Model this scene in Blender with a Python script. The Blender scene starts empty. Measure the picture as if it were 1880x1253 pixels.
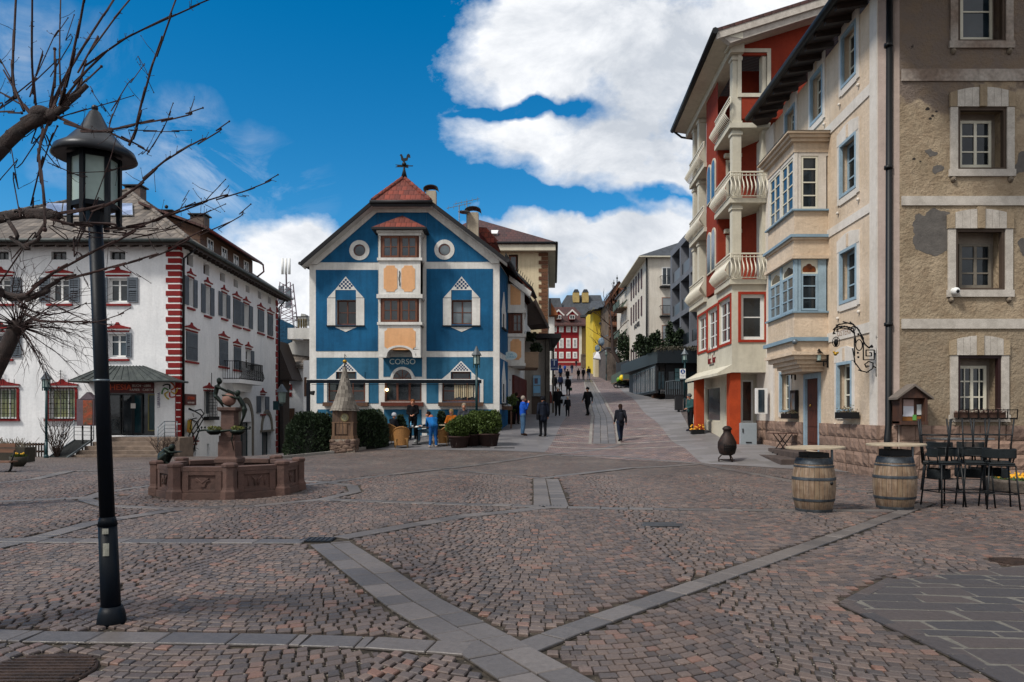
import bpy, math, random
import numpy as np
from mathutils import Vector, Matrix
random.seed(7)
FL=1350.0; HZ=756.0; CX=940.0; CH=1.65
PI=math.pi
V=Vector
sc=bpy.context.scene
col=sc.collection
def W(px,py,Y): return V(((px-CX)/FL*Y, Y, CH+(HZ-py)/FL*Y))
# ------------------------------------------------------------------ mesh builder
WL={}
class MB:
 def __init__(s): s.v=[];s.f=[];s.fm=[];s.fs=[];s.mi=0;s.sm=False
 def face(s,pts,flip=False):
  b=len(s.v); s.v+= [tuple(p) for p in pts]
  ix=list(range(b,b+len(pts)))
  if flip: ix.reverse()
  s.f.append(ix); s.fm.append(s.mi); s.fs.append(s.sm)
 def hexa(s,p):   # p: bottom 4 ccw, top 4 ccw
  b=len(s.v); s.v+=[tuple(q) for q in p]
  for q in ((3,2,1,0),(4,5,6,7),(0,1,5,4),(1,2,6,5),(2,3,7,6),(3,0,4,7)):
   s.f.append([b+i for i in q]); s.fm.append(s.mi); s.fs.append(s.sm)
 def box(s,x0,x1,y0,y1,z0,z1):
  s.hexa([(x0,y0,z0),(x1,y0,z0),(x1,y1,z0),(x0,y1,z0),(x0,y0,z1),(x1,y0,z1),(x1,y1,z1),(x0,y1,z1)])
 def obox(s,c,ax,ay,az):
  c=V(c);ax=V(ax);ay=V(ay);az=V(az)
  s.hexa([c-ax-ay-az,c+ax-ay-az,c+ax+ay-az,c-ax+ay-az,c-ax-ay+az,c+ax-ay+az,c+ax+ay+az,c-ax+ay+az])
 def bar(s,a,b,w,h=None,up=(0,0,1)):
  a=V(a);b=V(b);h=h or w
  d=(b-a); L=d.length
  if L<1e-6:return
  d/=L; up=V(up)
  if abs(d.dot(up))>.98: up=V((0,1,0))
  x=d.cross(up).normalized(); z=x.cross(d)
  s.obox((a+b)/2,x*w/2,d*L/2,z*h/2)
 def prism(s,poly,vec):
  vec=V(vec); n=len(poly); b=len(s.v)
  P=[V(p) for p in poly]
  s.v+=[tuple(p) for p in P]+[tuple(p+vec) for p in P]
  for q in (list(range(n-1,-1,-1)),list(range(n,2*n))):
   s.f.append([b+i for i in q]); s.fm.append(s.mi); s.fs.append(False)
  for i in range(n):
   j=(i+1)%n
   s.f.append([b+i,b+j,b+n+j,b+n+i]); s.fm.append(s.mi); s.fs.append(s.sm)
 def fbox(s,F,u0,u1,z0,z1,d0,d1):
  s.hexa([F.at(u0,z0,d1),F.at(u1,z0,d1),F.at(u1,z0,d0),F.at(u0,z0,d0),F.at(u0,z1,d1),F.at(u1,z1,d1),F.at(u1,z1,d0),F.at(u0,z1,d0)])
 def fpoly(s,F,pts,d0,d1):
  s.prism([F.at(u,z,d0) for u,z in pts], F.n*(d1-d0))
 def tube(s,pts,r,n=8,caps=True,smooth=True):
  pts=[V(p) for p in pts]; m=len(pts)
  if not hasattr(r,'__len__'): r=[r]*m
  b=len(s.v); prev=None
  for i,p in enumerate(pts):
   d=(pts[min(i+1,m-1)]-pts[max(i-1,0)])
   d=d.normalized() if d.length>1e-9 else V((0,0,1))
   if prev is None:
    a=V((0,0,1)) if abs(d.z)<.9 else V((1,0,0))
    x=d.cross(a).normalized()
   else:
    x=(prev-d*prev.dot(d))
    x=x.normalized() if x.length>1e-6 else d.orthogonal().normalized()
   prev=x; y=d.cross(x)
   for k in range(n):
    t=2*PI*k/n
    s.v.append(tuple(p+x*(math.cos(t)*r[i])+y*(math.sin(t)*r[i])))
  for i in range(m-1):
   for k in range(n):
    k2=(k+1)%n
    s.f.append([b+i*n+k,b+i*n+k2,b+(i+1)*n+k2,b+(i+1)*n+k]); s.fm.append(s.mi); s.fs.append(smooth)
  if caps:
   s.f.append([b+k for k in range(n-1,-1,-1)]); s.fm.append(s.mi); s.fs.append(False)
   s.f.append([b+(m-1)*n+k for k in range(n)]); s.fm.append(s.mi); s.fs.append(False)
 def lathe(s,c,prof,n=24,smooth=True,rot=0,caps=True):
  c=V(c); b=len(s.v); m=len(prof)
  for r,z in prof:
   for k in range(n):
    t=2*PI*k/n+rot
    s.v.append((c.x+r*math.cos(t),c.y+r*math.sin(t),c.z+z))
  for i in range(m-1):
   for k in range(n):
    k2=(k+1)%n
    s.f.append([b+i*n+k,b+i*n+k2,b+(i+1)*n+k2,b+(i+1)*n+k]); s.fm.append(s.mi); s.fs.append(smooth)
  if caps:
   if prof[0][0]>1e-4:
    s.f.append([b+k for k in range(n-1,-1,-1)]); s.fm.append(s.mi); s.fs.append(False)
   if prof[-1][0]>1e-4:
    s.f.append([b+(m-1)*n+k for k in range(n)]); s.fm.append(s.mi); s.fs.append(False)
 def ball(s,c,r,n=10,sc3=(1,1,1)):
  c=V(c); b=len(s.v); m=max(4,n//2+1)
  for i in range(m+1):
   a=PI*i/m
   for k in range(n):
    t=2*PI*k/n
    s.v.append((c.x+r*sc3[0]*math.sin(a)*math.cos(t),c.y+r*sc3[1]*math.sin(a)*math.sin(t),c.z-r*sc3[2]*math.cos(a)))
  for i in range(m):
   for k in range(n):
    k2=(k+1)%n
    s.f.append([b+i*n+k,b+i*n+k2,b+(i+1)*n+k2,b+(i+1)*n+k]); s.fm.append(s.mi); s.fs.append(True)
 def caps(s,a,ra,b_,rb,n=10):
  a=V(a);b_=V(b_)
  s.ball(a,ra,n); s.ball(b_,rb,n)
  s.tube([a,b_],[ra,rb],n)
 def build(s,name,mats,parent=None,loc=None,bevel=0,rot=None):
  me=bpy.data.meshes.new(name)
  o0=V((0,0,0))
  if parent is not None: o0=WL.get(parent.name,V((0,0,0)))
  elif loc is not None: o0=V(loc)
  vv=[(a[0]-o0.x,a[1]-o0.y,a[2]-o0.z) for a in s.v]
  me.from_pydata(vv,[],s.f)
  if not isinstance(mats,(list,tuple)): mats=[mats]
  for m in mats: me.materials.append(m)
  me.polygons.foreach_set('material_index',s.fm)
  me.polygons.foreach_set('use_smooth',s.fs)
  me.validate(); me.update()
  o=bpy.data.objects.new(name,me); col.objects.link(o)
  if parent is not None: o.parent=parent; WL[o.name]=o0
  else:
   o.location=o0; WL[o.name]=o0
  if bevel:
   b=o.modifiers.new('bevel','BEVEL'); b.width=bevel; b.segments=2; b.limit_method='ANGLE'; b.angle_limit=math.radians(40)
  return o
def bsplit(b,name,mats,parent):
 par=list(range(len(b.v)))
 def f(x):
  while par[x]!=x: par[x]=par[par[x]]; x=par[x]
  return x
 for q in b.f:
  for v in q[1:]: par[f(v)]=f(q[0])
 gr={}
 for i,q in enumerate(b.f): gr.setdefault(f(q[0]),[]).append(i)
 for k,ids in gr.items():
  n=MB(); mp={}
  for i in ids:
   q=[]
   for v in b.f[i]:
    if v not in mp: mp[v]=len(n.v); n.v.append(b.v[v])
    q.append(mp[v])
   n.f.append(q); n.fm.append(b.fm[i]); n.fs.append(b.fs[i])
  o=n.build(name,mats,parent)
 return o
def tag(o,label=None,cat=None,group=None,kind=None):
 if label:
  o['label']=label
 if cat: o['category']=cat
 if group: o['group']=group
 if kind: o['kind']=kind
 return o
def thing(name,label,cat,loc,group=None):
 o=bpy.data.objects.new(name,None); col.objects.link(o); o.location=loc; o.empty_display_size=.2
 WL[o.name]=V(loc)
 return tag(o,label,cat,group)
def kids(o): return [c for c in bpy.data.objects if c.parent==o]
def tree_of(o,cm):
 return [(c,tree_of(c,cm)) for c in cm.get(o.name,[])]
def childmap():
 cm={}
 for c in bpy.data.objects:
  if c.parent: cm.setdefault(c.parent.name,[]).append(c)
 return cm
def dup(root,loc,rz=0,label=None,scale=1,cm=None):
 t=(root,tree_of(root,cm or childmap()))
 def rec(n,par):
  c=n[0].copy(); col.objects.link(c)
  if par: c.parent=par
  for k in n[1]: rec(k,c)
  return c
 r=rec(t,None); r.location=loc; r.rotation_euler=(0,0,rz); r.scale=(scale,)*3
 WL[r.name]=V(loc)
 if label: r['label']=label
 return r
# ------------------------------------------------------------------ facade frame
class Fc:
 def __init__(s,x,y,dx,dy):
  s.o=V((x,y,0)); s.u=V((dx,dy,0)).normalized()
  n=V((s.u.y,-s.u.x,0))
  if n.dot(V((0,0,0))-s.o)<0: n=-n
  s.n=n
 def at(s,u,z,d=0): return s.o+s.u*u+s.n*d+V((0,0,z))
 def px(s,px,py,d=0):
  r=V(((px-CX)/FL,1,(HZ-py)/FL))
  o=s.o+s.n*d
  t=(V((o.x,o.y,0)).dot(s.n))/(V((r.x,r.y,0)).dot(s.n))
  p=r*t; u=(V((p.x,p.y,0))-V((o.x,o.y,0))).dot(s.u)
  return u, p.z+CH
 def r(s,x0,x1,y0,y1,xr=None,d=0):     # pixel rect, y measured at xr -> u0,u1,z0,z1
  if xr is None: xr=(x0+x1)/2
  ua=s.px(x0,HZ,d)[0]; ub=s.px(x1,HZ,d)[0]
  za=s.px(xr,y1,d)[1]; zb=s.px(xr,y0,d)[1]
  return min(ua,ub),max(ua,ub),za,zb
 def pl(s,pts,d=0): return [s.px(a,b,d) for a,b in pts]
 def off(s,d):
  f=Fc(s.o.x+s.n.x*d,s.o.y+s.n.y*d,s.u.x,s.u.y); f.n=s.n; return f
def wallh(mb,F,u0,u1,z0,z1,holes=(),rev=.25,d=0):
 us=sorted({u0,u1}|{h[0] for h in holes}|{h[1] for h in holes}); zs=sorted({z0,z1}|{h[2] for h in holes}|{h[3] for h in holes})
 us=[u for u in us if u0-1e-6<=u<=u1+1e-6]; zs=[z for z in zs if z0-1e-6<=z<=z1+1e-6]
 for i in range(len(us)-1):
  for j in range(len(zs)-1):
   a=(us[i]+us[i+1])/2; b=(zs[j]+zs[j+1])/2
   if any(h[0]<a<h[1] and h[2]<b<h[3] for h in holes): continue
   mb.face([F.at(us[i],zs[j],d),F.at(us[i+1],zs[j],d),F.at(us[i+1],zs[j+1],d),F.at(us[i],zs[j+1],d)])
 for h in holes:
  a,b,c,e=h[:4]
  for (p,q) in (((a,c),(a,e)),((a,e),(b,e)),((b,e),(b,c)),((b,c),(a,c))):
   mb.face([F.at(p[0],p[1],d),F.at(q[0],q[1],d),F.at(q[0],q[1],d-rev),F.at(p[0],p[1],d-rev)])
def win(parent,F,u0,u1,z0,z1,rec=.15,fw=.06,cols=2,rows=2,fm=None,gm=None,mw=.03,mid=None,d=0,name='window',trans=None):
 """one window: frame mesh + pane sub-part"""
 m=MB(); a=d-rec
 m.fbox(F,u0,u0+fw,z0,z1,a-.05,a); m.fbox(F,u1-fw,u1,z0,z1,a-.05,a)
 m.fbox(F,u0+fw,u1-fw,z0,z0+fw,a-.05,a); m.fbox(F,u0+fw,u1-fw,z1-fw,z1,a-.05,a)
 wd=(u1-u0)
 for i in range(1,cols):
  w=mw*(2 if (i*2==cols) else 1)
  c=u0+wd*i/cols
  m.fbox(F,c-w/2,c+w/2,z0+fw,z1-fw,a-.045,a+.004)
 for j in range(1,rows):
  c=z0+(z1-z0)*j/rows
  if mid and rows==2: c=z0+(z1-z0)*mid
  m.fbox(F,u0+fw,u1-fw,c-mw/2,c+mw/2,a-.042,a-.003)
 w=m.build(name,fm,parent)
 g=MB(); g.fbox(F,u0+fw*.5,u1-fw*.5,z0+fw*.5,z1-fw*.5,a-.04,a-.025)
 g.build('pane',gm,w)
 return w
# ------------------------------------------------------------------ materials
MC={}
def srgb(h):
 if isinstance(h,str):
  h=[int(h[i:i+2],16)/255 for i in (0,2,4)]
 return tuple(((c+.055)/1.055)**2.4 if c>.04045 else c/12.92 for c in h)
def newmat(name):
 m=bpy.data.materials.new(name); m.use_nodes=True
 nt=m.node_tree; b=nt.nodes['Principled BSDF']
 return m,nt,b
def N(nt,t,**k):
 n=nt.nodes.new(t)
 for a,b in k.items(): setattr(n,a,b)
 return n
def mth(nt,op,a,b=None,c=None,clamp=False):
 n=nt.nodes.new('ShaderNodeMath'); n.operation=op; n.use_clamp=clamp
 for i,x in enumerate((a,b,c)):
  if x is None: continue
  if isinstance(x,(int,float)): n.inputs[i].default_value=x
  else: nt.links.new(x,n.inputs[i])
 return n.outputs[0]
def mixc(nt,f,a,b,mode='MIX'):
 n=nt.nodes.new('ShaderNodeMix'); n.data_type='RGBA'; n.blend_type=mode; n.clamp_factor=True
 for i,x in ((0,f),(6,a),(7,b)):
  if isinstance(x,(int,float)): n.inputs[i].default_value=x
  elif isinstance(x,tuple): n.inputs[i].default_value=(x[0],x[1],x[2],1)
  else: nt.links.new(x,n.inputs[i])
 return n.outputs[2]
def noise(nt,vec,scale,detail=4,rough=.55,dist=0):
 n=nt.nodes.new('ShaderNodeTexNoise'); n.inputs['Scale'].default_value=scale; n.inputs['Detail'].default_value=detail
 n.inputs['Roughness'].default_value=rough; n.inputs['Distortion'].default_value=dist
 if vec is not None: nt.links.new(vec,n.inputs['Vector'])
 return n.outputs[0]
def ramp(nt,f,lo,hi,a=0,b=1):
 n=nt.nodes.new('ShaderNodeMapRange'); nt.links.new(f,n.inputs[0])
 for i,x in ((1,lo),(2,hi),(3,a),(4,b)): n.inputs[i].default_value=x
 return n.outputs[0]
def bump(nt,b,h,strength,dist=.01):
 n=nt.nodes.new('ShaderNodeBump'); n.inputs['Strength'].default_value=strength; n.inputs['Distance'].default_value=dist
 nt.links.new(h,n.inputs['Height']); nt.links.new(n.outputs[0],b.inputs['Normal'])
def ocoord(nt): return N(nt,'ShaderNodeTexCoord').outputs['Object']
def gcoord(nt): return N(nt,'ShaderNodeNewGeometry').outputs['Position']
def M(name,c,rough=.8,var=.12,ns=1.5,bs=40,bp=.3,bd=.01,metal=0,c2=None,spec=.3):
 if name in MC: return MC[name]
 m,nt,b=newmat(name); oc=ocoord(nt)
 c=srgb(c); c2=srgb(c2) if c2 else tuple(x*(1-var*2.2) for x in c)
 f=ramp(nt,noise(nt,oc,ns,6,.6),.35,.68)
 cc=mixc(nt,f,c,c2)
 f2=ramp(nt,noise(nt,oc,ns*9,3),.3,.7,1-var,1+var*.5)
 v=N(nt,'ShaderNodeHueSaturation'); nt.links.new(cc,v.inputs['Color']); nt.links.new(f2,v.inputs['Value'])
 nt.links.new(v.outputs[0],b.inputs['Base Color'])
 b.inputs['Roughness'].default_value=rough; b.inputs['Metallic'].default_value=metal
 b.inputs['Specular IOR Level'].default_value=spec
 if bp: bump(nt,b,noise(nt,oc,bs,4,.6),bp,bd)
 MC[name]=m; return m
def Mplaster(name,c,c2=None,rough=.92,bp=.5,streak=.1,bs=26):
 """lime plaster: large soft blotches, vertical run-off marks, trowel relief"""
 if name in MC: return MC[name]
 m,nt,b=newmat(name); oc=ocoord(nt)
 c=srgb(c); c2=srgb(c2) if c2 else tuple(x*.8 for x in c)
 f=ramp(nt,noise(nt,oc,.55,8,.68,.4),.36,.64)
 cc=mixc(nt,f,c,c2)
 mp=N(nt,'ShaderNodeMapping'); mp.inputs['Scale'].default_value=(3.2,3.2,.28); nt.links.new(oc,mp.inputs[0])
 st=ramp(nt,noise(nt,mp.outputs[0],1.3,6,.7),.46,.74,1,1-streak*2.4)
 fine=ramp(nt,noise(nt,oc,9,4),.3,.7,.94,1.05)
 v=N(nt,'ShaderNodeHueSaturation'); nt.links.new(cc,v.inputs['Color']); nt.links.new(mth(nt,'MULTIPLY',st,fine),v.inputs['Value'])
 nt.links.new(v.outputs[0],b.inputs['Base Color']); b.inputs['Roughness'].default_value=rough; b.inputs['Specular IOR Level'].default_value=.25
 h=mth(nt,'ADD',mth(nt,'MULTIPLY',noise(nt,oc,bs,5,.6),.6),noise(nt,oc,4,4,.6))
 bump(nt,b,h,bp,.03)
 MC[name]=m; return m
def Mglass(name,c='1b2226',rough=.06,rv=.12):
 if name in MC: return MC[name]
 m,nt,b=newmat(name); oc=ocoord(nt)
 f=noise(nt,oc,.9,3); f2=ramp(nt,f,.4,.62)
 a=srgb(c); nt.links.new(mixc(nt,f2,a,tuple(x*2.2+.01 for x in a)),b.inputs['Base Color'])
 b.inputs['Roughness'].default_value=rough; b.inputs['Specular IOR Level'].default_value=.5
 bump(nt,b,noise(nt,oc,2.2,2),.06,.05)
 MC[name]=m; return m
def Mtiles(name,c,c2,sx=.2,sy=.3,bp=.9,wav=False):
 """roof tiles: rows follow the height and the horizontal axis"""
 if name in MC: return MC[name]
 m,nt,b=newmat(name); oc=ocoord(nt)
 sp=N(nt,'ShaderNodeSeparateXYZ'); nt.links.new(oc,sp.inputs[0])
 g=N(nt,'ShaderNodeNewGeometry'); sn=N(nt,'ShaderNodeSeparateXYZ'); nt.links.new(g.outputs['True Normal'],sn.inputs[0])
 isx=mth(nt,'GREATER_THAN',mth(nt,'ABSOLUTE',sn.outputs[0]),mth(nt,'ABSOLUTE',sn.outputs[1]))
 h=mth(nt,'ADD',mth(nt,'MULTIPLY',isx,sp.outputs[1]),mth(nt,'MULTIPLY',mth(nt,'SUBTRACT',1,isx),sp.outputs[0]))
 vz=mth(nt,'DIVIDE',sp.outputs[2],sy); row=mth(nt,'FLOOR',vz)
 uu=mth(nt,'ADD',mth(nt,'DIVIDE',h,sx),mth(nt,'MULTIPLY',mth(nt,'MODULO',mth(nt,'ABSOLUTE',row),2),0 if wav else .5))
 cb=N(nt,'ShaderNodeCombineXYZ'); nt.links.new(mth(nt,'FLOOR',uu),cb.inputs[0]); nt.links.new(row,cb.inputs[1])
 wn=N(nt,'ShaderNodeTexWhiteNoise'); wn.noise_dimensions='2D'; nt.links.new(cb.outputs[0],wn.inputs['Vector'])
 a=srgb(c); d=srgb(c2)
 f=mth(nt,'ADD',mth(nt,'MULTIPLY',wn.outputs[0],.7),mth(nt,'MULTIPLY',noise(nt,oc,1.2,5),.4))
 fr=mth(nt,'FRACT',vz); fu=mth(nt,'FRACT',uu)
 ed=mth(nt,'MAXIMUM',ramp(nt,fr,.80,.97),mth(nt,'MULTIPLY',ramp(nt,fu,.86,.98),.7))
 nt.links.new(mixc(nt,mth(nt,'MULTIPLY',ed,.6),mixc(nt,f,a,d),tuple(q*.25 for q in d)),b.inputs['Base Color'])  # row and side edges darkened: tile overlap shade mixed into the colour
 hu=mth(nt,'SUBTRACT',1,mth(nt,'POWER',mth(nt,'ABSOLUTE',mth(nt,'SUBTRACT',mth(nt,'MULTIPLY',fu,2),1)),4 if not wav else 1.5))
 hh=mth(nt,'ADD',mth(nt,'MULTIPLY',mth(nt,'SUBTRACT',1,fr),.7),mth(nt,'MULTIPLY',hu,.5))
 bump(nt,b,hh,bp,.05); b.inputs['Roughness'].default_value=.85
 MC[name]=m; return m
def Mwood(name,c,c2,sc=3,axis=2,rough=.7,bp=.4):
 if name in MC: return MC[name]
 m,nt,b=newmat(name); oc=ocoord(nt)
 mp=N(nt,'ShaderNodeMapping'); s=[sc*6]*3; s[axis]=sc*.5; mp.inputs['Scale'].default_value=s; nt.links.new(oc,mp.inputs[0])
 f=noise(nt,mp.outputs[0],1.5,5,.6,.5)
 nt.links.new(mixc(nt,ramp(nt,f,.35,.65),srgb(c),srgb(c2)),b.inputs['Base Color'])
 b.inputs['Roughness'].default_value=rough; bump(nt,b,f,bp,.01)
 MC[name]=m; return m
def Mstone(name,c,c2,scale=1,bp=.8,rough=.85,cell=0):
 if name in MC: return MC[name]
 m,nt,b=newmat(name); oc=ocoord(nt)
 f=ramp(nt,noise(nt,oc,2.4*scale,8,.65),.33,.68); cc=mixc(nt,f,srgb(c),srgb(c2))
 f2=ramp(nt,noise(nt,oc,45*scale,3),.25,.75,.82,1.15)
 v=N(nt,'ShaderNodeHueSaturation'); nt.links.new(cc,v.inputs['Color']); nt.links.new(f2,v.inputs['Value'])
 nt.links.new(v.outputs[0],b.inputs['Base Color']); b.inputs['Roughness'].default_value=rough
 bump(nt,b,mth(nt,'ADD',noise(nt,oc,9*scale,6,.7),mth(nt,'MULTIPLY',noise(nt,oc,60*scale,3),.4)),bp,.02)
 MC[name]=m; return m
def Mleaf(name,c,c2):
 if name in MC: return MC[name]
 m,nt,b=newmat(name)
 g=N(nt,'ShaderNodeNewGeometry')
 f=mth(nt,'ADD',mth(nt,'MULTIPLY',g.outputs['Random Per Island'],.7),mth(nt,'MULTIPLY',noise(nt,ocoord(nt),1.6,3),.5))
 nt.links.new(mixc(nt,f,srgb(c),srgb(c2)),b.inputs['Base Color']); b.inputs['Roughness'].default_value=.6
 b.inputs['Specular IOR Level'].default_value=.3
 MC[name]=m; return m
def Mrand(name,c,c2,rough=.8,bp=.5,bs=20,wet=0):
 """stone pieces: every separate piece gets its own tone"""
 if name in MC: return MC[name]
 m,nt,b=newmat(name); g=N(nt,'ShaderNodeNewGeometry'); oc=ocoord(nt)
 f=mth(nt,'ADD',mth(nt,'MULTIPLY',g.outputs['Random Per Island'],.75),mth(nt,'MULTIPLY',noise(nt,oc,3,5),.35))
 cc=mixc(nt,f,srgb(c),srgb(c2))
 f2=ramp(nt,noise(nt,oc,30,3),.25,.75,.85,1.12)
 v=N(nt,'ShaderNodeHueSaturation'); nt.links.new(cc,v.inputs['Color']); nt.links.new(f2,v.inputs['Value'])
 nt.links.new(v.outputs[0],b.inputs['Base Color']); b.inputs['Roughness'].default_value=rough; b.inputs['Specular IOR Level'].default_value=.3
 bump(nt,b,noise(nt,oc,bs,5,.65),bp,.02)
 MC[name]=m; return m
def Memit(name,c,s):
 if name in MC: return MC[name]
 m,nt,b=newmat(name); b.inputs['Base Color'].default_value=(*srgb(c),1); b.inputs['Emission Color'].default_value=(*srgb(c),1); b.inputs['Emission Strength'].default_value=s
 MC[name]=m; return m
FONTS={}
def text(name,body,F,u,z,d,size,mat,parent,depth=.01,align='CENTER',squash=1,shear=0,vert=False):
 cu=bpy.data.curves.new(name,'FONT'); cu.body=body; cu.size=size; cu.extrude=depth/2; cu.align_x=align; cu.align_y='CENTER'; cu.shear=shear; cu.resolution_u=3
 o=bpy.data.objects.new(name+'_tmp',cu); col.objects.link(o)
 dg=bpy.context.evaluated_depsgraph_get(); me=bpy.data.meshes.new_from_object(o.evaluated_get(dg))
 bpy.data.objects.remove(o); bpy.data.curves.remove(cu)
 # u must run to the right as the camera sees it
 ur=F.u.copy()
 if ur.cross(V((0,0,1))).dot(F.n)<0: ur=-ur
 up=V((0,0,1))
 if vert: ur,up=V((0,0,1)),-ur
 P=F.at(u,z,d); o0=WL.get(parent.name,V((0,0,0)))
 for v in me.vertices:
  c=v.co; q=P+ur*(c.x*squash)+up*c.y+F.n*c.z-o0; v.co=q
 me.materials.clear(); me.materials.append(mat)
 t=bpy.data.objects.new(name,me); col.objects.link(t); t.parent=parent; WL[t.name]=o0
 return t
# ------------------------------------------------------------------ terrain
CP=[]
for X in (-26,-18,-10,-4,2,8,14,22):
 for Y in (-6,2,9,16): CP.append((X,Y,0))
CP+=[(-20,24,-.12),(-13,23,0),(-17,31,-.4),(-17,38,-.66),(-27,38,-.66),(-25,31,-.38),(-14,42,-.9),(-17,56,-1.7),(-12,56,-1.6),(-12,48,-1.2),(-10,40,-.5),(-9,29,-.11),(-6.5,29,.06),(-12,30,-.3),
 (-4.3,30,.17),(-5.3,34,.4),(-9,34,-.1),(-2,31,.32),(-.6,34,.75),(.5,33,.58),(1.4,33,.53),(4.5,32.5,.36),(8.1,33.6,.75),(8.2,27,.42),(9.5,28.5,.40),(9.1,18.5,0),(12,18.5,0),(4,25,.02),(0,26,.08),(-4,24,0),(-9,23,0),(8,22,.08),
 (5.5,45,1.38),(2.8,46,1.42),(10,45,1.55),(0,45,1.5),(-8,45,.4),(7.3,66,3),(3.5,66,3),(12.4,62,3.1),(10.5,54,2.4),(18,62,3.3),(10,104,6),(5,104,6),(18,104,6.2),(12,130,8.6),(5,130,8.6),(20,130,8.8),(14,150,11),(4,150,11),(26,150,11.5),
 (-60,0,0),(60,0,0),(-60,60,-2),(60,60,5),(-60,160,0),(60,160,11),(-60,-60,0),(60,-60,0),(0,-60,0),(0,260,14),(-120,260,6),(120,260,16),(20,34,1.2),(24,26,.5),(-40,38,-.8)]
A=np.array(CP,float)
def kern(r): return np.sqrt(r*r+6.0)
_d=np.sqrt(((A[:,None,:2]-A[None,:,:2])**2).sum(-1))
_n=len(A); _K=np.zeros((_n+3,_n+3)); _K[:_n,:_n]=kern(_d)+np.eye(_n)*(-.02); _K[:_n,_n]=1; _K[:_n,_n+1:]=A[:,:2]; _K[_n,:_n]=1; _K[_n+1:,:_n]=A[:,:2].T
_s=np.linalg.solve(_K,np.concatenate([A[:,2],[0,0,0]]))
def zraw(x,y):
 x=np.asarray(x,float);y=np.asarray(y,float)
 r=np.sqrt((x[...,None]-A[:,0])**2+(y[...,None]-A[:,1])**2)
 return kern(r)@_s[:_n]+_s[_n]+_s[_n+1]*x+_s[_n+2]*y
def axis(segs):
 out=[segs[0][0]]
 for a,b,st in segs:
  n=max(1,round((b-a)/st)); out+= [a+(b-a)*i/n for i in range(1,n+1)]
 return np.array(out)
GX=axis([(-900,-100,100),(-100,-40,10),(-40,-22,2),(-22,16,.5),(16,40,2),(40,100,10),(100,900,100)])
GY=axis([(-900,-60,120),(-60,-6,6),(-6,60,.5),(60,120,2),(120,260,10),(260,1400,190)])
_gx,_gy=np.meshgrid(GX,GY,indexing='ij')
_cx=np.clip(_gx,-110,110); _cy=np.clip(_gy,-60,255)
GZ=zraw(_cx,_cy)
_w=np.clip((_gy-17)/5,0,1); _w=np.where(np.abs(_gx)<40,_w,1); GZ=GZ*_w*_w*(3-2*_w) if False else np.where(_gy<17,0,np.where(_gy<23,GZ*((_gy-17)/6),GZ))
GZ=np.where((_gy<17),0,GZ)
def zg(x,y):
 i=int(np.clip(np.searchsorted(GX,x)-1,0,len(GX)-2)); j=int(np.clip(np.searchsorted(GY,y)-1,0,len(GY)-2))
 a=(x-GX[i])/(GX[i+1]-GX[i]); b=(y-GY[j])/(GY[j+1]-GY[j])
 return float(GZ[i,j]*(1-a)*(1-b)+GZ[i+1,j]*a*(1-b)+GZ[i,j+1]*(1-a)*b+GZ[i+1,j+1]*a*b)
def G(px,py):
 """point of the ground seen at a photo pixel"""
 last=None; Y=3.0
 while Y<400:
  x=(px-CX)/FL*Y; z=CH+(HZ-py)/FL*Y
  if z<zg(x,Y):
   lo,hi=last,Y
   for _ in range(30):
    m=(lo+hi)/2; x=(px-CX)/FL*m; z=CH+(HZ-py)/FL*m
    if z<zg(x,m): hi=m
    else: lo=m
   Y=(lo+hi)/2; x=(px-CX)/FL*Y
   return V((x,Y,zg(x,Y)))
  last=Y; Y*=1.01
 return V(((px-CX)/FL*120,120,8))
def gnd(x,y,dz=0): return V((x,y,zg(x,y)+dz))
SUNE=3.2; CLD=9.6; SKYSAT=1.4; SKYV=1.12; SKYS=.1; EXPO=0.25
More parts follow.
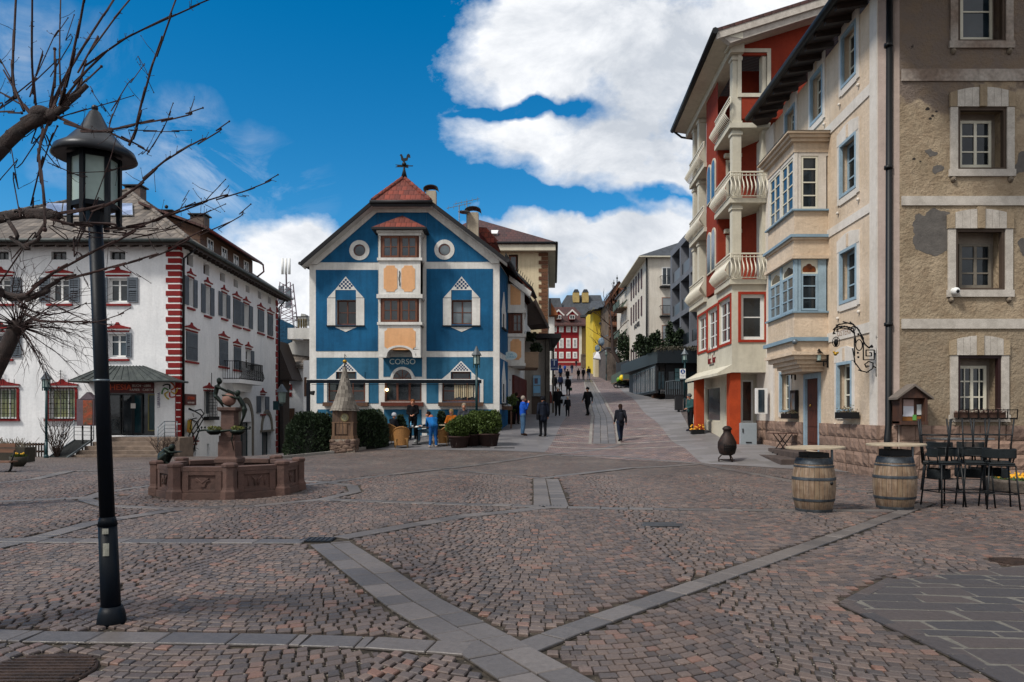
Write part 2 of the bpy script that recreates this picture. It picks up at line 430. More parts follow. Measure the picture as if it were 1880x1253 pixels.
# ------------------------------------------------------------------ paving materials
def cobble(name,W_=2.3,sag=.5,h=.1,w=.115,straight=False,c=('6c5e57','504a49','6e564c'),dark='17130f',dirx=False,randm=.5):
 m,nt,b=newmat(name); P=gcoord(nt)
 dn=N(nt,'ShaderNodeTexNoise'); dn.inputs['Scale'].default_value=1.3; dn.inputs['Detail'].default_value=2; nt.links.new(P,dn.inputs['Vector'])
 off=N(nt,'ShaderNodeVectorMath',operation='SUBTRACT'); nt.links.new(dn.outputs['Color'],off.inputs[0]); off.inputs[1].default_value=(.5,.5,.5)
 of2=N(nt,'ShaderNodeVectorMath',operation='SCALE'); nt.links.new(off.outputs[0],of2.inputs[0]); of2.inputs['Scale'].default_value=.06
 ad=N(nt,'ShaderNodeVectorMath',operation='ADD'); nt.links.new(P,ad.inputs[0]); nt.links.new(of2.outputs[0],ad.inputs[1])
 sp=N(nt,'ShaderNodeSeparateXYZ'); nt.links.new(ad.outputs[0],sp.inputs[0]); x,y=sp.outputs[0],sp.outputs[1]
 if straight: s=y; xx=x
 else:
  xm=mth(nt,'SUBTRACT',mth(nt,'MODULO',mth(nt,'ADD',x,W_*200.2),W_),W_/2)
  s=mth(nt,'SUBTRACT',y,mth(nt,'MULTIPLY',mth(nt,'MULTIPLY',xm,xm),4*sag/W_/W_)); xx=x
 vr=mth(nt,'DIVIDE',s,h); row=mth(nt,'FLOOR',vr)
 par=mth(nt,'MULTIPLY',mth(nt,'MODULO',mth(nt,'ADD',row,4000),2),.5)
 uu=mth(nt,'ADD',mth(nt,'DIVIDE',xx,w),par)
 cb=N(nt,'ShaderNodeCombineXYZ'); nt.links.new(uu,cb.inputs[0]); nt.links.new(vr,cb.inputs[1])
 v1=N(nt,'ShaderNodeTexVoronoi'); v1.voronoi_dimensions='2D'; v1.inputs['Scale'].default_value=1; v1.inputs['Randomness'].default_value=randm; nt.links.new(cb.outputs[0],v1.inputs['Vector'])
 v2=N(nt,'ShaderNodeTexVoronoi'); v2.voronoi_dimensions='2D'; v2.feature='DISTANCE_TO_EDGE'; v2.inputs['Scale'].default_value=1; v2.inputs['Randomness'].default_value=randm; nt.links.new(cb.outputs[0],v2.inputs['Vector'])
 sc_=N(nt,'ShaderNodeSeparateColor'); nt.links.new(v1.outputs['Color'],sc_.inputs[0])
 e=v2.outputs['Distance']
 nz=noise(nt,P,28,4,.7)
 e2=mth(nt,'ADD',e,mth(nt,'MULTIPLY',mth(nt,'SUBTRACT',nz,.5),.09))
 stone=ramp(nt,e2,.045,.12)
 ca,cb_,cc_=[srgb(q) for q in c]
 k=mixc(nt,sc_.outputs[0],ca,cb_); k=mixc(nt,ramp(nt,sc_.outputs[1],.72,.95),k,cc_)
 big=ramp(nt,noise(nt,P,.35,5,.6),.32,.7,.78,1.16)
 val=mth(nt,'MULTIPLY',mth(nt,'MULTIPLY',ramp(nt,sc_.outputs[2],0,1,.62,1.25),big),ramp(nt,noise(nt,P,60,3),.2,.8,.85,1.12))
 hs=N(nt,'ShaderNodeHueSaturation'); nt.links.new(k,hs.inputs['Color']); nt.links.new(val,hs.inputs['Value'])
 # joint: dark earth with patches of pale grit
 sand=mth(nt,'MULTIPLY',ramp(nt,noise(nt,P,.8,4,.6),.48,.62),ramp(nt,noise(nt,P,75,2),.5,.6))
 jc=mixc(nt,sand,srgb(dark),srgb('8b8375'))
 nt.links.new(mixc(nt,stone,jc,hs.outputs[0]),b.inputs['Base Color'])
 nt.links.new(ramp(nt,nz,.3,.7,.5,.78),b.inputs['Roughness'])
 hgt=mth(nt,'ADD',mth(nt,'MULTIPLY',ramp(nt,e2,.02,.26),1.0),mth(nt,'ADD',mth(nt,'MULTIPLY',sc_.outputs[2],.35),mth(nt,'MULTIPLY',nz,.28)))
 bump(nt,b,hgt,.9,.014)
 return m
def slabmat(name,w,h,c,c2,mort='6d6862',ms=.012,rot=0,off=.5,bp=.5):
 m,nt,b=newmat(name); P=gcoord(nt)
 mp=N(nt,'ShaderNodeMapping'); mp.inputs['Rotation'].default_value=(0,0,rot); nt.links.new(P,mp.inputs[0])
 br=N(nt,'ShaderNodeTexBrick'); br.inputs['Scale'].default_value=1; br.inputs['Brick Width'].default_value=w; br.inputs['Row Height'].default_value=h
 br.inputs['Mortar Size'].default_value=ms; br.inputs['Mortar Smooth'].default_value=.3; br.offset=off; br.squash=1
 br.inputs['Color1'].default_value=(*srgb(c),1); br.inputs['Color2'].default_value=(*srgb(c2),1); br.inputs['Mortar'].default_value=(*srgb(mort),1)
 nt.links.new(mp.outputs[0],br.inputs['Vector'])
 n1=ramp(nt,noise(nt,P,.7,6,.65),.3,.7,.78,1.15); n2=ramp(nt,noise(nt,P,22,4),.25,.75,.9,1.08)
 hs=N(nt,'ShaderNodeHueSaturation'); nt.links.new(br.outputs[0],hs.inputs['Color']); nt.links.new(mth(nt,'MULTIPLY',n1,n2),hs.inputs['Value'])
 nt.links.new(hs.outputs[0],b.inputs['Base Color']); b.inputs['Roughness'].default_value=.6
 hh=mth(nt,'ADD',mth(nt,'MULTIPLY',mth(nt,'SUBTRACT',1,br.outputs[1]),.5),mth(nt,'MULTIPLY',noise(nt,P,12,5,.7),.6))
 bump(nt,b,hh,bp,.015)
 return m
def flagmat(name):
 m,nt,b=newmat(name); P=gcoord(nt)
 mp=N(nt,'ShaderNodeMapping'); mp.inputs['Scale'].default_value=(1.9,2.6,1); mp.inputs['Rotation'].default_value=(0,0,.35); nt.links.new(P,mp.inputs[0])
 v1=N(nt,'ShaderNodeTexVoronoi'); v1.voronoi_dimensions='2D'; v1.inputs['Scale'].default_value=1; v1.inputs['Randomness'].default_value=.75; nt.links.new(mp.outputs[0],v1.inputs['Vector'])
 v2=N(nt,'ShaderNodeTexVoronoi'); v2.voronoi_dimensions='2D'; v2.feature='DISTANCE_TO_EDGE'; v2.inputs['Scale'].default_value=1; v2.inputs['Randomness'].default_value=.75; nt.links.new(mp.outputs[0],v2.inputs['Vector'])
 s=N(nt,'ShaderNodeSeparateColor'); nt.links.new(v1.outputs['Color'],s.inputs[0])
 k=mixc(nt,s.outputs[0],srgb('4c4d52'),srgb('62605f')); k=mixc(nt,ramp(nt,s.outputs[1],.75,.9),k,srgb('6b5652'))
 hs=N(nt,'ShaderNodeHueSaturation'); nt.links.new(k,hs.inputs['Color']); nt.links.new(ramp(nt,noise(nt,P,3,6,.65),.3,.7,.8,1.15),hs.inputs['Value'])
 st=ramp(nt,mth(nt,'ADD',v2.outputs['Distance'],mth(nt,'MULTIPLY',mth(nt,'SUBTRACT',noise(nt,P,25,3),.5),.02)),.018,.034)
 nt.links.new(mixc(nt,st,srgb('8a8781'),hs.outputs[0]),b.inputs['Base Color']); b.inputs['Roughness'].default_value=.6
 bump(nt,b,mth(nt,'ADD',mth(nt,'MULTIPLY',st,.4),noise(nt,P,18,6,.7)),.6,.015)
 return m
m_cob=cobble('porphyry_cobbles',W_=2.6,sag=.5,h=.102,w=.098,randm=.35)
m_cobs=cobble('porphyry_setts_rows',straight=True,h=.16,w=.2,c=('826e69','6d6265','8a6e64'),randm=.25)
m_slab=slabmat('grey_slab_paving',1.1,.42,'6c6a6b','5a585b',rot=0)
m_slab2=slabmat('grey_slab_street',1.5,.5,'777475','63605f',rot=.04)
m_band=Mrand('porphyry_slab','6b6460','4a4747',rough=.4,bp=.5,bs=12)
m_bed=M('joint_grit','4a4238',.95,.3,9,80,.9,c2='15110e')
m_flag=Mrand('flagstone_slab','37383c','4b4341',rough=.6,bp=.6,bs=16)
m_mortar=M('pale_mortar_joint','69655e',.9,.15,20,60,.4)
# ------------------------------------------------------------------ ground sheet
def ground():
 b=MB()
 nx,ny=len(GX),len(GY)
 b.v=[(float(GX[i]),float(GY[j]),float(GZ[i,j])) for i in range(nx) for j in range(ny)]
 for i in range(nx-1):
  for j in range(ny-1):
   q=[i*ny+j,(i+1)*ny+j,(i+1)*ny+j+1,i*ny+j+1]
   b.f.append(q); b.fm.append(1 if (3<GY[j]<19 and abs(GX[i])<15) else 0); b.fs.append(True)
 o=b.build('ground',[m_cob,m_bed]); tag(o,'square of brown porphyry cobbles laid in arcs',kind='structure')
ground()
def patch(name,q,mat,dz=.006,step=.45,thick=0,label=None):
 q=[V((p[0],p[1],0)) for p in q]
 nu=max(1,int(max((q[1]-q[0]).length,(q[2]-q[3]).length)/step)); nv=max(1,int(max((q[3]-q[0]).length,(q[2]-q[1]).length)/step))
 b=MB(); idx={}
 for i in range(nu+1):
  for j in range(nv+1):
   a=i/nu; c=j/nv
   p=q[0]*(1-a)*(1-c)+q[1]*a*(1-c)+q[2]*a*c+q[3]*(1-a)*c
   idx[i,j]=len(b.v); b.v.append((p.x,p.y,zg(p.x,p.y)+dz))
 for i in range(nu):
  for j in range(nv):
   b.f.append([idx[i,j],idx[i+1,j],idx[i+1,j+1],idx[i,j+1]]); b.fm.append(0); b.fs.append(False)
 o=b.build(name,mat); tag(o,label,kind='structure'); return o
def gp(*pts): return [G(a,b) for a,b in pts]
SEG=[]
def strip(pts,w,L=.45,rows=1,name='paving_band',dz=.022,bed=True,mat=None,gap=.012,px=True,jit=.12):
 P=[G(*p) if px else V((p[0],p[1],0)) for p in pts]
 P=[V((p.x,p.y,0)) for p in P]
 b=MB(); bb=MB()
 for i in range(len(P)-1):
  SEG.append((P[i],P[i+1],w/2))
  a,c=P[i],P[i+1]; d=(c-a); D=d.length; d/=D; n=V((-d.y,d.x,0))
  for r in range(rows):
   lo=-w/2+w*r/rows+gap/2; hi=-w/2+w*(r+1)/rows-gap/2
   t=-random.random()*L if r else 0; 
   while t<D:
    l=L*(1+random.uniform(-jit,jit)*2); t0=max(t,0)+gap/2; t1=min(t+l,D)-gap/2
    if t1-t0>.05:
     hz=(dz if (name!='paving_band' or a.y<19) else .012)+random.uniform(-.002,.003)
     c4=[a+d*t0+n*(lo+random.uniform(0,.006)),a+d*t1+n*(lo+random.uniform(0,.006)),a+d*t1+n*(hi-random.uniform(0,.006)),a+d*t0+n*(hi-random.uniform(0,.006))]
     e=.006; cen=(c4[0]+c4[2])/2
     bot=[V((p.x,p.y,zg(p.x,p.y)-.02)) for p in c4]; mid=[V((p.x,p.y,zg(p.x,p.y)+hz-e)) for p in c4]
     top=[V((p.x,p.y,zg(p.x,p.y)+hz))+ (cen-p).normalized()*e*1.4 for p in c4]
     B0=len(b.v); b.v+=[tuple(p) for p in bot+mid+top]
     for l0 in (0,4):
      for k in range(4):
       k2=(k+1)%4; b.f.append([B0+l0+k,B0+l0+k2,B0+l0+4+k2,B0+l0+4+k]); b.fm.append(0); b.fs.append(False)
     b.f.append([B0+8,B0+9,B0+10,B0+11]); b.fm.append(0); b.fs.append(False)
    t+=l
  if bed:
   ns=max(1,int(D/.5))
   for k in range(ns):
    q=[a+d*D*k/ns-n*w/2,a+d*D*(k+1)/ns-n*w/2,a+d*D*(k+1)/ns+n*w/2,a+d*D*k/ns+n*w/2]
    bb.face([V((p.x,p.y,zg(p.x,p.y)+.008)) for p in q])
 o=b.build(name,mat or m_band); tag(o,'band of grey porphyry slabs across the cobbles',kind='structure')
 if bed: o2=bb.build(name+'_bed',m_bed); tag(o2,None,kind='structure')
 return o
strip([(606,1000),(760,1110),(880,1180),(1060,1290)],.5,.43,2)
strip([(948,1200),(1050,1160),(1190,1110),(1300,1070),(1540,985),(1650,945),(1700,926)],.24,.4)
strip([(-60,994),(300,996),(560,997)],.3,.55)
strip([(-60,1018),(90,985),(170,962),(330,937)],.3,.5)
strip([(-80,1168),(60,1173),(300,1176),(560,1180),(680,1184),(860,1197)],.26,.5)
strip([(626,990),(725,972),(850,950),(940,941),(1000,934)],.3,.5)
strip([(1000,933),(1200,937),(1470,940),(1640,939)],.26,.5)
strip([(600,919),(800,926),(940,930),(1000,932)],.3,.5)
strip([(1012,932),(1007,905),(1002,881)],.62,.3,2)
strip([(560,893),(700,875),(812,862)],.3,.55)
strip([(-60,925),(120,918),(215,912)],.3,.5)
strip([(-60,893),(60,882),(130,866),(260,862)],.3,.5)
strip([(812,862),(1000,880)],.3,.5); strip([(812,862),(900,851),(1000,836),(1100,826),(1150,815)],.3,.5)
strip([(1000,879),(1160,860),(1290,852)],.3,.5); strip([(1000,836),(1120,838),(1290,852)],.28,.5)
strip([(1290,852),(1390,872),(1480,890),(1600,906)],.3,.5)
fc=G(422,905); FC=V((fc.x,fc.y+.0,0)); FR=1.5
ring=[(FC.x+2.55*math.cos(t*PI/6),FC.y+2.55*math.sin(t*PI/6)) for t in range(13)]
strip(ring,.26,.45,px=False)
# flagstones lower right
q=gp((1552,1112),(1640,1068),(1880,1040),(2100,1020)); q2=gp((1552,1112),(1860,1270),(2200,1290),(2100,1020))
FP=[V((p.x,p.y,0)) for p in gp((1552,1113),(1640,1068),(1880,1041),(2150,1022),(2350,1275),(1880,1270))]
def inpoly(p,P=None):
 P=P or FP; c=False; j=len(P)-1
 for i in range(len(P)):
  if (P[i].y>p.y)!=(P[j].y>p.y) and p.x<(P[j].x-P[i].x)*(p.y-P[i].y)/(P[j].y-P[i].y)+P[i].x: c=not c
  j=i
 return c
def clip(S):
 P=FP; ar=sum(P[i-1].x*P[i].y-P[i].x*P[i-1].y for i in range(len(P))); sg=1 if ar>0 else -1
 for i in range(len(P)):
  a,c=P[i-1],P[i]; e=c-a; n=V((-e.y,e.x,0)).normalized()*sg; out=[]; dd=lambda p:(p-a).dot(n)-.012
  for j in range(len(S)):
   p,q=S[j-1],S[j]; dp,dq=dd(p),dd(q)
   if dp*dq<0: out.append(p+(q-p)*(dp/(dp-dq)))
   if dq>=0: out.append(q)
  S=out
  if len(S)<3: return []
 return S
def flags():
 rnd=random.Random(12); b=MB(); m=MB(); m.face([p+V((0,0,.018)) for p in FP])
 y=3.9; lines=[]
 while y<9.5:
  lines.append((y,rnd.uniform(-.05,.03)-.06)); y+=rnd.choice((.17,.26,.3,.36,.24))
 f=lambda L,x: L[0]+L[1]*(x-3.5)+.015*math.sin(x*5+L[0]*9)
 for a,c in zip(lines,lines[1:]):
  x=1.2+rnd.random()*.4
  while x<9:
   w=rnd.uniform(.35,.75); k0=rnd.uniform(-.07,.07); k1=rnd.uniform(-.07,.07); g=.016
   P=[V((x+g,f(a,x)+g,0)),V((x+w-g,f(a,x+w)+g,0)),V((x+w-g+k1,f(c,x+w)-g,0)),V((x+g+k0*0,f(c,x)-g,0))]
   cen=(P[0]+P[1]+P[2]+P[3])/4
   P=clip(P)
   if len(P)>2:
    cen=sum(P,V((0,0,0)))/len(P); M_=len(P)
    h=.021+rnd.uniform(-.002,.002); T=[cen+(p-cen)*.985+V((0,0,h)) for p in P]; B=[p+V((0,0,h-.006)) for p in P]; Z=[p for p in P]
    n=len(b.v); b.v+=[tuple(p) for p in Z+B+T]
    for l in (0,M_):
     for k in range(M_): b.f.append([n+l+k,n+l+(k+1)%M_,n+l+M_+(k+1)%M_,n+l+M_+k]); b.fm.append(0); b.fs.append(False)
    b.f.append(list(range(n+2*M_,n+3*M_))); b.fm.append(0); b.fs.append(False)
   x+=w
 o=b.build('flagstone_terrace',m_flag); tag(o,'dark flagstones in pale mortar set into the cobbles',kind='structure'); o=m.build('flagstone_mortar',m_mortar); tag(o,None,kind='structure')
flags()
strip([(1640,1066),(1552,1112),(1700,1180),(1880,1268)],.13,.35,mat=m_flag)
CV=[(G(a,b).x,G(a,b).y,r) for a,b,r in ((60,1240,.4),(1865,1035,.29),(582,993,.2),(1010,931,.2),(633,920,.27),(812,862,.27),(1215,965,.3))]
def setts():
 rnd=random.Random(5); W_=2.6; kk=4*.52/W_/W_; h=.108; segs=[(a.x,a.y,c.x,c.y,w) for a,c,w in SEG if min(a.y,c.y)<20]
 vs=[];fs=[]
 def blocked(x,y):
  for ax,ay,cx,cy,w in segs:
   dx,dy=cx-ax,cy-ay; t=((x-ax)*dx+(y-ay)*dy)/(dx*dx+dy*dy); t=0 if t<0 else 1 if t>1 else t
   ex,ey=x-ax-t*dx,y-ay-t*dy
   if ex*ex+ey*ey<(w+.05)**2: return True
  for qx,qy,qr in CV:
   if (x-qx)**2+(y-qy)**2<qr*qr: return True
  return (x-FC.x)**2+(y-FC.y)**2<1.45**2 or inpoly(V((x,y,0)))
 ncol=int(30/W_)+1
 for c in range(-ncol//2-1,ncol//2+2):
  x0=c*W_+.4
  for r in range(int(2/h),int(19.2/h)):
   u=-W_/2+rnd.uniform(-.05,.0)
   while u<W_/2-.03:
    w=rnd.uniform(.072,.118); v=min(u+w,W_/2+.01); um=(u+v)/2; sl=2*kk*um; x=x0+um; y=r*h+kk*um*um
    # stones follow the arc
    if not(2.95<y<18.95) or abs(x)>.72*y+3.2 or x>14.9 or x<-14.9: u=v; continue
    hw=(v-u)/2-.0028; L=math.hypot(1,sl); tx,ty=1/L,sl/L; hd=h/2-.0118; hd*=rnd.uniform(.93,1.03)
    if L>1.05: hd*=.96
    if blocked(x,y): u=v; continue
    n=len(vs); z=.024+rnd.gauss(0,.0018); ta,tb=rnd.gauss(0,.014),rnd.gauss(0,.014)
    P=[]
    for a,b_ in ((-1,-1),(1,-1),(1,1),(-1,1)):
     P.append((a*hw+rnd.gauss(0,.002),b_*hd+rnd.gauss(0,.0022)))
    for f_,zz in ((1,0),(1,-.007),(.84,0)):
     for k_,(a,b_) in enumerate(P):
      if f_!=1: a*=.86; b_*=.84
      zt=0 if (f_==1 and zz==0) else z+zz+a*ta+b_*tb
      vs.append((x+a*tx-b_*ty*.6,y+a*ty+b_,zt))
    for l in (0,4):
     for k_ in range(4): fs.append((n+l+k_,n+l+(k_+1)%4,n+l+4+(k_+1)%4,n+l+4+k_))
    fs.append((n+8,n+9,n+10,n+11)); u=v
 b=MB(); b.v=vs; b.f=fs; b.fm=[0]*len(fs); b.fs=[False]*len(fs)
 m,nt,bb=newmat('porphyry_sett'); g=N(nt,'ShaderNodeNewGeometry'); P=gcoord(nt); ri=g.outputs['Random Per Island']
 wn=N(nt,'ShaderNodeTexWhiteNoise'); wn.noise_dimensions='1D'; nt.links.new(mth(nt,'MULTIPLY',ri,913.7),wn.inputs['W'])
 k=mixc(nt,ri,srgb('665851'),srgb('4a4545')); k=mixc(nt,ramp(nt,wn.outputs[0],.86,1.0),k,srgb('694f45'))
 val=mth(nt,'MULTIPLY',ramp(nt,wn.outputs[0],0,1,.76,1.2),mth(nt,'MULTIPLY',ramp(nt,noise(nt,P,.35,5,.6),.32,.7,.82,1.1),ramp(nt,noise(nt,P,45,4,.65),.25,.75,.8,1.18)))
 hs=N(nt,'ShaderNodeHueSaturation'); nt.links.new(k,hs.inputs['Color']); nt.links.new(val,hs.inputs['Value']); nt.links.new(hs.outputs[0],bb.inputs['Base Color'])
 nt.links.new(ramp(nt,noise(nt,P,20,3),.3,.7,.42,.68),bb.inputs['Roughness']); bb.inputs['Specular IOR Level'].default_value=.28; bump(nt,bb,noise(nt,P,38,5,.7),.7,.008)
 o=b.build('cobblestones',m); tag(o,'brown and grey porphyry setts laid in arcs over the square',kind='stuff')
 # pale grit scattered in the joints
 gb=MB(); r=random.Random(3)
 for i in range(9000):
  y=3.9+abs(r.gauss(0,1))*3.2; x=r.uniform(-.72,.72)*y
  if math.sin(x*2.1+y)*math.sin(y*1.7-x*.6)+r.gauss(0,.5)<.15: continue
  z=.013+r.random()*.006; q=r.uniform(.003,.009); a=r.random()*6
  gb.face([V((x+q*math.cos(a+t),y+q*math.sin(a+t),z)) for t in (0,1.7,3.2,4.8)])
 o=gb.build('joint_gravel',M('pale_grit','9a9284',.9,.2,30,10,0)); tag(o,'pale grit lying in the joints between the setts',kind='stuff')
setts()
# café pavement and the left pavement of the street
L0=gp((500,846),(690,828),(1000,833),(1045,760),(1040,722),(1049,700),(1049,690))
R0=[V((-9,36,0)),V((-5,36,0)),V((-.6,34.3,0)),V((1.2,50,0)),V((2.2,60,0)),V((4,80,0)),V((6,102,0))]
patch('pavement',gp((690,826),(1000,831))+[V((.2,37,0)),V((-5.4,37,0))],m_slab,.008,label='grey slab pavement at the café')
pc=gp((1000,831),(1042,765)); patch('pavement',[pc[0],pc[1],V((1.4,48,0)),V((.2,37,0))],m_slab,.008,label='grey slab pavement beside the blue house')
pc=gp((1042,765),(1042,722)); patch('pavement',[pc[0],pc[1],V((3.2,70,0)),V((1.4,48,0))],m_slab,.008)
pc=gp((1042,722),(1052,690)); patch('pavement',[pc[0],pc[1],V((5.5,110,0)),V((3.2,70,0))],m_slab,.008)
# street carriageway: straight rows of setts
a=gp((1000,831),(1042,765),(1042,722),(1052,690)); c=gp((1290,852),(1165,735),(1128,706),(1102,690))
for i in range(3):
 patch('street_setts',[a[i],c[i],c[i+1],a[i+1]],m_cobs,.006,label='rows of reddish setts up the street')
patch('street_setts',[a[3],c[3],V((20,150,0)),V((5,150,0))],m_cobs,.006)
# central gutter of slabs with pale kerbs
ch=[G(1110,816),G(1107,764),G(1092,728),G(1080,698)]
ch=[(p.x,p.y) for p in ch]
strip(ch,1.0,.5,3,name='street_gutter',dz=.022,px=False)
for s_ in (-.62,.62): strip([(x+s_,y) for x,y in ch],.16,1.0,1,name='street_gutter_edge',dz=.026,px=False,bed=False,mat=Mrand('pale_granite','8f8a84','75716c'))
# pale rows across the street
for yy in (819,809,797,785,770,757,741,727,715):
 lx=np.interp(yy,[690,722,765,831],[1052,1042,1042,1000]); rx=np.interp(yy,[690,706,735,852],[1102,1128,1165,1290])
 strip([(lx,yy+2),(rx,yy+1)],.16,.6,1,name='cross_band',dz=.016,bed=False,mat=MC.get('pale_granite'))
# right pavement
r=gp((1290,852),(1165,735),(1128,706)); 
patch('pavement',[r[0],V((9.4,19.5,0)),V((9.5,29,0)),V((8.4,35,0))],m_slab2,.008,label='grey slab pavement along the inn')
patch('pavement',[r[0],V((8.4,35,0)),V((12.5,56,0)),r[1]],m_slab2,.008)
patch('pavement',[r[1],V((12.5,56,0)),V((14.5,76,0)),r[2]],m_slab2,.008)
# ------------------------------------------------------------------ camera, sun, sky
cam=bpy.data.cameras.new('camera'); co=bpy.data.objects.new('camera',cam); col.objects.link(co); sc.camera=co
co.location=(0,0,CH); co.rotation_euler=(PI/2,0,0); cam.sensor_width=36; cam.lens=36*FL/1880; cam.shift_y=(HZ-626.5)/1880; cam.clip_end=5000; cam.clip_start=.05
SUN_EL=math.radians(50); SUN_AZ=math.radians(-128)   # behind the camera, to the left, veiled by cloud
sl=bpy.data.lights.new('sun','SUN'); sl.energy=SUNE; sl.angle=math.radians(10); sl.color=(1,.95,.88)
so=bpy.data.objects.new('sun',sl); col.objects.link(so)
d=V((math.sin(SUN_AZ)*math.cos(SUN_EL),math.cos(SUN_AZ)*math.cos(SUN_EL),math.sin(SUN_EL)))
so.rotation_euler=d.to_track_quat('Z','Y').to_euler()
w=bpy.data.worlds.new('World'); sc.world=w; w.use_nodes=True; nt=w.node_tree; bg=nt.nodes['Background']
sk=N(nt,'ShaderNodeTexSky'); sk.sky_type='NISHITA'; sk.sun_disc=False; sk.sun_elevation=SUN_EL; sk.sun_rotation=SUN_AZ; sk.altitude=1200; sk.air_density=1.1; sk.dust_density=.3; sk.ozone_density=4
tc=N(nt,'ShaderNodeTexCoord'); D=tc.outputs['Generated']
sp=N(nt,'ShaderNodeSeparateXYZ'); nt.links.new(D,sp.inputs[0])
yy=mth(nt,'MAXIMUM',mth(nt,'ABSOLUTE',sp.outputs[1]),.12)
X=mth(nt,'DIVIDE',sp.outputs[0],yy); Z=mth(nt,'DIVIDE',sp.outputs[2],yy)
X0,Z0=X,Z; cw=N(nt,'ShaderNodeCombineXYZ'); nt.links.new(X,cw.inputs[0]); nt.links.new(Z,cw.inputs[1])
for s_,a_ in ((7,.11),(22,.045)):
 wt=N(nt,'ShaderNodeTexNoise'); wt.inputs['Scale'].default_value=s_; wt.inputs['Detail'].default_value=4; nt.links.new(cw.outputs[0],wt.inputs['Vector']); ws=N(nt,'ShaderNodeSeparateColor'); nt.links.new(wt.outputs['Color'],ws.inputs[0])
 X=mth(nt,'ADD',X,mth(nt,'MULTIPLY',mth(nt,'SUBTRACT',ws.outputs[0],.5),a_)); Z=mth(nt,'ADD',Z,mth(nt,'MULTIPLY',mth(nt,'SUBTRACT',ws.outputs[1],.5),a_))
def blob(px,py,rx,ry,rot=0):
 cx=(px-CX)/FL; cz=(HZ-py)/FL; rx/=FL; ry/=FL
 dx=mth(nt,'SUBTRACT',X,cx); dz=mth(nt,'SUBTRACT',Z,cz)
 if rot:
  c,s=math.cos(rot),math.sin(rot)
  dx,dz=mth(nt,'ADD',mth(nt,'MULTIPLY',dx,c),mth(nt,'MULTIPLY',dz,s)),mth(nt,'SUBTRACT',mth(nt,'MULTIPLY',dz,c),mth(nt,'MULTIPLY',dx,s))
 a=mth(nt,'DIVIDE',dx,rx); b=mth(nt,'DIVIDE',dz,ry)
 r=mth(nt,'SQRT',mth(nt,'ADD',mth(nt,'MULTIPLY',a,a),mth(nt,'MULTIPLY',b,b)))
 return mth(nt,'SUBTRACT',1,r)
def union(l):
 o=l[0]
 for q in l[1:]:
  n=mth(nt,'SMOOTH_MAX',o,q); nt.nodes[-1].inputs[2].default_value=.18; o=n
 return o
pos=union([blob(1010,55,190,85,.25),blob(1230,110,330,190),blob(1500,100,420,330),blob(1100,255,250,95),blob(1010,120,150,85),blob(1330,330,300,70),blob(1000,262,150,58),
 blob(1150,425,320,62),blob(900,440,160,40),blob(1200,500,500,70),blob(560,470,175,70),blob(420,520,130,60),blob(1800,400,500,400),blob(600,560,200,100)])
neg=union([blob(1000,188,95,17,.08),blob(1000,362,150,22,.0),blob(1250,347,110,17)])
sc3=N(nt,'ShaderNodeCombineXYZ'); nt.links.new(X0,sc3.inputs[0]); nt.links.new(mth(nt,'MULTIPLY',Z0,1.25),sc3.inputs[1]); nt.links.new(sp.outputs[1],sc3.inputs[2])
n1=noise(nt,sc3.outputs[0],6.5,10,.6,.25); n2=noise(nt,sc3.outputs[0],2.2,6,.55)
dens=mth(nt,'ADD',pos,mth(nt,'MULTIPLY',mth(nt,'SUBTRACT',n1,.5),1.5))
dens=mth(nt,'SUBTRACT',dens,mth(nt,'MULTIPLY',ramp(nt,mth(nt,'ADD',neg,mth(nt,'MULTIPLY',mth(nt,'SUBTRACT',n1,.5),2.6)),-.6,.8),.82))
mask=ramp(nt,mth(nt,'ADD',dens,mth(nt,'MULTIPLY',mth(nt,'SUBTRACT',noise(nt,sc3.outputs[0],30,6,.65),.5),.35)),-.1,.46); 
wisp=mth(nt,'MULTIPLY',mth(nt,'MAXIMUM',union([blob(400,300,240,110,-.35),blob(180,290,160,60),blob(900,190,70,18),blob(60,80,200,120)]),0),ramp(nt,noise(nt,sc3.outputs[0],4.5,9,.68,1.4),.42,.75,0,.8))
# clouds all round the rest of the sky
allr=mth(nt,'MULTIPLY',ramp(nt,noise(nt,D,2.1,8,.6),.3,.45),mth(nt,'MAXIMUM',ramp(nt,sp.outputs[1],.02,-.1,0,1),ramp(nt,sp.outputs[2],.62,.8,0,1)))
mask=mth(nt,'MAXIMUM',mask,allr)
mask=mth(nt,'MAXIMUM',mask,wisp)
sh=mth(nt,'ADD',mth(nt,'MULTIPLY',noise(nt,sc3.outputs[0],6,10,.65,.3),.75),mth(nt,'MULTIPLY',n2,.55)); sh=mth(nt,'SUBTRACT',sh,mth(nt,'MULTIPLY',mth(nt,'MAXIMUM',blob(1230,150,260,190),0),.16))
shade=mixc(nt,ramp(nt,sh,.5,.76),(.52*CLD,.56*CLD,.62*CLD),(.97*CLD,.98*CLD,1.0*CLD))
hs=N(nt,'ShaderNodeHueSaturation'); hs.inputs['Hue'].default_value=.492; hs.inputs['Saturation'].default_value=SKYSAT; hs.inputs['Value'].default_value=SKYV; nt.links.new(sk.outputs[0],hs.inputs['Color'])
fin=mixc(nt,mask,hs.outputs[0],shade)
nt.links.new(fin,bg.inputs['Color']); bg.inputs['Strength'].default_value=SKYS
sc.view_settings.view_transform='Standard'; sc.view_settings.look='None'; sc.view_settings.exposure=EXPO; sc.view_settings.gamma=1
sc.cycles.use_denoising=True
sc.cycles.max_bounces=5; sc.cycles.diffuse_bounces=3; sc.cycles.glossy_bounces=2; sc.cycles.transmission_bounces=2; sc.cycles.volume_bounces=0
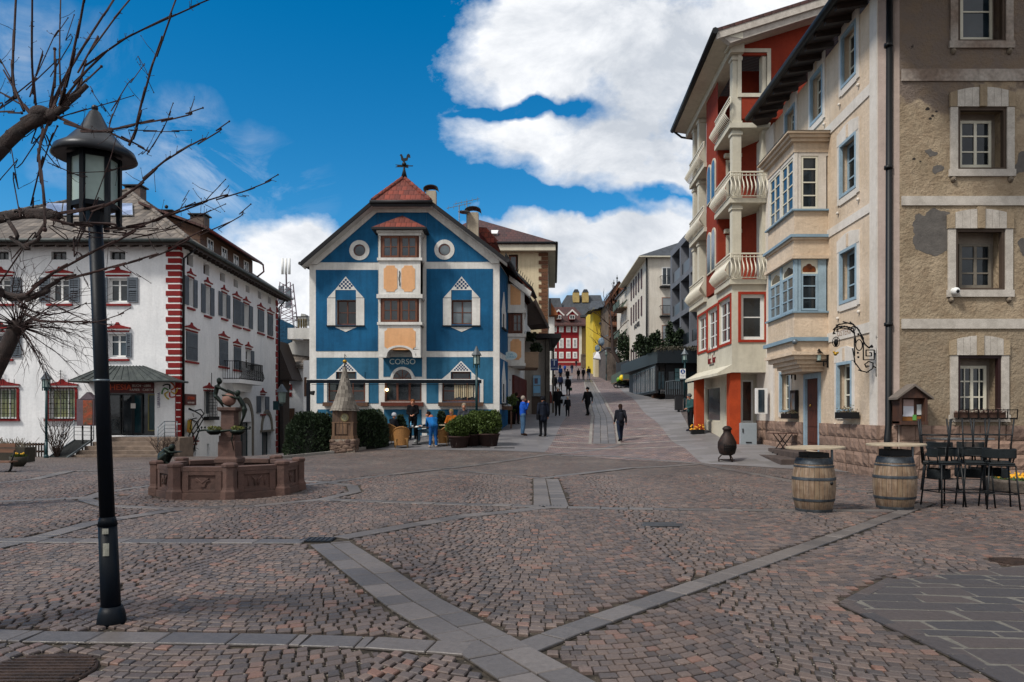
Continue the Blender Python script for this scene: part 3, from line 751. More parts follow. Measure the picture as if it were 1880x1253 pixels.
# ================================================================== shared materials
m_white=Mplaster('white_render','d2d0cb','bcbab4',bp=.3,streak=.1)
m_blue=Mplaster('blue_render','195a82','124a6d',bp=.3,streak=.12)
m_bluelow=Mplaster('blue_render_low','2e6583','20506a',bp=.3,streak=.14)
m_peach=Mplaster('peach_render','d2a277','c9976b',bp=.2,streak=.05)
m_bwood=Mwood('brown_window_wood','5a2c17','3c1d10',3)
m_bwood2=Mwood('orange_window_wood','64351a','482411',3)
m_glass=Mglass('dark_glass','12171a')
m_glassb=Mglass('sky_glass','1a242b',.05)
m_curt=Mglass('curtained_glass','3f464a',.12)
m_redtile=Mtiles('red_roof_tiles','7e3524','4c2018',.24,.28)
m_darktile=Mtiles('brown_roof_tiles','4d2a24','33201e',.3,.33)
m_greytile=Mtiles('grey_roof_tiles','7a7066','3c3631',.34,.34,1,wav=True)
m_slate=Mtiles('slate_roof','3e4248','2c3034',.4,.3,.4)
m_dark=M('black_metal','0d0f11',.5,.1,3,60,.1)
m_iron=M('wrought_iron','121212',.55,.1,3,60,.2,metal=.4)
m_fascia=M('dark_fascia','1b1b1e',.6,.1,3,40,.2)
m_zinc=M('zinc_sheet','6c757b',.45,.1,2,30,.15,metal=.5)
m_copper=M('weathered_copper','4a504e',.55,.15,2,30,.2,c2='33393a',metal=.3)
m_checkb=M('navy_paint','12365c',.8,.1)
m_roofwood=Mwood('dark_roof_timber','33231a','1f1611',3,0)
m_brownwood=Mwood('brown_boards','5a3a24','3a2517',3,2)
m_green=M('green_paint_metal','12393c',.4,.12,3,40,.1,c2='0c2a30')
m_navy=M('dark_navy_metal','050d17',.5,.12,4,50,.12,c2='03080e',spec=.16)
m_frost=M('frosted_lamp_glass','8fa09a',.35,.08,2,20,.05)
m_lit=Memit('lit_bulb','ffd9a0',6)
# ================================================================== BLUE HOUSE
BF=Fc(W(568,HZ,34).x,34,1,0); BS=Fc(W(917,HZ,34).x,34,.115,1)
zb=-.5
bh=thing('blue_house','blue and white café house with a red tiled hipped gable and central bay','house',(BF.o.x+4.4,34,.4))
def blue():
 F=BF
 hol=[F.r(*a) for a in ((618,656,551,597),(829,868,551,596),(602,671,683,738),(812,880,683,738),(706,774,697,738))]
 zt=F.px(568,484)[1]; U=F.px(917,HZ)[0]
 b=MB(); wallh(b,F,0,U,zb,zt,hol,.22)
 g=F.pl([(568,484),(917,484),(790,372),(683,372)])
 b.face([F.at(u,z) for u,z in g])
 dep=V((.115,1,0))*16
 A=F.at(0,zb);B=F.at(0,zt);b.face([A,B,B+dep,A+dep])
 pts=[F.at(u,z) for u,z in g]
 back=[p+dep for p in [F.at(U,zb),F.at(0,zb)]+[F.at(u,z) for u,z in (g[0],g[3],g[2],g[1])]]
 b.face(back)
 # right (street) side wall
 C=F.at(U,zb);D=F.at(U,zt); b.face([C,C+dep,D+dep,D])
 for i,j in ((1,2),(2,3),(3,0)): b.face([pts[i],pts[j],pts[j]+dep,pts[i]+dep])
 # dark room behind the openings
 w=b.build('wall',m_white,bh)
 # painted fields
 p=MB(); d0,d1=.003,.016
 def pf(mb,pts,e=0): mb.fpoly(F,F.pl(pts),d0+e,d1+e)
 pf(p,[(582,482),(694,482),(694,390),(692,390)][:3]+[(691,390)])
 pf(p,[(783,481),(903,481),(787,390),(783,390)]); pf(p,[(694.2,424),(782.8,424),(782.8,390),(694.2,390)])
 for x0,x1,y0,y1,hs in ((580,694,496,645,[hol[0]]),(783,905,494,645,[hol[1]])):
  r=F.r(x0,x1,y0,y1); wallh(p,F,*r,hs,.0,d=d1)
 p.build('blue_field',m_blue,bh)
 q=MB()
 for x0,x1,y0,y1,hs in ((581,695,657,741,[hol[2]]),(783,905,656,741,[hol[3]])):
  r=F.r(x0,x1,y0,y1); wallh(q,F,*r,hs,.0,d=d1)
 for a in ((583,695,752,800),(784,905,752,800),(705,774,752,800)): q.fbox(F,*F.r(*a),.003,.016)
 pf(q,[(704,656),(775,656),(775,692),(762,692),(754,679),(739,674),(724,679),(716,692),(704,692)])
 q.build('blue_field',m_bluelow,bh)
 # round windows
 for cx,cy in ((660,460),(816,459)):
  u,z=F.px(cx,cy); R=18.5/39.7; ri=11/39.7
  s=MB(); n=32
  for k in range(n):
   a,c=2*PI*k/n,2*PI*(k+1)/n
   P=lambda r,t,d: F.at(u+r*math.cos(t),z+r*math.sin(t),d)
   s.face([P(ri,a,.035),P(R,a,.035),P(R,c,.035),P(ri,c,.035)]); s.face([P(R,a,0),P(R,c,0),P(R,c,.035),P(R,a,.035)]); s.face([P(ri,c,0.02),P(ri,a,0.02),P(ri,a,.035),P(ri,c,.035)])
  w=s.build('round_window',m_white,bh)
  s=MB()
  for k in range(n):
   a,c=2*PI*k/n,2*PI*(k+1)/n
   P=lambda r,t,d: F.at(u+.02+r*math.cos(t),z-.02+r*math.sin(t),d)
   s.face([P(ri*.82,a,.03),P(ri*1.0,a,.03),P(ri*1.0,c,.03),P(ri*.82,c,.03)])
  s.build('frame',m_bwood,w)
  s=MB(); s.face([F.at(u+.02+ri*.9*math.cos(2*PI*k/n),z-.02+ri*.9*math.sin(2*PI*k/n),.022) for k in range(n)]); s.build('pane',m_curt if cx>700 else m_glassb,w)
 # checker triangles above windows
 def tri(x0,x1,yb,ya,lab):
  c=(x0+x1)/2; s=MB(); s.fpoly(F,F.pl([(x0,yb),(x1,yb),(c,ya)]),.017,.027); t=s.build('checkered_gable',m_white,bh)
  s=MB(); rows=6; h=(yb-ya-3)/rows; n=0
  for r in range(rows):
   y1=yb-2-h*r; y0=y1-h
   hw=(x1-x0)/2*(y0-ya)/(yb-ya)
   for k in range(-9,10):
    if (k+r)%2: continue
    xa=c+k*h*1.0-h/2; xb=xa+h
    if xa<c-hw-1 or xb>c+hw+1: continue
    xa=max(xa,c-hw);xb=min(xb,c+hw)
    s.fbox(F,*F.r(xa,xb,y0,y1),.028,.031)
  s.build('checker_pattern',m_checkb,t)
 for (x0,x1,y0,y1,cx) in ((618,656,551,597,635),(829,868,551,596,847.5)):
  s=MB(); J=16
  for sg in (-1,1):
   e=cx+sg*19; o=cx+sg*34
   s.fpoly(F,F.pl([(e,598),(o,598),(o,548),(e,548)]),.017,.04)
   s.fpoly(F,F.pl([(e,547),(o-sg*1,547),(e,532)]),.017,.05)
  s.fpoly(F,F.pl([(cx-20,601),(cx+20,601),(cx,610)]),.017,.035)
  bsplit(s,'window_surround',m_white,bh)
  s=MB(); s.fbox(F,*F.r(cx-35,cx+35,598,600),.0,.1); s.build('sill',m_fascia,bh)
  tri(cx-20,cx+20,533,508,'')
  u0,u1,z0,z1=F.r(x0,x1,y0,y1)
  win(bh,F,u0,u1,z0,z1,.14,.07,2,2,m_bwood,m_glass if cx<700 else m_curt,.03)
 for cx in (636,846.5):
  s=MB()
  for sg in (-1,1):
   s.fpoly(F,F.pl([(cx+sg*19,683),(cx+sg*19,697),(cx+sg*36,697)]),.017,.045)
   s.fpoly(F,F.pl([(cx+sg*35,697),(cx+sg*41,697),(cx+sg*41,740),(cx+sg*35,740)]),.017,.045)
  bsplit(s,'window_surround',m_white,bh)
  tri(cx-20,cx+20,683,663,'')
  s=MB(); s.fbox(F,*F.r(cx-41,cx+41,739,746),.017,.28); s.build('sill',m_brownwood,bh)
  u0,u1,z0,z1=F.r(cx-35,cx+34,683,738)
  zc=F.px(cx,698)[1]
  win(bh,F,u0,u1,z0,zc,.14,.08,3,2,m_bwood,m_glass,.05)
  win(bh,F,u0+.42,u1-.42,zc,z1,.1,.07,1,1,m_bwood,m_glass)
  s=MB(); s.fbox(F,u0,u0+.43,zc,z1,-.15,.0165); s.fbox(F,u1-.43,u1,zc,z1,-.15,.0165); bsplit(s,'window_cheek',m_bluelow,bh)
 # centre window with arch
 u0,u1,z0,z1=hol[4]
 win(bh,F,u0,u1,z0,z1,.14,.08,3,1,m_bwood,m_glass,.1)
 s=MB(); s.fbox(F,*F.r(701,778,739,746),.017,.3); s.build('sill',M('redbrown_sill','5c2a1c',.7),bh)
 u,z=F.px(739,696); s=MB(); n=20; ro,ri=22/39.7,17/39.7
 for k in range(n):
  a,c=PI*k/n,PI*(k+1)/n
  s.hexa([F.at(u+r*math.cos(t),z+r*math.sin(t),d) for d in (.07,) for r,t in ((ri,a),(ro,a),(ro,c),(ri,c))]+[F.at(u+r*math.cos(t),z+r*math.sin(t),.0) for r,t in ((ri,a),(ro,a),(ro,c),(ri,c))])
 s.build('arch_surround',m_white,bh)
 s=MB(); s.fpoly(F,[(u+ri*math.cos(PI*k/n),z+ri*math.sin(PI*k/n)) for k in range(n+1)],.0,.03); a=s.build('arch_window',m_glass,bh)
 s=MB()
 for k in range(1,4): t=PI*k/4; s.bar(F.at(u,z,.035),F.at(u+ri*math.cos(t),z+ri*math.sin(t),.035),.035)
 s.fbox(F,u-ri,u+ri,z-.05,z+.05,0,.06); s.build('frame',m_bwood,a)
 s=MB(); s.ball(F.at(F.px(710,716)[0],F.px(710,716)[1],-.05),.07,8); s.build('window_lamp',m_lit,bh)
 # name over the door
 t=text('cafe_name','CORSO',F,F.px(739,665)[0],F.px(739,665)[1],.03,.36,M('cream_lettering','b8c4c0',.7,0,bp=0),bh,.02)
 text('cafe_name','Cafè',F,F.px(733,653)[0],F.px(733,653)[1],.03,.22,MC['cream_lettering'],bh,.02,shear=.3)
 # ------------- bay (erker)
 E=F.off(.85); k=34/33.15
 ux=lambda x:E.px(x,HZ)[0]; zy=lambda y:E.px(739,y)[1]
 L,R=ux(696),ux(772)
 b=MB()
 for y0,y1,ex in ((479,542,0),(597,642,0)): b.fbox(E,L,R,zy(y1),zy(y0),-.85,0)
 b.fbox(E,L,L+.06,zy(600),zy(420),-.85,-.02); b.fbox(E,R-.06,R,zy(600),zy(420),-.85,-.02)
 for y0,y1,ex in ((419,428,.10),(428,433,.04),(474,479,.08),(541,548,.10),(592,597,.08)): b.fbox(E,L-ex,R+ex,zy(y1),zy(y0),-.85,ex)
 # lower lip with a shallow arch
 n=14; c=(L+R)/2; hw=(R-L)/2
 pts=[(L,zy(642)),(L,zy(655)),(L+hw*.30,zy(655))]
 for i in range(n+1):
  t=PI-PI*i/n; pts.append((c+hw*.62*math.cos(t),zy(655)+(.42)*math.sin(t)**.8))
 pts+=[(R-hw*.30,zy(655)),(R,zy(655)),(R,zy(642))]
 b.fpoly(E,pts,-.85,0)
 b.build('bay',m_white,bh)
 b=MB()
 for i in range(n): 
  t0=PI-PI*i/n;t1=PI-PI*(i+1)/n
  f=lambda t,e:(c+hw*(.62+e)*math.cos(t),zy(655)+(.42+e*.6)*math.sin(t)**.8)
  b.fpoly(E,[f(t0,0),f(t1,0),f(t1,.14),f(t0,.14)],0,.05)
 b.fbox(E,L-.02,L+hw*.36,zy(657),zy(654),-.1,.06); b.fbox(E,R-hw*.36,R+.02,zy(657),zy(654),-.1,.06)
 b.build('bay_moulding',m_white,bh)
 b=MB()
 def notch(u0,u1,z0,z1,r=.12):
  return [(u0+r,z0),(u1-r,z0),(u1-r,z0+r*.5),(u1-r*.4,z0+r),(u1,z0+r*1.2),(u1,z1-r*1.2),(u1-r*.4,z1-r),(u1-r,z1-r*.5),(u1-r,z1),(u0+r,z1),(u0+r,z1-r*.5),(u0+r*.4,z1-r),(u0,z1-r*1.2),(u0,z0+r*1.2),(u0+r*.4,z0+r),(u0+r,z0+r*.5)]
 b.fpoly(E,notch(ux(704.5),ux(729.5),zy(536),zy(488)),.0,.015); b.fpoly(E,notch(ux(737),ux(762),zy(536),zy(488)),.0,.015)
 b.fpoly(E,notch(ux(706),ux(763),zy(643),zy(603)),.0,.015)
 bsplit(b,'peach_panel',m_peach,bh)
 b=MB(); b.tube([E.at(ux(733.3)+.02*math.sin(i),zy(498+i*3),.02) for i in range(10)],.018,6); b.build('painted_figure',m_dark,bh)
 for y0,y1,gm in ((433,474,m_glassb),(548,592,m_glass)):
  b=MB(); b.fbox(E,L+.06,R-.06,zy(y1),zy(y0),-.5,-.04)
  w=b.build('bay_window',m_bwood,bh)
  for a,c_ in ((702,733),(735,766)):
   win(bh,E,ux(a),ux(c_),zy(y1)+.02,zy(y0)-.02,-.01,.09,2,2,m_bwood2,gm,.03)
 # bay roof
 b=MB(); apx=V((W(738,394,33.6).x,33.7,W(738,394,33.5).z)); z0=zy(420)
 q=[E.at(L-.28,z0,.28),E.at(R+.28,z0,.28),E.at(R+.28,z0+.0,-.85),E.at(L-.28,z0,-.85)]
 tp=[q_*1 for q_ in q]
 for i in range(4): b.face([q[i],q[(i+1)%4],apx])
 b.build('bay_roof',m_redtile,bh)
 b=MB(); b.fbox(E,L-.3,R+.3,z0-.09,z0-.003,-.85,.31); b.build('bay_gutter',m_fascia,bh)
 # ------------- main roof
 ridge=V((W(741,326,34.8).x,34.8,W(741,326,34.8).z)); rb=ridge+V((.115,1,0))*15
 eL=W(552,480,33.35); eR=W(931,475,33.35); cL=W(683,368,33.35); cR=W(790,368,33.35)
 dd=V((.115,1,0))*17; T=V((0,0,.2))
 b=MB()
 b.face([eL,cL,ridge,rb,eL+dd]); b.face([eR,eR+dd,rb,ridge,cR]); b.face([cL,cR,ridge])
 b.face([eL+dd,rb,eR+dd]); b.build('roof',m_redtile,bh)
 b=MB()
 for a,c_,h in ((eL,cL,.22),(cR,eR,.22)):
  b.hexa([a-T,c_-T,c_-T+V((0,.1,0)),a-T+V((0,.1,0)),a-V((0,.02,0)),c_-V((0,.02,0)),c_+V((0,.1,0)),a+V((0,.1,0))])
 b.tube([cL+V((-.1,-.02,-.08)),cR+V((.1,-.02,-.08))],.09,8)
 b.box(cL.x,cR.x,33.36,33.5,cL.z-.25,cL.z-.05)
 b.tube([eL+V((-.03,-.05,-.1)),eL+dd+V((-.03,0,-.1))],.08,8); b.tube([eR+V((.03,-.05,-.1)),eR+dd+V((.03,0,-.1))],.08,8)
 b.build('verge',m_fascia,bh)
 b=MB()  # pale underside between verge and wall
 for a,c_ in ((eL,cL),(cR,eR),(cL,cR)):
  b.hexa([a-T+V((0,.1,-.0)),c_-T+V((0,.1,0)),c_-T*1.2+V((0,.72,0)),a-T*1.2+V((0,.72,0)),a-T*.6+V((0,.1,0)),c_-T*.6+V((0,.1,0)),c_-T*.7+V((0,.72,0)),a-T*.7+V((0,.72,0))])
 # white band following the slope
 wl=[(568,486),(583,486),(692,391),(786,391),(903,484),(917,484),(917,476),(793,369),(684,369),(568,474)]
 b.fpoly(F,F.pl(wl[:3]+[(684,371),(568,474)]),.017,.08); b.fpoly(F,F.pl([(692,391),(786,391),(793,371),(684,371)]),.017,.08); b.fpoly(F,F.pl([(786,391),(903,484),(917,484),(917,474),(793,371)]),.017,.08)
 b.build('soffit',m_white,bh)
 # ridge tiles
 b=MB(); 
 for a,c_ in ((cL,ridge),(cR,ridge),(ridge,rb)):
  n=int((c_-a).length/.35)
  for i in range(n): b.tube([a+(c_-a)*(i/n),a+(c_-a)*((i+1.05)/n)],[.09,.11],6)
 b.build('ridge_tiles',m_redtile,bh)
 # ------------- street side: blue strip, side bay
 S=BS; p=MB()
 z=lambda x,y:S.px(x,y)
 zb1=z(917,646)[1]; zb0=z(917,657.5)[1]; ue=S.px(932,HZ)[0]
 p.fbox(S,.14,ue,zb1,BF.px(568,486)[1],.002,.015); p.fbox(S,.14,ue,z(917,742)[1],zb0,.002,.015); p.fbox(S,.14,ue,zb,z(917,752)[1],.002,.015)
 p.build('blue_field',m_blue,bh)
 for (y0,y1) in ((571,604),(698,741)):
  r=S.r(920.5,927,y0,y1); s=MB(); s.fbox(S,*r,.016,.06); w=bsplit(s,'window_surround',m_white,bh)
  s=MB(); s.fbox(S,r[0]+.15,r[0]+.55,r[2]+.05,r[3]-.2,.061,.066); s.build('pane',m_glass,w)
  s=MB(); um=(r[0]+r[1])/2; s.fpoly(S,[(r[0],r[3]),(r[1],r[3]),(um,r[3]+.9)],.016,.05); s.build('window_hood',m_white,bh)
  s=MB(); s.fbox(S,r[0]-.1,r[1]+.1,r[2]-.06,r[2],.0,.12); s.build('sill',m_fascia,bh)
 # side bay facing the street
 x0=W(932,HZ,37.1).x; x1=W(963,HZ,37.1).x; Y0,Y1=37.1,39.6
 zq=lambda y:W(940,y,37.1).z
 SE=Fc(x0,37.1,1,0); sx=lambda x:SE.px(x,HZ)[0]
 b=MB()
 for ya,yb in ((668,617),(573,522)): b.box(x0,x1,Y0,Y1,zq(ya),zq(yb))
 for ya,yb,e in ((672,667,.06),(619,613,.08),(575,569,.08)): b.box(x0,x1+e,Y0-e,Y1+e,zq(ya),zq(yb))
 b.box(x1-.1,x1,Y0,Y1,zq(617),zq(573))
 b.build('side_bay',m_white,bh)
 b=MB(); b.fpoly(SE,notch(sx(937),sx(957),zq(661),zq(623),.1),.0,.015); b.fpoly(SE,[(sx(937),zq(560)),(sx(956),zq(560)),(sx(956),zq(535)),(sx(937),zq(522))],.0,.015)
 b.box(x1,x1+.012,Y0+.3,Y1-.3,zq(661),zq(623)); bsplit(b,'peach_panel',m_peach,bh)
 b=MB(); b.box(x0+.03,x1-.03,Y0+.02,Y1,zq(616),zq(576)); b.build('bay_window',m_bwood,bh)
 win(bh,SE,sx(941),sx(958),zq(610),zq(577),-.01,.07,2,2,m_bwood,m_glassb,.03)
 b=MB() # catslide roof over the side bay
 a=W(946,500,37); c_=W(976,530,37)
 b.prism([a,c_,c_+V((0,0,-.16)),a+V((0,0,-.16))],V((.3,3,0))); b.build('side_roof',m_redtile,bh)
 b=MB(); b.prism([a+V((-.3,-.03,-.16)),c_+V((0,-.03,-.16)),c_+V((-.1,-.03,-.42)),a+V((-.3,-.03,-.42))],V((.02,.5,0))); b.build('soffit',m_white,bh)
 b=MB(); b.tube([a+V((0,-.04,0)),c_+V((0,-.04,0)),W(984,548,37.2)],.07,8)
 for k in range(9):
  t=k/8; q=a+(c_-a)*t; b.bar(q,q+V((.08,0,.28)),.03)
 b.build('verge',m_fascia,bh)
 b=MB(); q=[W(971,556,41),W(984,549,41),W(1004,592,41),W(978,598,41)]
 b.prism([W(984,549,41),W(1004,590,41),W(1002,596,41),W(980,553,41)],V((.3,3,0)))
 b.build('side_gable_roof',m_roofwood,bh)
 b=MB(); b.prism([W(968,560,41.3),W(982,552,41.3),W(1000,594,41.3),W(968,597,41.3)],V((.3,2.6,0))); b.build('side_gable',m_roofwood,bh)
 # balcony box beyond the bay
 b=MB(); A=W(970,676,40.5);B_=W(988,650,40.5)
 b.box(x0+.3,B_.x,40,43,A.z,A.z+.12)
 for k in range(9): y=40.05+k*.34; b.box(B_.x-.05,B_.x,y,y+.22,A.z+.12,B_.z)
 b.box(x0+.3,B_.x,40,40.06,A.z+.12,B_.z+.02); b.box(x0+.3,B_.x+.03,39.97,43.03,B_.z,B_.z+.06)
 b.build('side_balcony',M('beige_boards','9a8570',.8),bh)
 # shop front on the street side
 b=MB(); r=S.r(949,975,676,745,949)
 ua,ub=S.px(940,HZ)[0],S.px(974,HZ)[0]
 za=.9; b.fbox(S,ua,ub,za,3.6,.0,.12); b.build('shop_front',M('oxblood_paint','5b2219',.6),bh)
 n=5
 for i in range(n): 
  u=ua+(ub-ua)*(i+.12)/n; win(bh,S,u,u+(ub-ua)/n*.76,1.5,3.4,-.13,.07,1,1,M('oxblood_paint','5b2219'),m_glass,name='shop_window')
 # chimneys
 for x,y0,y1,wd,Y in ((791,350,372,.5,37),(868,390,418,.62,41)):
  p_=W(x,y0,Y); b=MB(); b.box(p_.x-wd/2,p_.x+wd/2,Y,Y+wd,p_.z-3.2,p_.z); c_=b.build('chimney',Mplaster('chimney_render','a59c8a'),bh)
  b=MB(); n=8
  for k in range(n):
   a0=PI*k/n;a1=PI*(k+1)/n; r_=wd*.75
   f=lambda t:V((p_.x+r_*math.cos(t),Y-.1,p_.z+r_*.55*math.sin(t)+.02))
   b.prism([f(a0),f(a1),f(a1)*1+V((0,0,.05)),f(a0)+V((0,0,.05))],V((0,wd+.2,0)))
  b.build('chimney_cap',m_dark,c_)
 # small red dormer behind the right slope
 q=W(905,440,42); b=MB(); b.face([W(872,417,42),W(893,418,42),W(915,443,42),W(898,447,42)]); b.prism([W(872,419,42.2),W(893,420,42.2),W(912,445,42.2),W(900,452,42.2)],V((.2,2,-.1))); b.build('dormer_roof',m_redtile,bh)
 # snow guards
 b=MB()
 for k in range(24):
  q=eR+dd*(k/24*.22)+V((-.1,0,.05)); b.bar(q,q+V((.05,0,.22)),.03)
 b.build('snow_guard',m_dark,bh)
 # hanging oval sign, facing the square
 s=MB(); P=W(937,653.5,36.3); n=28; FF=Fc(P.x-1,36.3,1,0)
 s.fpoly(FF,[(1+.34*math.cos(2*PI*k/n),P.z+.21*math.sin(2*PI*k/n)) for k in range(n)],0,.05)
 sg=s.build('oval_sign',M('pale_sign','b9cdd2',.6,.03,bp=0),bh)
 mb_=M('sign_blue','3f8fb0',.6,.03,bp=0)
 text('sign_text','Café',FF,1,P.z+.07,.056,.14,mb_,sg,.006); text('sign_text','CORSO',FF,1,P.z-.07,.056,.16,mb_,sg,.006)
blue()
# weather vane
def vane():
 P=W(742,326,34.8); o=thing('weather_vane','black iron weathercock on the tip of the blue house roof','weather vane',P)
 b=MB(); b.lathe(P,[(.16,-.05),(.06,.35),(.03,.55),(.03,.6)],10); top=W(742,281,34.8).z-P.z
 b.tube([P+V((0,0,.5)),P+V((0,0,top-.45))],.025,6); b.ball(P+V((0,0,.62)),.11,10); b.build('spire',m_dark,o)
 FF=Fc(P.x,34.8,1,0); z=P.z+top-.62
 b=MB(); b.fpoly(FF,[(-.42,z-.06),(-.3,z),(-.42,z+.06),(-.05,z+.05),(.2,z+.06),(.2,z+.02),(.42,z+.02),(.42,z-.02),(.2,z-.02),(.2,z-.1),(-.05,z-.06)],-.015,.015); b.build('arrow',m_dark,o)
 z+=.1
 b=MB(); b.fpoly(FF,[(-.04,z),(.04,z),(.04,z+.12),(.16,z+.16),(.2,z+.3),(.3,z+.28),(.28,z+.42),(.2,z+.48),(.13,z+.42),(.1,z+.28),(-.02,z+.26),(-.08,z+.4),(-.12,z+.46),(-.17,z+.45),(-.21,z+.39),(-.17,z+.38),(-.15,z+.28),(-.14,z+.18),(-.06,z+.11)],-.015,.015); b.build('rooster',m_dark,o)
vane()
def antenna(px,pyb,pyt,Y,label,dish=False,n=5):
 P=W(px,pyb,Y); T=W(px,pyt,Y); o=thing('roof_antenna',label,'antenna',P)
 b=MB(); b.tube([P-V((0,0,1.2)),T],.03,6); b.build('mast',m_zinc,o)
 b=MB(); b.bar(T+V((-.7,0,-.15)),T+V((.7,0,.15)),.025)
 for k in range(n): q=T+V((-.6+1.2*k/(n-1),0,-.13+.26*k/(n-1))); b.bar(q+V((0,-.3,-.12)),q+V((0,.3,.12)),.018); b.bar(q+V((0,0,-.14)),q+V((0,0,.14)),.016)
 b.build('aerial',m_zinc,o)
 if dish:
  b=MB(); b.lathe(P+V((-.15,-.1,.5)),[(.02,0),(.22,.03),(.34,.1)],16); d_=b.build('dish',m_zinc,o)
antenna(857,410,370,41,'tall thin roof antenna with a dish beside the rear chimney of the blue house',True)
antenna(843,412,378,40.5,'lower thin roof antenna left of the dish antenna')
# ================================================================== WHITE HOUSE (left)
m_lime=Mplaster('lime_wash','dcdcdc','cfd0d1',bp=.4,streak=.05,bs=7)
m_red=M('oxide_red_paint','7c1414',.75,.12,2,30,.2)
m_shut=M('grey_shutter','59616a',.7,.1,3,30,.2)
m_frame=M('white_frame','d5d5d2',.6,.04,bp=0)
m_stair=Mstone('stair_stone','7b6a5c','574b42')
WX=W(330,HZ,38).x
LF=Fc(WX,38,1,0); LS=Fc(WX,38,-.033,1)
wh=thing('white_house','large white lime washed house with red corner quoins and grey tiled hip roof','house',(WX-7,40,-.7))
def peds(F,u0,u1,z,par,sc_=1,grate=False):
 b=MB(); w=u1-u0; c=(u0+u1)/2
 b.fbox(F,u0-.1,u1+.1,z,z+.07,.0,.14); b.fbox(F,u0-.02,u1+.02,z-.16,z-.09,.0,.06)
 b.fpoly(F,[(u0-.02,z+.08),(u1+.02,z+.08),(c+w*.12,z+.2),(c+.06,z+.34),(c-.06,z+.34),(c-w*.12,z+.2)],0,.05)
 b.build('pediment',m_red,par)
 b=MB(); b.fbox(F,u0-.06,u1+.06,z-.08,z-.005,0,.1); b.build('pediment_moulding',m_frame,par)
def sillr(F,u0,u1,z,par):
 b=MB(); b.fbox(F,u0-.04,u1+.04,z-.1,z,0,.1); b.build('sill',m_red,par)
def shutter(F,ua,ub,z0,z1,par,ang=.0,name='shutter'):
 b=MB(); d0=.03; d1=.07
 L=(ub-ua)
 G_=F
 b.fbox(G_,ua,ub,z0,z1,d0,d0+.025)
 fw=.07*(1 if L>0 else -1)
 for a,c in ((ua,ua+fw),(ub-fw,ub)): b.fbox(G_,min(a,c),max(a,c),z0,z1,d0+.025,d1)
 for zz in (z0,(z0+z1)/2-.04,z1-.08): b.fbox(G_,min(ua,ub)+.07,max(ua,ub)-.07,zz,zz+.08,d0+.025,d1-.004)
 n=int((z1-z0)/.11)
 for i in range(n):
  zz=z0+.09+i*.11
  if zz>z1-.14: break
  b.fbox(G_,min(ua,ub)+.07,max(ua,ub)-.07,zz,zz+.045,d0+.025,d1-.015)
 b.build(name,m_shut,par)
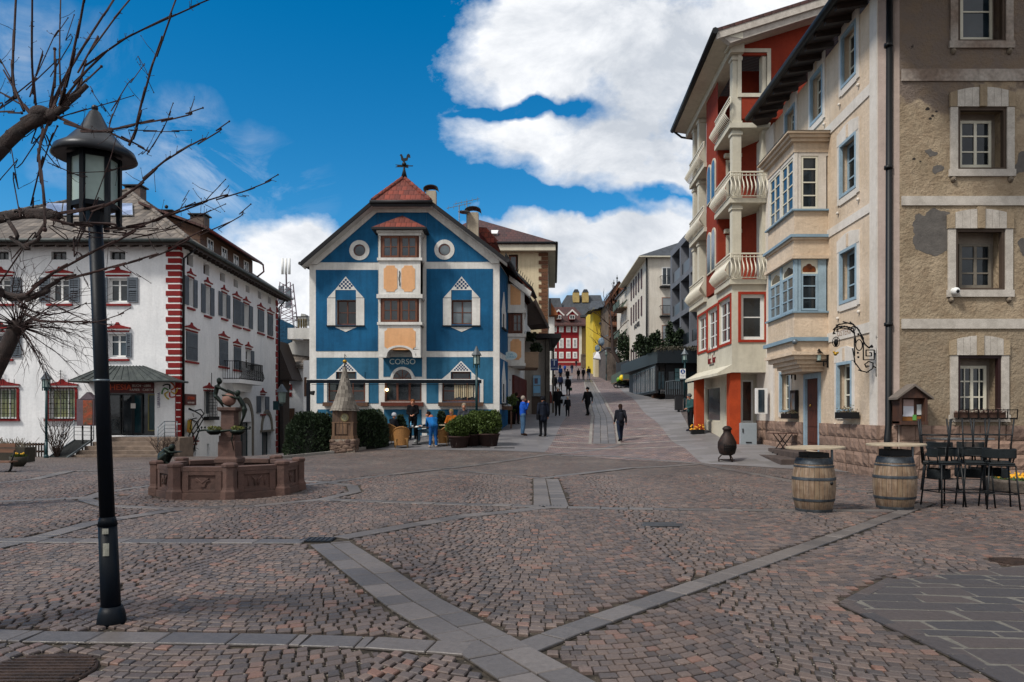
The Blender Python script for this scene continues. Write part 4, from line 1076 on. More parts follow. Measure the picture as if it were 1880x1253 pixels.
def left():
 U0=LF.px(-190,HZ)[0]; ze=10.5; zb=-2.4
 H=[]
 top=[LF.r(x0,x1,462,477) for x0,x1 in ((-10,16),(94,122),(202,230))]
 r3=[LF.r(x0,x1,511,555) for x0,x1 in ((-18,20),(93,127),(199,234))]
 r2=[LF.r(x0,x1,613,656) for x0,x1 in ((-16,20),(199,233))]
 r1=[LF.r(x0,x1,714,769) for x0,x1 in ((-20,30),(91,137))]
 sh=[LF.r(191,284,722,800)]
 hol=top+r3+r2+r1+sh
 b=MB(); wallh(b,LF,U0,0,zb,ze,hol,.3)
 L=17.66
 s4=[LS.r(*a) for a in ((343,354.5,467,489,349),(373.5,384.5,485,505,379),(404,413,501,517,408),(429,437,514,528,433),(451,458,525,537,454),(474,480,536,549,477),(492,497.5,545,558,495))]
 w3=[(345,354,512,562,350),(376,385,527,577,381),(407,415,540,582,411),(428,440,551,596,434),(447,456,560,601,452),(473,483.5,570,609,478),(491,500,578,616,495)]
 sh3=[1,1,1,0,1,0,0]
 w2=[(341.5,361,611,662,351),(402.5,417,625,672,410),(429,441,638,678,435),(451,460,643,678,456)]
 w0=[(478,486,728,758,482)]
 r3s=[LS.r(*a) for a in w3]; r2s=[LS.r(*a) for a in w2]; w0s=[LS.r(*a) for a in w0]
 gr=LS.r(375,392,717,762,384)
 doors=[LS.r(440,462,775,842,451),LS.r(481,498,790,842,490),LS.r(402,412,800,842,407)]
 niche=LS.r(380,384.5,815,838,382)
 nw=LS.r(349,360,817,838,355)
 holS=s4+[r for r,k in zip(r3s,sh3)]+r2s+w0s+[gr]+doors+[niche,nw]
 wallh(b,LS,0,L,zb-1,ze,holS,.3)
 E=LS.at(L,0); 
 b.face([E+V((0,0,zb-1)),E+V((-15,0,zb-1)),E+V((-15,0,ze)),E+V((0,0,ze))])
 A=LF.at(U0,0); b.face([A+V((0,0,zb)),A+V((0,17,zb)),A+V((0,17,ze)),A+V((0,0,ze))])
 b.build('wall',m_lime,wh)
 # windows front
 for r in top: win(wh,LF,*r,rec=.2,fw=.05,cols=2,rows=1,fm=m_dark,gm=m_glass,name='attic_window')
 for i,r in enumerate(r3):
  win(wh,LF,*r,rec=.2,fw=.1,cols=2,rows=2,mid=.72,fm=m_frame,gm=m_glass,mw=.05)
  peds(LF,r[0]-.1,r[1]+.1,r[3]+.25,wh); sillr(LF,r[0]-.15,r[1]+.15,r[2]-.1,wh)
  shutter(LF,r[1]+.02,r[1]+.56,r[2]-.02,r[3]+.03,wh); shutter(LF,r[0]-.56,r[0]-.02,r[2]-.02,r[3]+.03,wh)
 for i,r in enumerate(r2):
  win(wh,LF,*r,rec=.2,fw=.1,cols=2,rows=2,mid=.66,fm=m_frame,gm=m_glassb if i else m_glass,mw=.05)
  peds(LF,r[0]-.1,r[1]+.1,r[3]+.25,wh); sillr(LF,r[0]-.05,r[1]+.1,r[2]-.1,wh)
  shutter(LF,r[1]-.02,r[1]+.26 if i else r[1]+.56,r[2]-.02,r[3]+.03,wh); shutter(LF,r[0]-.26,r[0],r[2]-.02,r[3]+.03,wh)
 for i,r in enumerate(r1):
  win(wh,LF,*r,rec=.2,fw=.08,cols=3,rows=1,fm=m_frame,gm=M('lit_curtain_glass','8a8c62',.3,.1,1,5,0,c2='5d6e66'),mw=.05)
  peds(LF,r[0]-.1,r[1]+.1,r[3]+.16,wh); 
  s=MB()
  for a,c in ((r[0]-.16,r[0]-.03),(r[1]+.03,r[1]+.16)): s.fbox(LF,a,c,r[2],r[3],0,.04)
  s.fbox(LF,r[0]-.2,r[1]+.2,r[2]-.12,r[2],0,.14); s.build('red_surround',m_red,wh)
  s=MB(); n=8
  for k in range(n+1): u=r[0]+(r[1]-r[0])*k/n; s.bar(LF.at(u,r[2],.16),LF.at(u,r[3]+.02,.16),.025)
  for k in range(7): z=r[2]+(r[3]-r[2])*k/6; s.bar(LF.at(r[0],z,.17),LF.at(r[1],z,.17),.025)
  for k in range(4): s.ball(LF.at(r[0]+(r[1]-r[0])*(k+.5)/4,(r[2]+r[3])/2,.17),.05,6)
  c=(r[0]+r[1])/2
  s.bar(LF.at(c,r[3]+.2,.12),LF.at(c,r[3]+.95,.12),.025)
  for zz,w_ in ((.6,.1),(.75,.16),(.9,.1)): s.bar(LF.at(c-w_,r[3]+zz,.12),LF.at(c+w_,r[3]+zz,.12),.02)
  for e in (-1,1):
   for q in (.45,.75): s.bar(LF.at(c+e*q*.9,r[3]+.2,.12),LF.at(c+e*q*.9,r[3]+.5,.12),.02)
  s.build('window_grille',m_iron,wh)
 # side windows
 for r in s4: win(wh,LS,*r,rec=.25,fw=.05,cols=1,rows=1,fm=m_brownwood,gm=m_glass,name='attic_window')
 for r,k in zip(r3s,sh3):
  peds(LS,r[0]-.05,r[1]+.05,r[3]+.2,wh); sillr(LS,r[0]-.1,r[1]+.1,r[2]-.12,wh)
  wd=r[1]-r[0]
  if k:
   win(wh,LS,*r,rec=.25,fw=.08,cols=2,rows=2,fm=m_frame,gm=m_glass)
   shutter(LS,r[0]-wd*.78,r[0]-.02,r[2]-.02,r[3]+.03,wh); shutter(LS,r[1]+.02,r[1]+wd*.78,r[2]-.02,r[3]+.03,wh)
  else: shutter(LS,r[0],r[1],r[2],r[3],wh)
 for i,r in enumerate(r2s):
  peds(LS,r[0]-.05,r[1]+.05,r[3]+.2,wh); 
  if i<3: shutter(LS,r[0],r[1],r[2],r[3],wh); sillr(LS,r[0]-.1,r[1]+.1,r[2]-.06,wh)
  else: win(wh,LS,*r,rec=.2,fw=.08,cols=1,rows=2,fm=m_frame,gm=m_glass); shutter(LS,r[1],r[1]+.6,r[2],r[3],wh)
 r=w0s[0]; win(wh,LS,*r,rec=.25,fw=.08,cols=2,rows=2,fm=m_frame,gm=m_glass); peds(LS,r[0],r[1],r[3]+.25,wh); sillr(LS,r[0],r[1],r[2]-.1,wh)
 wd=(r[1]-r[0])*.9; shutter(LS,r[0]-wd,r[0]-.02,r[2],r[3],wh); shutter(LS,r[1]+.02,r[1]+wd,r[2],r[3],wh)
 win(wh,LS,*gr,rec=.2,fw=.06,cols=2,rows=1,fm=m_frame,gm=m_glassb); peds(LS,gr[0]-.1,gr[1]+.1,gr[3]+.1,wh)
 s=MB()
 for k in range(7): u=gr[0]+(gr[1]-gr[0])*k/6; s.bar(LS.at(u,gr[2]-.1,.2),LS.at(u,gr[3]+.05,.2),.03)
 for k in range(9): z=gr[2]+(gr[3]-gr[2])*k/8; s.bar(LS.at(gr[0],z,.2),LS.at(gr[1],z,.2),.025)
 s.bar(LS.at((gr[0]+gr[1])/2,gr[3]+.2,.15),LS.at((gr[0]+gr[1])/2,gr[3]+1,.15),.03)
 s.fbox(LS,gr[0]-.1,gr[1]+.1,gr[2]-.3,gr[2]-.1,.0,.3); s.build('window_grille',m_iron,wh)
 for i,r in enumerate(doors): 
  w=(r[1]-r[0]); win(wh,LS,r[0],r[1],r[2],r[3],rec=.28,fw=.1,cols=2,rows=1,fm=M('teal_door','173a40',.5),gm=m_glass,name='arch_door')
  c=(r[0]+r[1])/2; n=12; s=MB()
  ro=w/2*1.28; hz_=r[3]
  if i<2:
   for k in range(n):
    a,cc=PI*k/n,PI*(k+1)/n; ri=w/2*.98
    f=lambda q,t,d: LS.at(c+q*math.cos(t),hz_+q*math.sin(t)*1.05,d)
    s.hexa([f(ri,a,.06),f(ro,a,.06),f(ro,cc,.06),f(ri,cc,.06),f(ri,a,0),f(ro,a,0),f(ro,cc,0),f(ri,cc,0)])
   if i==0:
    s.fbox(LS,c-ro,c-w/2,r[2],hz_,0,.06); s.fbox(LS,c+w/2,c+ro,r[2],hz_,0,.06)
   else: s.fbox(LS,c-ro*1.1,c+ro*1.1,hz_-.12,hz_+.02,.0,.1)
   s.build('stone_arch',Mstone('arch_stone','7d7466','5f584e'),wh)
 win(wh,LS,*niche,rec=.25,fw=.05,cols=1,rows=1,fm=m_frame,gm=m_glass); win(wh,LS,*nw,rec=.25,fw=.05,cols=1,rows=1,fm=m_red,gm=m_glass)
 peds(LS,nw[0],nw[1],nw[3]+.15,wh)
 # quoins
 s=MB(); s2=MB(); y=449.0; k=0
 while y<690:
  h=11.0; x0=305 if k%2 else 309
  r=LF.r(x0,330,y+1.6,y+h-.6)
  s.fbox(LF,r[0],.04,r[2],r[3],0,.05); s.fbox(LS,0,.35 if k%2 else .2,r[2],r[3],0,.045)
  s2.fbox(LF,r[0],.035,r[3],r[3]+.06,0,.042); s2.fbox(LS,.0,.36,r[3],r[3]+.06,0,.04)
  y+=h+1.0; k+=1
 r=LF.r(322,330,692,838); s.fbox(LF,r[0],.04,r[2],r[3],0,.03); s.fbox(LS,0,.3,r[2],r[3],0,.03)
 y=700
 while y<830: q=LF.r(324,332,y,y+1.6); s2.fbox(LF,q[0],.045,q[2],q[3],0,.045); y+=13
 s.build('quoins',m_red,wh); s=MB()
 y=0
 for k in range(26):
  z=zb+k*.48; s.fbox(LS,L-.5 if k%2 else L-.35,L+.03,z,z+.4,0,.05)
 s.build('quoins',m_red,wh); s2.build('quoin_joints',m_frame,wh)
 # roof
 oh=.85; zf=10.35
 eFR=V((WX+oh,38-oh,zf)); eFL=V((LF.at(U0,0).x-oh,38-oh,zf)); eBR=LS.at(L+1,zf)+V((oh,0,0)); eBL=V((eFL.x,56,zf))
 ap=V((W(235,350,46).x,46,W(235,350,46).z)); ab=V((ap.x-.5,52,ap.z))
 s=MB(); s.face([eFL,eFR,ap]); s.face([eFR,eBR,ab,ap]); s.face([eBR,eBL,ab]); s.face([eBL,eFL,ap,ab]); s.build('roof',m_greytile,wh)
 s=MB()
 for a,c in ((eFL,ap),(eFR,ap),(ap,ab)):
  n=int((c-a).length/.4)
  for i in range(n): s.tube([a+(c-a)*(i/n)+V((0,0,.03)),a+(c-a)*((i+1.05)/n)+V((0,0,.03))],[.1,.13],6)
 s.build('ridge_tiles',m_greytile,wh)
 s=MB(); I=V((0,0,-.12))
 for a,c in ((eFL,eFR),(eFR,eBR)):
  s.tube([a+I*.3,c+I*.3],.09,8)
 s.build('gutter',m_copper,wh)
 s=MB(); t=.16
 s.hexa([V((eFL.x,eFL.y+.1,zf-t-.1)),V((eFR.x-.1,eFR.y+.1,zf-t-.1)),V((WX,38.02,zf+.05)),V((eFL.x,38.02,zf+.05)),V((eFL.x,eFL.y+.1,zf-.06)),V((eFR.x-.1,eFR.y+.1,zf-.06)),V((WX,38.02,zf+.2)),V((eFL.x,38.02,zf+.2))])
 a=V((eFR.x-.1,eFR.y+.1,zf-t-.1)); c=eBR+V((-.1,0,-t-.1)); e=LS.at(L,zf+.05,-.02); f=V((WX-.02,38,zf+.05))
 s.hexa([a,c,e,f,a+V((0,0,.2)),c+V((0,0,.2)),e+V((0,0,.15)),f+V((0,0,.15))])
 for k in range(30):
  p=LS.at(k*.62,zf-.2,.0); s.bar(p+V((.02,0,.1)),p+V((oh-.12,0,-.1)),.1,.14)
 for k in range(26):
  p=LF.at(-k*.62-.3,zf-.2,0); s.bar(p+V((0,-.02,.1)),p+V((0,-(oh-.12),-.1)),.1,.14)
 s.build('eaves',m_roofwood,wh)
 s=MB(); s.tube([LS.at(.35,zf-.15,.75),LS.at(.2,zf-.75,.12),LS.at(.2,-1,.1)],.06,8); s.tube([LS.at(L-.1,zf-.15,.75),LS.at(L+.1,zf-.8,.1),LS.at(L+.1,-1.5,.1)],.06,8); bsplit(s,'downpipe',m_dark,wh)
 # solar panels
 def onroof(px,py):  # on front slope
  n=(eFR-eFL).cross(ap-eFL); r=V(((px-CX)/FL,1,(HZ-py)/FL)); o=V((0,0,CH)); t=(eFL-o).dot(n)/r.dot(n); return o+r*t
 n_=(eFR-eFL).cross(ap-eFL).normalized(); n_=n_ if n_.z>0 else -n_
 for k in range(5):
  x0=82+k*33-0; x1=x0+31; q=[onroof(x0+ (0 if k else 5),399),onroof(x1,399),onroof(x1+3 if k<4 else x1-1,377),onroof(x0+3,377)]
  s=MB(); s.prism([p+n_*.06 for p in q],n_*.06); pn=s.build('solar_panel',M('solar_rim','a9aeb4',.3,.02,bp=0,metal=.6),wh)
  c=(q[0]+q[2])/2
  s=MB(); s.face([c+(p-c)*.93+n_*.125 for p in q]); s.build('cells',Mglass('solar_cells','70788a',.15),pn)
 # dormer
 s=MB(); d0=V((-17.35,41.9,12.05)); d1=V((-17.65,52,12.05)); r0=V((-21.3,41.9,13.5)); r1=V((-21.6,52,13.5))
 s.prism([d0,d1,r1,r0],V((0,0,.14))); s.build('dormer_roof',m_darktile,wh)
 s=MB(); s.hexa([V((-17.95,42.3,10.3)),V((-18.2,51.6,10.3)),V((-21.6,51.6,10.3)),V((-21.3,42.3,10.3)),V((-17.95,42.3,12.2)),V((-18.2,51.6,12.2)),V((-21.6,51.6,13.4)),V((-21.3,42.3,13.4))]); s.build('dormer',m_brownwood,wh)
 DF=Fc(-17.95,42.3,-.027,1)
 for u in (1.0,3.3,5.4,7.4): win(wh,DF,u,u+.9,10.9,11.9,rec=-.06,fw=.08,cols=2,rows=1,fm=m_frame,gm=m_glassb,name='dormer_window')
 s=MB(); s.tube([d0+V((.05,0,-.02)),d1+V((.05,0,-.02))],.07,6); s.tube([d1+V((.05,0,-.05)),d1+V((.1,0,-.5)),d1+V((-.4,0,-.9))],.06,6); s.build('dormer_gutter',M('red_metal','5c1b18',.5),wh)
 for x,y0,y1,w_,Y in ((243,345,375,1.0,47),(362,398,425,.9,46.5)):
  p=W(x,y0,Y); s=MB(); s.box(p.x-w_/2,p.x+w_/2,Y,Y+.8,p.z-2.5,p.z); c=s.build('chimney',Mstone('brick_chimney','5f5048','473b35'),wh)
  s=MB(); s.box(p.x-w_/2-.12,p.x+w_/2+.12,Y-.1,Y+.9,p.z+.12,p.z+.2); s.box(p.x-w_/2,p.x-w_/2+.1,Y,Y+.8,p.z,p.z+.12); s.box(p.x+w_/2-.1,p.x+w_/2,Y,Y+.8,p.z,p.z+.12); s.build('chimney_cap',m_dark,c)
 p=W(307,390,48); s=MB(); s.box(p.x-.3,p.x+.3,48,48.6,p.z-2.5,p.z); s.box(p.x-.38,p.x+.38,47.9,48.7,p.z+.1,p.z+.16); s.ball(p+V((-.05,0,.35)),.13,6); s.build('chimney',m_dark,wh)
 # balcony
 ub0,ub1=LS.px(422,HZ)[0]-1.2,LS.px(455,HZ)[0]
 zb0=LS.px(440,706)[1]
 s=MB(); s.fbox(LS,ub0,ub1,zb0-.02,zb0+.22,0,1.0); 
 s.fpoly(LS.off(0),[(ub0+.3,zb0-.02),(ub1-.3,zb0-.02),(ub1-.6,zb0-.5),(ub0+.8,zb0-.5)],0,.4); s.build('balcony_slab',m_lime,wh)
 s=MB(); zt=zb0+1.3
 for a,c,d_,e in ((ub0,ub1,.97,.97),(ub0,ub0,.0,.97),(ub1,ub1,0,.97)):
  A_=LS.at(a,0,d_); C_=LS.at(c,0,e); D=(C_-A_); n=max(2,int(D.length/.13))
  for k in range(n+1):
   q=A_+D*k/n
   out=LS.n*(.12 if a!=c else 0)
   s.tube([q+V((0,0,zb0+.2)),q+out+V((0,0,zb0+.45)),q+V((0,0,zb0+.9)),q+V((0,0,zt))],.016,4,False)
  for z in (zt,zb0+.25): s.bar(A_+V((0,0,z)),C_+V((0,0,z)),.04)
 s.build('balcony_railing',m_iron,wh)
 # canopy over the shop door
 r=LF.r(135,322,673,700); z0,z1=r[2],r[3]; e0,e1=LF.px(131,HZ)[0]+1.2,LF.px(322,HZ)[0]-.6
 e0,e1=LF.px(128,HZ,1.6)[0],LF.px(333,HZ,1.6)[0]-.4; t0,t1=LF.px(199,HZ)[0],LF.px(268,HZ)[0]
 zt=LF.px(230,673)[1]; ze_=LF.px(230,700,1.6)[1]
 a=[LF.at(e0,ze_,0),LF.at(e0,ze_,1.7),LF.at(e1,ze_,1.7),LF.at(e1,ze_,0)]; t=[LF.at(t0,zt,0),LF.at(t0+.0,zt,.35),LF.at(t1,zt,.35),LF.at(t1,zt,0)]
 s=MB(); s.hexa(a+t); c=s.build('canopy',m_copper,wh)
 s=MB()
 for k in range(13):
  f=k/12; s.bar(a[1]+(a[2]-a[1])*f+V((0,0,.02)),t[1]+(t[2]-t[1])*f+V((0,0,.02)),.03)
 for k in range(1,3):
  f=k/3; s.bar(a[0]+(a[1]-a[0])*f,t[0]+(t[1]-t[0])*f,.03); s.bar(a[3]+(a[2]-a[3])*f,t[3]+(t[2]-t[3])*f,.03)
 s.tube([a[0],a[1],a[2],a[3]],.06,6); s.build('seams',m_copper,c)
 # shop front
 r=sh[0]; s=MB(); s.fbox(LF,r[0],r[1],r[2],r[3],-.45,-.3); s.build('shop_interior',m_glass,wh)
 q=LF.r(183,283,703,722); s=MB(); s.fbox(LF,q[0],q[1],q[2],q[3],0,.12); fb=s.build('shop_fascia',M('dark_red_fascia','4a120f',.5,.05,bp=0),wh)
 mo=M('orange_letters','b8451f',.5,.03,bp=0); mwt=M('white_letters','b8b2ac',.6,.02,bp=0)
 text('shop_name','ATHESIA',LF,LF.px(214,712)[0],LF.px(214,712)[1],.125,.42,mo,fb,.02,squash=1.05)
 text('shop_text','BUCH · LIBRI',LF,LF.px(262,708)[0],LF.px(262,709)[1],.125,.17,mwt,fb); text('shop_text','PAPIER · CARTA',LF,LF.px(262,716)[0],LF.px(262,716.5)[1],.125,.17,mwt,fb)
 for x0,x1,fm in ((193,218,m_dark),(220,240,m_dark),(241,258,m_dark),(268,284,M('brass_frame','6b6435',.5))):
  q=LF.r(x0,x1,724,797 if x0<265 else 792); win(wh,LF,*q,rec=.2,fw=.06,cols=1,rows=1,fm=fm,gm=M('shop_teal_glass','14333a',.12,.3,1,5,0) if x0>238 else m_glass,name='shop_door')
 random.seed(3); s=MB()
 for k in range(22):
  u=LF.px(198+random.random()*16,HZ)[0]; z=LF.px(230,730+random.random()*55)[1]; s.fbox(LF,u,u+.2,z,z+.12,-.29,-.27)
 s.build('window_display',Mrand('paper_goods','9c8a6c','5b7f86'),wh)
 q=LF.r(237,246,741,750); s=MB(); s.fbox(LF,*q,-.17,-.16); s.build('door_notice',mwt,wh)
 # painted emblem of curved strokes
 cu,cz=LF.px(312,718); 
 for k,(cn,ccl) in enumerate((('emblem_orange','b5552a'),('emblem_black','1c1c1c'),('emblem_green','3f7a3a'),('emblem_yellow','b3a02c'),('emblem_red','a5341f'),('emblem_gold','b7922e'))):
  a0=k*PI/3+.5; s=MB(); pts=[]
  for i in range(9):
   t=i/8; rr=.08+t*.36; an=a0+(.0 if t<.6 else (t-.6)*2.4); pts.append(LF.at(cu+rr*math.cos(an),cz+rr*math.sin(an),.03))
  s.tube(pts,.035,5); s.build('wall_emblem',M(cn,ccl,.6,.05,bp=0),wh)
 text('vertical_sign','LIBRERIA',LF,LF.px(292,735)[0],LF.px(292,735)[1],.03,.2,M('mauve_letters','5a4a6a',.7,.05,bp=0),wh,vert=True)
 # square red plate on the side wall
 q=LS.r(337,357,724,744,347); s=MB(); s.fbox(LS,*q,.02,.1); pl=s.build('red_shop_plate',M('dark_red_fascia','4a120f'),wh)
 text('plate_text','ATHESIA',LS,(q[0]+q[1])/2,q[3]-.22,.105,.22,mo,pl,squash=1.1); text('plate_text','BUCH LIBRI',LS,(q[0]+q[1])/2,q[2]+.12,.105,.13,mwt,pl,squash=1.3)
left()
# stairs, ramp, rails
def leftstuff():
 xL,xR=W(172,HZ,36).x,W(312,HZ,36).x; zt=LF.px(240,802)[1]; zb0=-.62
 o=thing('stone_steps','brown stone steps up to the bookshop door of the white house','steps',((xL+xR)/2,36,zb0))
 n=5
 for i in range(n):
  b=MB(); y=36.9-i*.36+0.36*(0); z1=zt-(zt-zb0)*i/n
  b.box(xL-(.28*i),xR+(.0 if i else 0),36.6-.36*i,37.98,zb0-.8,z1-.004*i) if i==0 else b.box(xL-.2*i,xR-.05,36.6-.36*i,36.6-.36*(i-1)-.005,zb0-.8,z1)
  b.build('step',m_stair,o,bevel=.02)
 b=MB(); x1=W(333,HZ,36.6).x; b.box(xR+.02,x1,36.4,37.97,zb0-1,zt-.01); b.build('landing',m_stair,o)
 P=W(150,820,35); r=thing('access_ramp','dark sloping metal ramp laid over the left side of the steps','ramp',(P.x,36,-.5))
 a=W(82,845,34.6); c=W(118,845,34.6); d_=W(170,808,36.3); e=W(138,808,36.6)
 b=MB(); b.prism([a,c,d_,e],V((0,0,-.06))); b.build('deck',M('ramp_grating','141a1a',.6,.2,8,60,.6),r)
 b=MB(); b.bar(c,d_,.05,.09); b.bar(a,e,.05,.09); b.bar(a,c,.06,.06); b.build('edge_rail',m_zinc,r)
 def rail(lab,pts,posts):
  b=MB(); o=thing('handrail',lab,'handrail',pts[0])
  for dz in (0,-.18,-.36,-.54,-.72): b.tube([p+V((0,0,dz)) for p in pts],.022 if dz==0 else .012,5)
  for k in posts:
   p=pts[k]; b.tube([p,p+V((0,0,-.95))],.022,6)
  b.build('rail',m_zinc,o)
 rail('grey tubular handrail rising beside the ramp on the left',[W(112,800,35),W(136,772,36.5),W(172,773,36.8)],(0,1,2))
 rail('grey tubular handrail right of the bookshop steps',[W(290,785,35),W(302,774,36.3),W(325,774,36.4)],(0,1,2))
 # poster case
 P=W(160,818,36.2); o=thing('poster_case','free standing poster case with small pitched roof beside the steps','poster case',(P.x,36.2,zg(P.x,36.2)))
 x0,x1=W(143,HZ,36).x,W(174,HZ,36).x; z0,z1=W(0,782,36).z,W(0,733,36).z
 b=MB(); b.box(x0,x1,35.9,36.2,z0,z1); b.prism([(x0+.15,35.88,z1),(x1+.05,35.88,z1),((x0+x1)/2+.1,35.88,z1+.34)],(0,.36,0)); b.build('case',M('mauve_grey_metal','5d5157',.6),o)
 b=MB(); b.box(x0+.32,x1-.05,35.88,35.897,z0+.06,z1-.06); b.build('poster',M('orange_poster','a1401f',.6,.5,3,5,0,c2='31473a'),o)
 b=MB()
 for x in (x0+.2,x1-.2): b.tube([(x,36.05,z0),(x,36.05,zg(x,36)-.2)],.04,6)
 b.build('legs_frame',m_dark,o)
 # picket fence
 P=W(40,838,36.5); o=thing('picket_fence','low dark picket fence along the foot of the white house','fence',(P.x,36.5,-.6)); b=MB()
 x=W(-60,HZ,36.5).x
 while x<W(84,HZ,36.5).x:
  z=zg(x,36.5)-.05; b.box(x,x+.07,36.5,36.53,z,W(0,813,36.5).z+.05*math.sin(x*3)*.2); x+=.14
 b.build('pickets',M('dark_fence_wood','2b2420',.8),o)
 b=MB()
 for zz in (816,829): z=W(0,zz,36.5).z; b.box(W(-60,HZ,36.5).x,W(84,HZ,36.5).x,36.54,36.58,z-.06,z+.04)
 b.build('fence_rails',M('fence_rail_wood','6a3d25',.8),o)
leftstuff()
# houses behind, seen between the two
def between():
 # scaffolding-like radio mast
 P=W(526,560,75); o=thing('radio_mast','slim lattice radio mast with white antennas above the far roofs','mast',(P.x,75,3))
 zb0=W(0,640,75).z; zt=W(0,520,75).z; hw=.95
 b=MB(); n=9
 for sx in (-1,1):
  for sy in (-1,1): b.tube([(P.x+sx*hw*1.2,75+sy*hw,zb0),(P.x+sx*hw*.55,75+sy*hw*.5,zt)],.06,5)
 for k in range(n):
  f0,f1=k/n,(k+1)/n; w0,w1=hw*(1.2-.65*f0),hw*(1.2-.65*f1); z0,z1=zb0+(zt-zb0)*f0,zb0+(zt-zb0)*f1
  for sy in (-.7,.7):
   b.bar((P.x-w0,75+sy,z0),(P.x+w1,75+sy,z1),.05); b.bar((P.x+w0,75+sy,z0),(P.x-w1,75+sy,z1),.05); b.bar((P.x-w0,75+sy,z0),(P.x+w0,75+sy,z0),.05)
 top=W(525,475,75); b.tube([(P.x,75,zt-1),(top.x,75,top.z)],.08,6); b.build('lattice',M('mast_metal','6a5a62',.5,metal=.3),o)
 b=MB()
 for dx in (-.35,0,.35): b.tube([top+V((dx,0,0)),top+V((dx,0,-1.6))],.13,8)
 b.build('antenna_panel',m_frame,o)
 b=MB(); b.box(P.x-.6,P.x-.1,74.3,74.6,zt-2.2,zt-.4); b.box(P.x+.1,P.x+.6,74.3,74.6,zt-2.6,zt-.6); b.build('radio_box',m_zinc,o)
 # terrace building with blue netting
 X0=W(505,HZ,62).x; X1=W(600,HZ,62).x
 o=thing('terrace_building','white building with roof terrace behind the gap left of the blue house','building',((X0+X1)/2,62,-1))
 b=MB(); z=W(0,607,62).z; b.box(X0-3,X1,62,72,-3,z); b.box(W(540,HZ,62).x,X1,60.2,62,z-.9,z); b.build('wall',m_white,o)
 b=MB(); zt=W(0,582,60).z
 for k in range(30): x=W(538,HZ,60.3).x+k*.12; b.box(x,x+.03,60.3,60.33,z,zt)
 b.box(W(536,HZ,60).x,X1,60.28,60.35,zt,zt+.08); b.build('terrace_railing',m_dark,o)
 b=MB(); x=W(508,HZ,61).x; zz=W(0,560,61).z
 b.prism([(x,61,W(0,640,61).z),(W(536,HZ,61).x,61,W(0,628,61).z),(W(540,HZ,61).x,61,W(0,598,61).z),(x,61,W(0,583,61).z)],(0,.1,0)); b.build('blue_netting',M('blue_net','1f4e6c',.9,.3,6,40,.5),o)
 b=MB(); b.prism([W(546,582,63),W(566,582,63),W(561,600,63),W(545,600,63)],V((0,.1,0)));
 b.prism([W(548,596,61.5),W(553,576,61.5),W(560,577,61.5),W(566,596,61.5)],V((0,1,0))); b.build('terrace_furniture_cover',M('pale_canvas','a7a7a2',.9),o)
 b=MB()
 for k in range(4): x=W(548+k*4.4,HZ,60.6).x; b.box(x,x+.12,60.5,60.55,z,zt-.1)
 b.build('terrace_screen',M('ochre_cloth','7d6a3c',.9),o)
 # small white house with grey roof
 o=thing('small_white_house','small white house with grey roof and brown gate behind the hedge','house',(W(535,HZ,60).x,60,-1.5))
 X0=W(508,HZ,60).x; X1=W(556,HZ,60).x
 F_=Fc(X0,60,1,0); b=MB(); zt=W(0,668,60).z
 b.box(X0-1,X1,60,66,-3,zt); b.build('wall',m_lime,o)
 b=MB(); b.face([W(506,668,59.6),W(558,672,59.6),W(572,640,64),W(520,632,64)]); b.face([W(558,672,59.6),W(572,640,64),W(590,660,64)]); b.prism([W(506,669,59.6),W(558,673,59.6),W(572,641,64),W(520,633,64)],V((0,0,-.2))); b.build('roof',m_greytile,o)
 b=MB(); b.box(W(543,HZ,56).x,W(552,HZ,56).x,56,56.7,W(0,640,64).z,W(0,622,56).z); b.build('chimney',m_lime,o)
 r=F_.r(528,536,706,716); win(o,F_,*r,rec=-.05,fw=.08,cols=1,rows=1,fm=m_red,gm=m_glass)
 r=F_.r(528,536,721,729); b=MB(); b.fbox(F_,*r,0,.04); b.build('red_panel',m_red,o)
 r=F_.r(519,541,750,792); b=MB(); b.fbox(F_,*r,0,.1); b.build('gate',m_brownwood,o)
 # dark leaning roofs beside the white house
 o=thing('wooden_lean_to','dark timber lean-to roof against the far corner of the white house','lean-to',(W(515,HZ,56).x,57,0))
 b=MB(); b.prism([W(508,625,57),W(536,697,57),W(508,697,57)],V((0,3,0))); b.build('roof',m_roofwood,o)
 b=MB(); b.prism([W(508,712,56.2),W(520,725,56.2),W(508,725,56.2)],V((0,1,0))); b.box(W(508,HZ,57.4).x,W(520,HZ,57.4).x,57.4,59,-3,W(0,697,57).z); b.build('side',m_roofwood,o)
 # cream house strip left of the blue house
 o=thing('cream_house','pale house with brown shutter glimpsed between hedge and blue house','house',(W(562,HZ,48).x,48,-.8))
 b=MB(); x0,x1=W(557,HZ,48).x,W(600,HZ,48).x; b.box(x0,x1,48,56,-3,W(0,662,48).z); b.build('wall',m_lime,o)
 F_=Fc(x0,48,1,0); b=MB(); b.fbox(F_,*F_.r(559,563,693,728),0,.08); b.build('shutter',m_brownwood,o)
between()
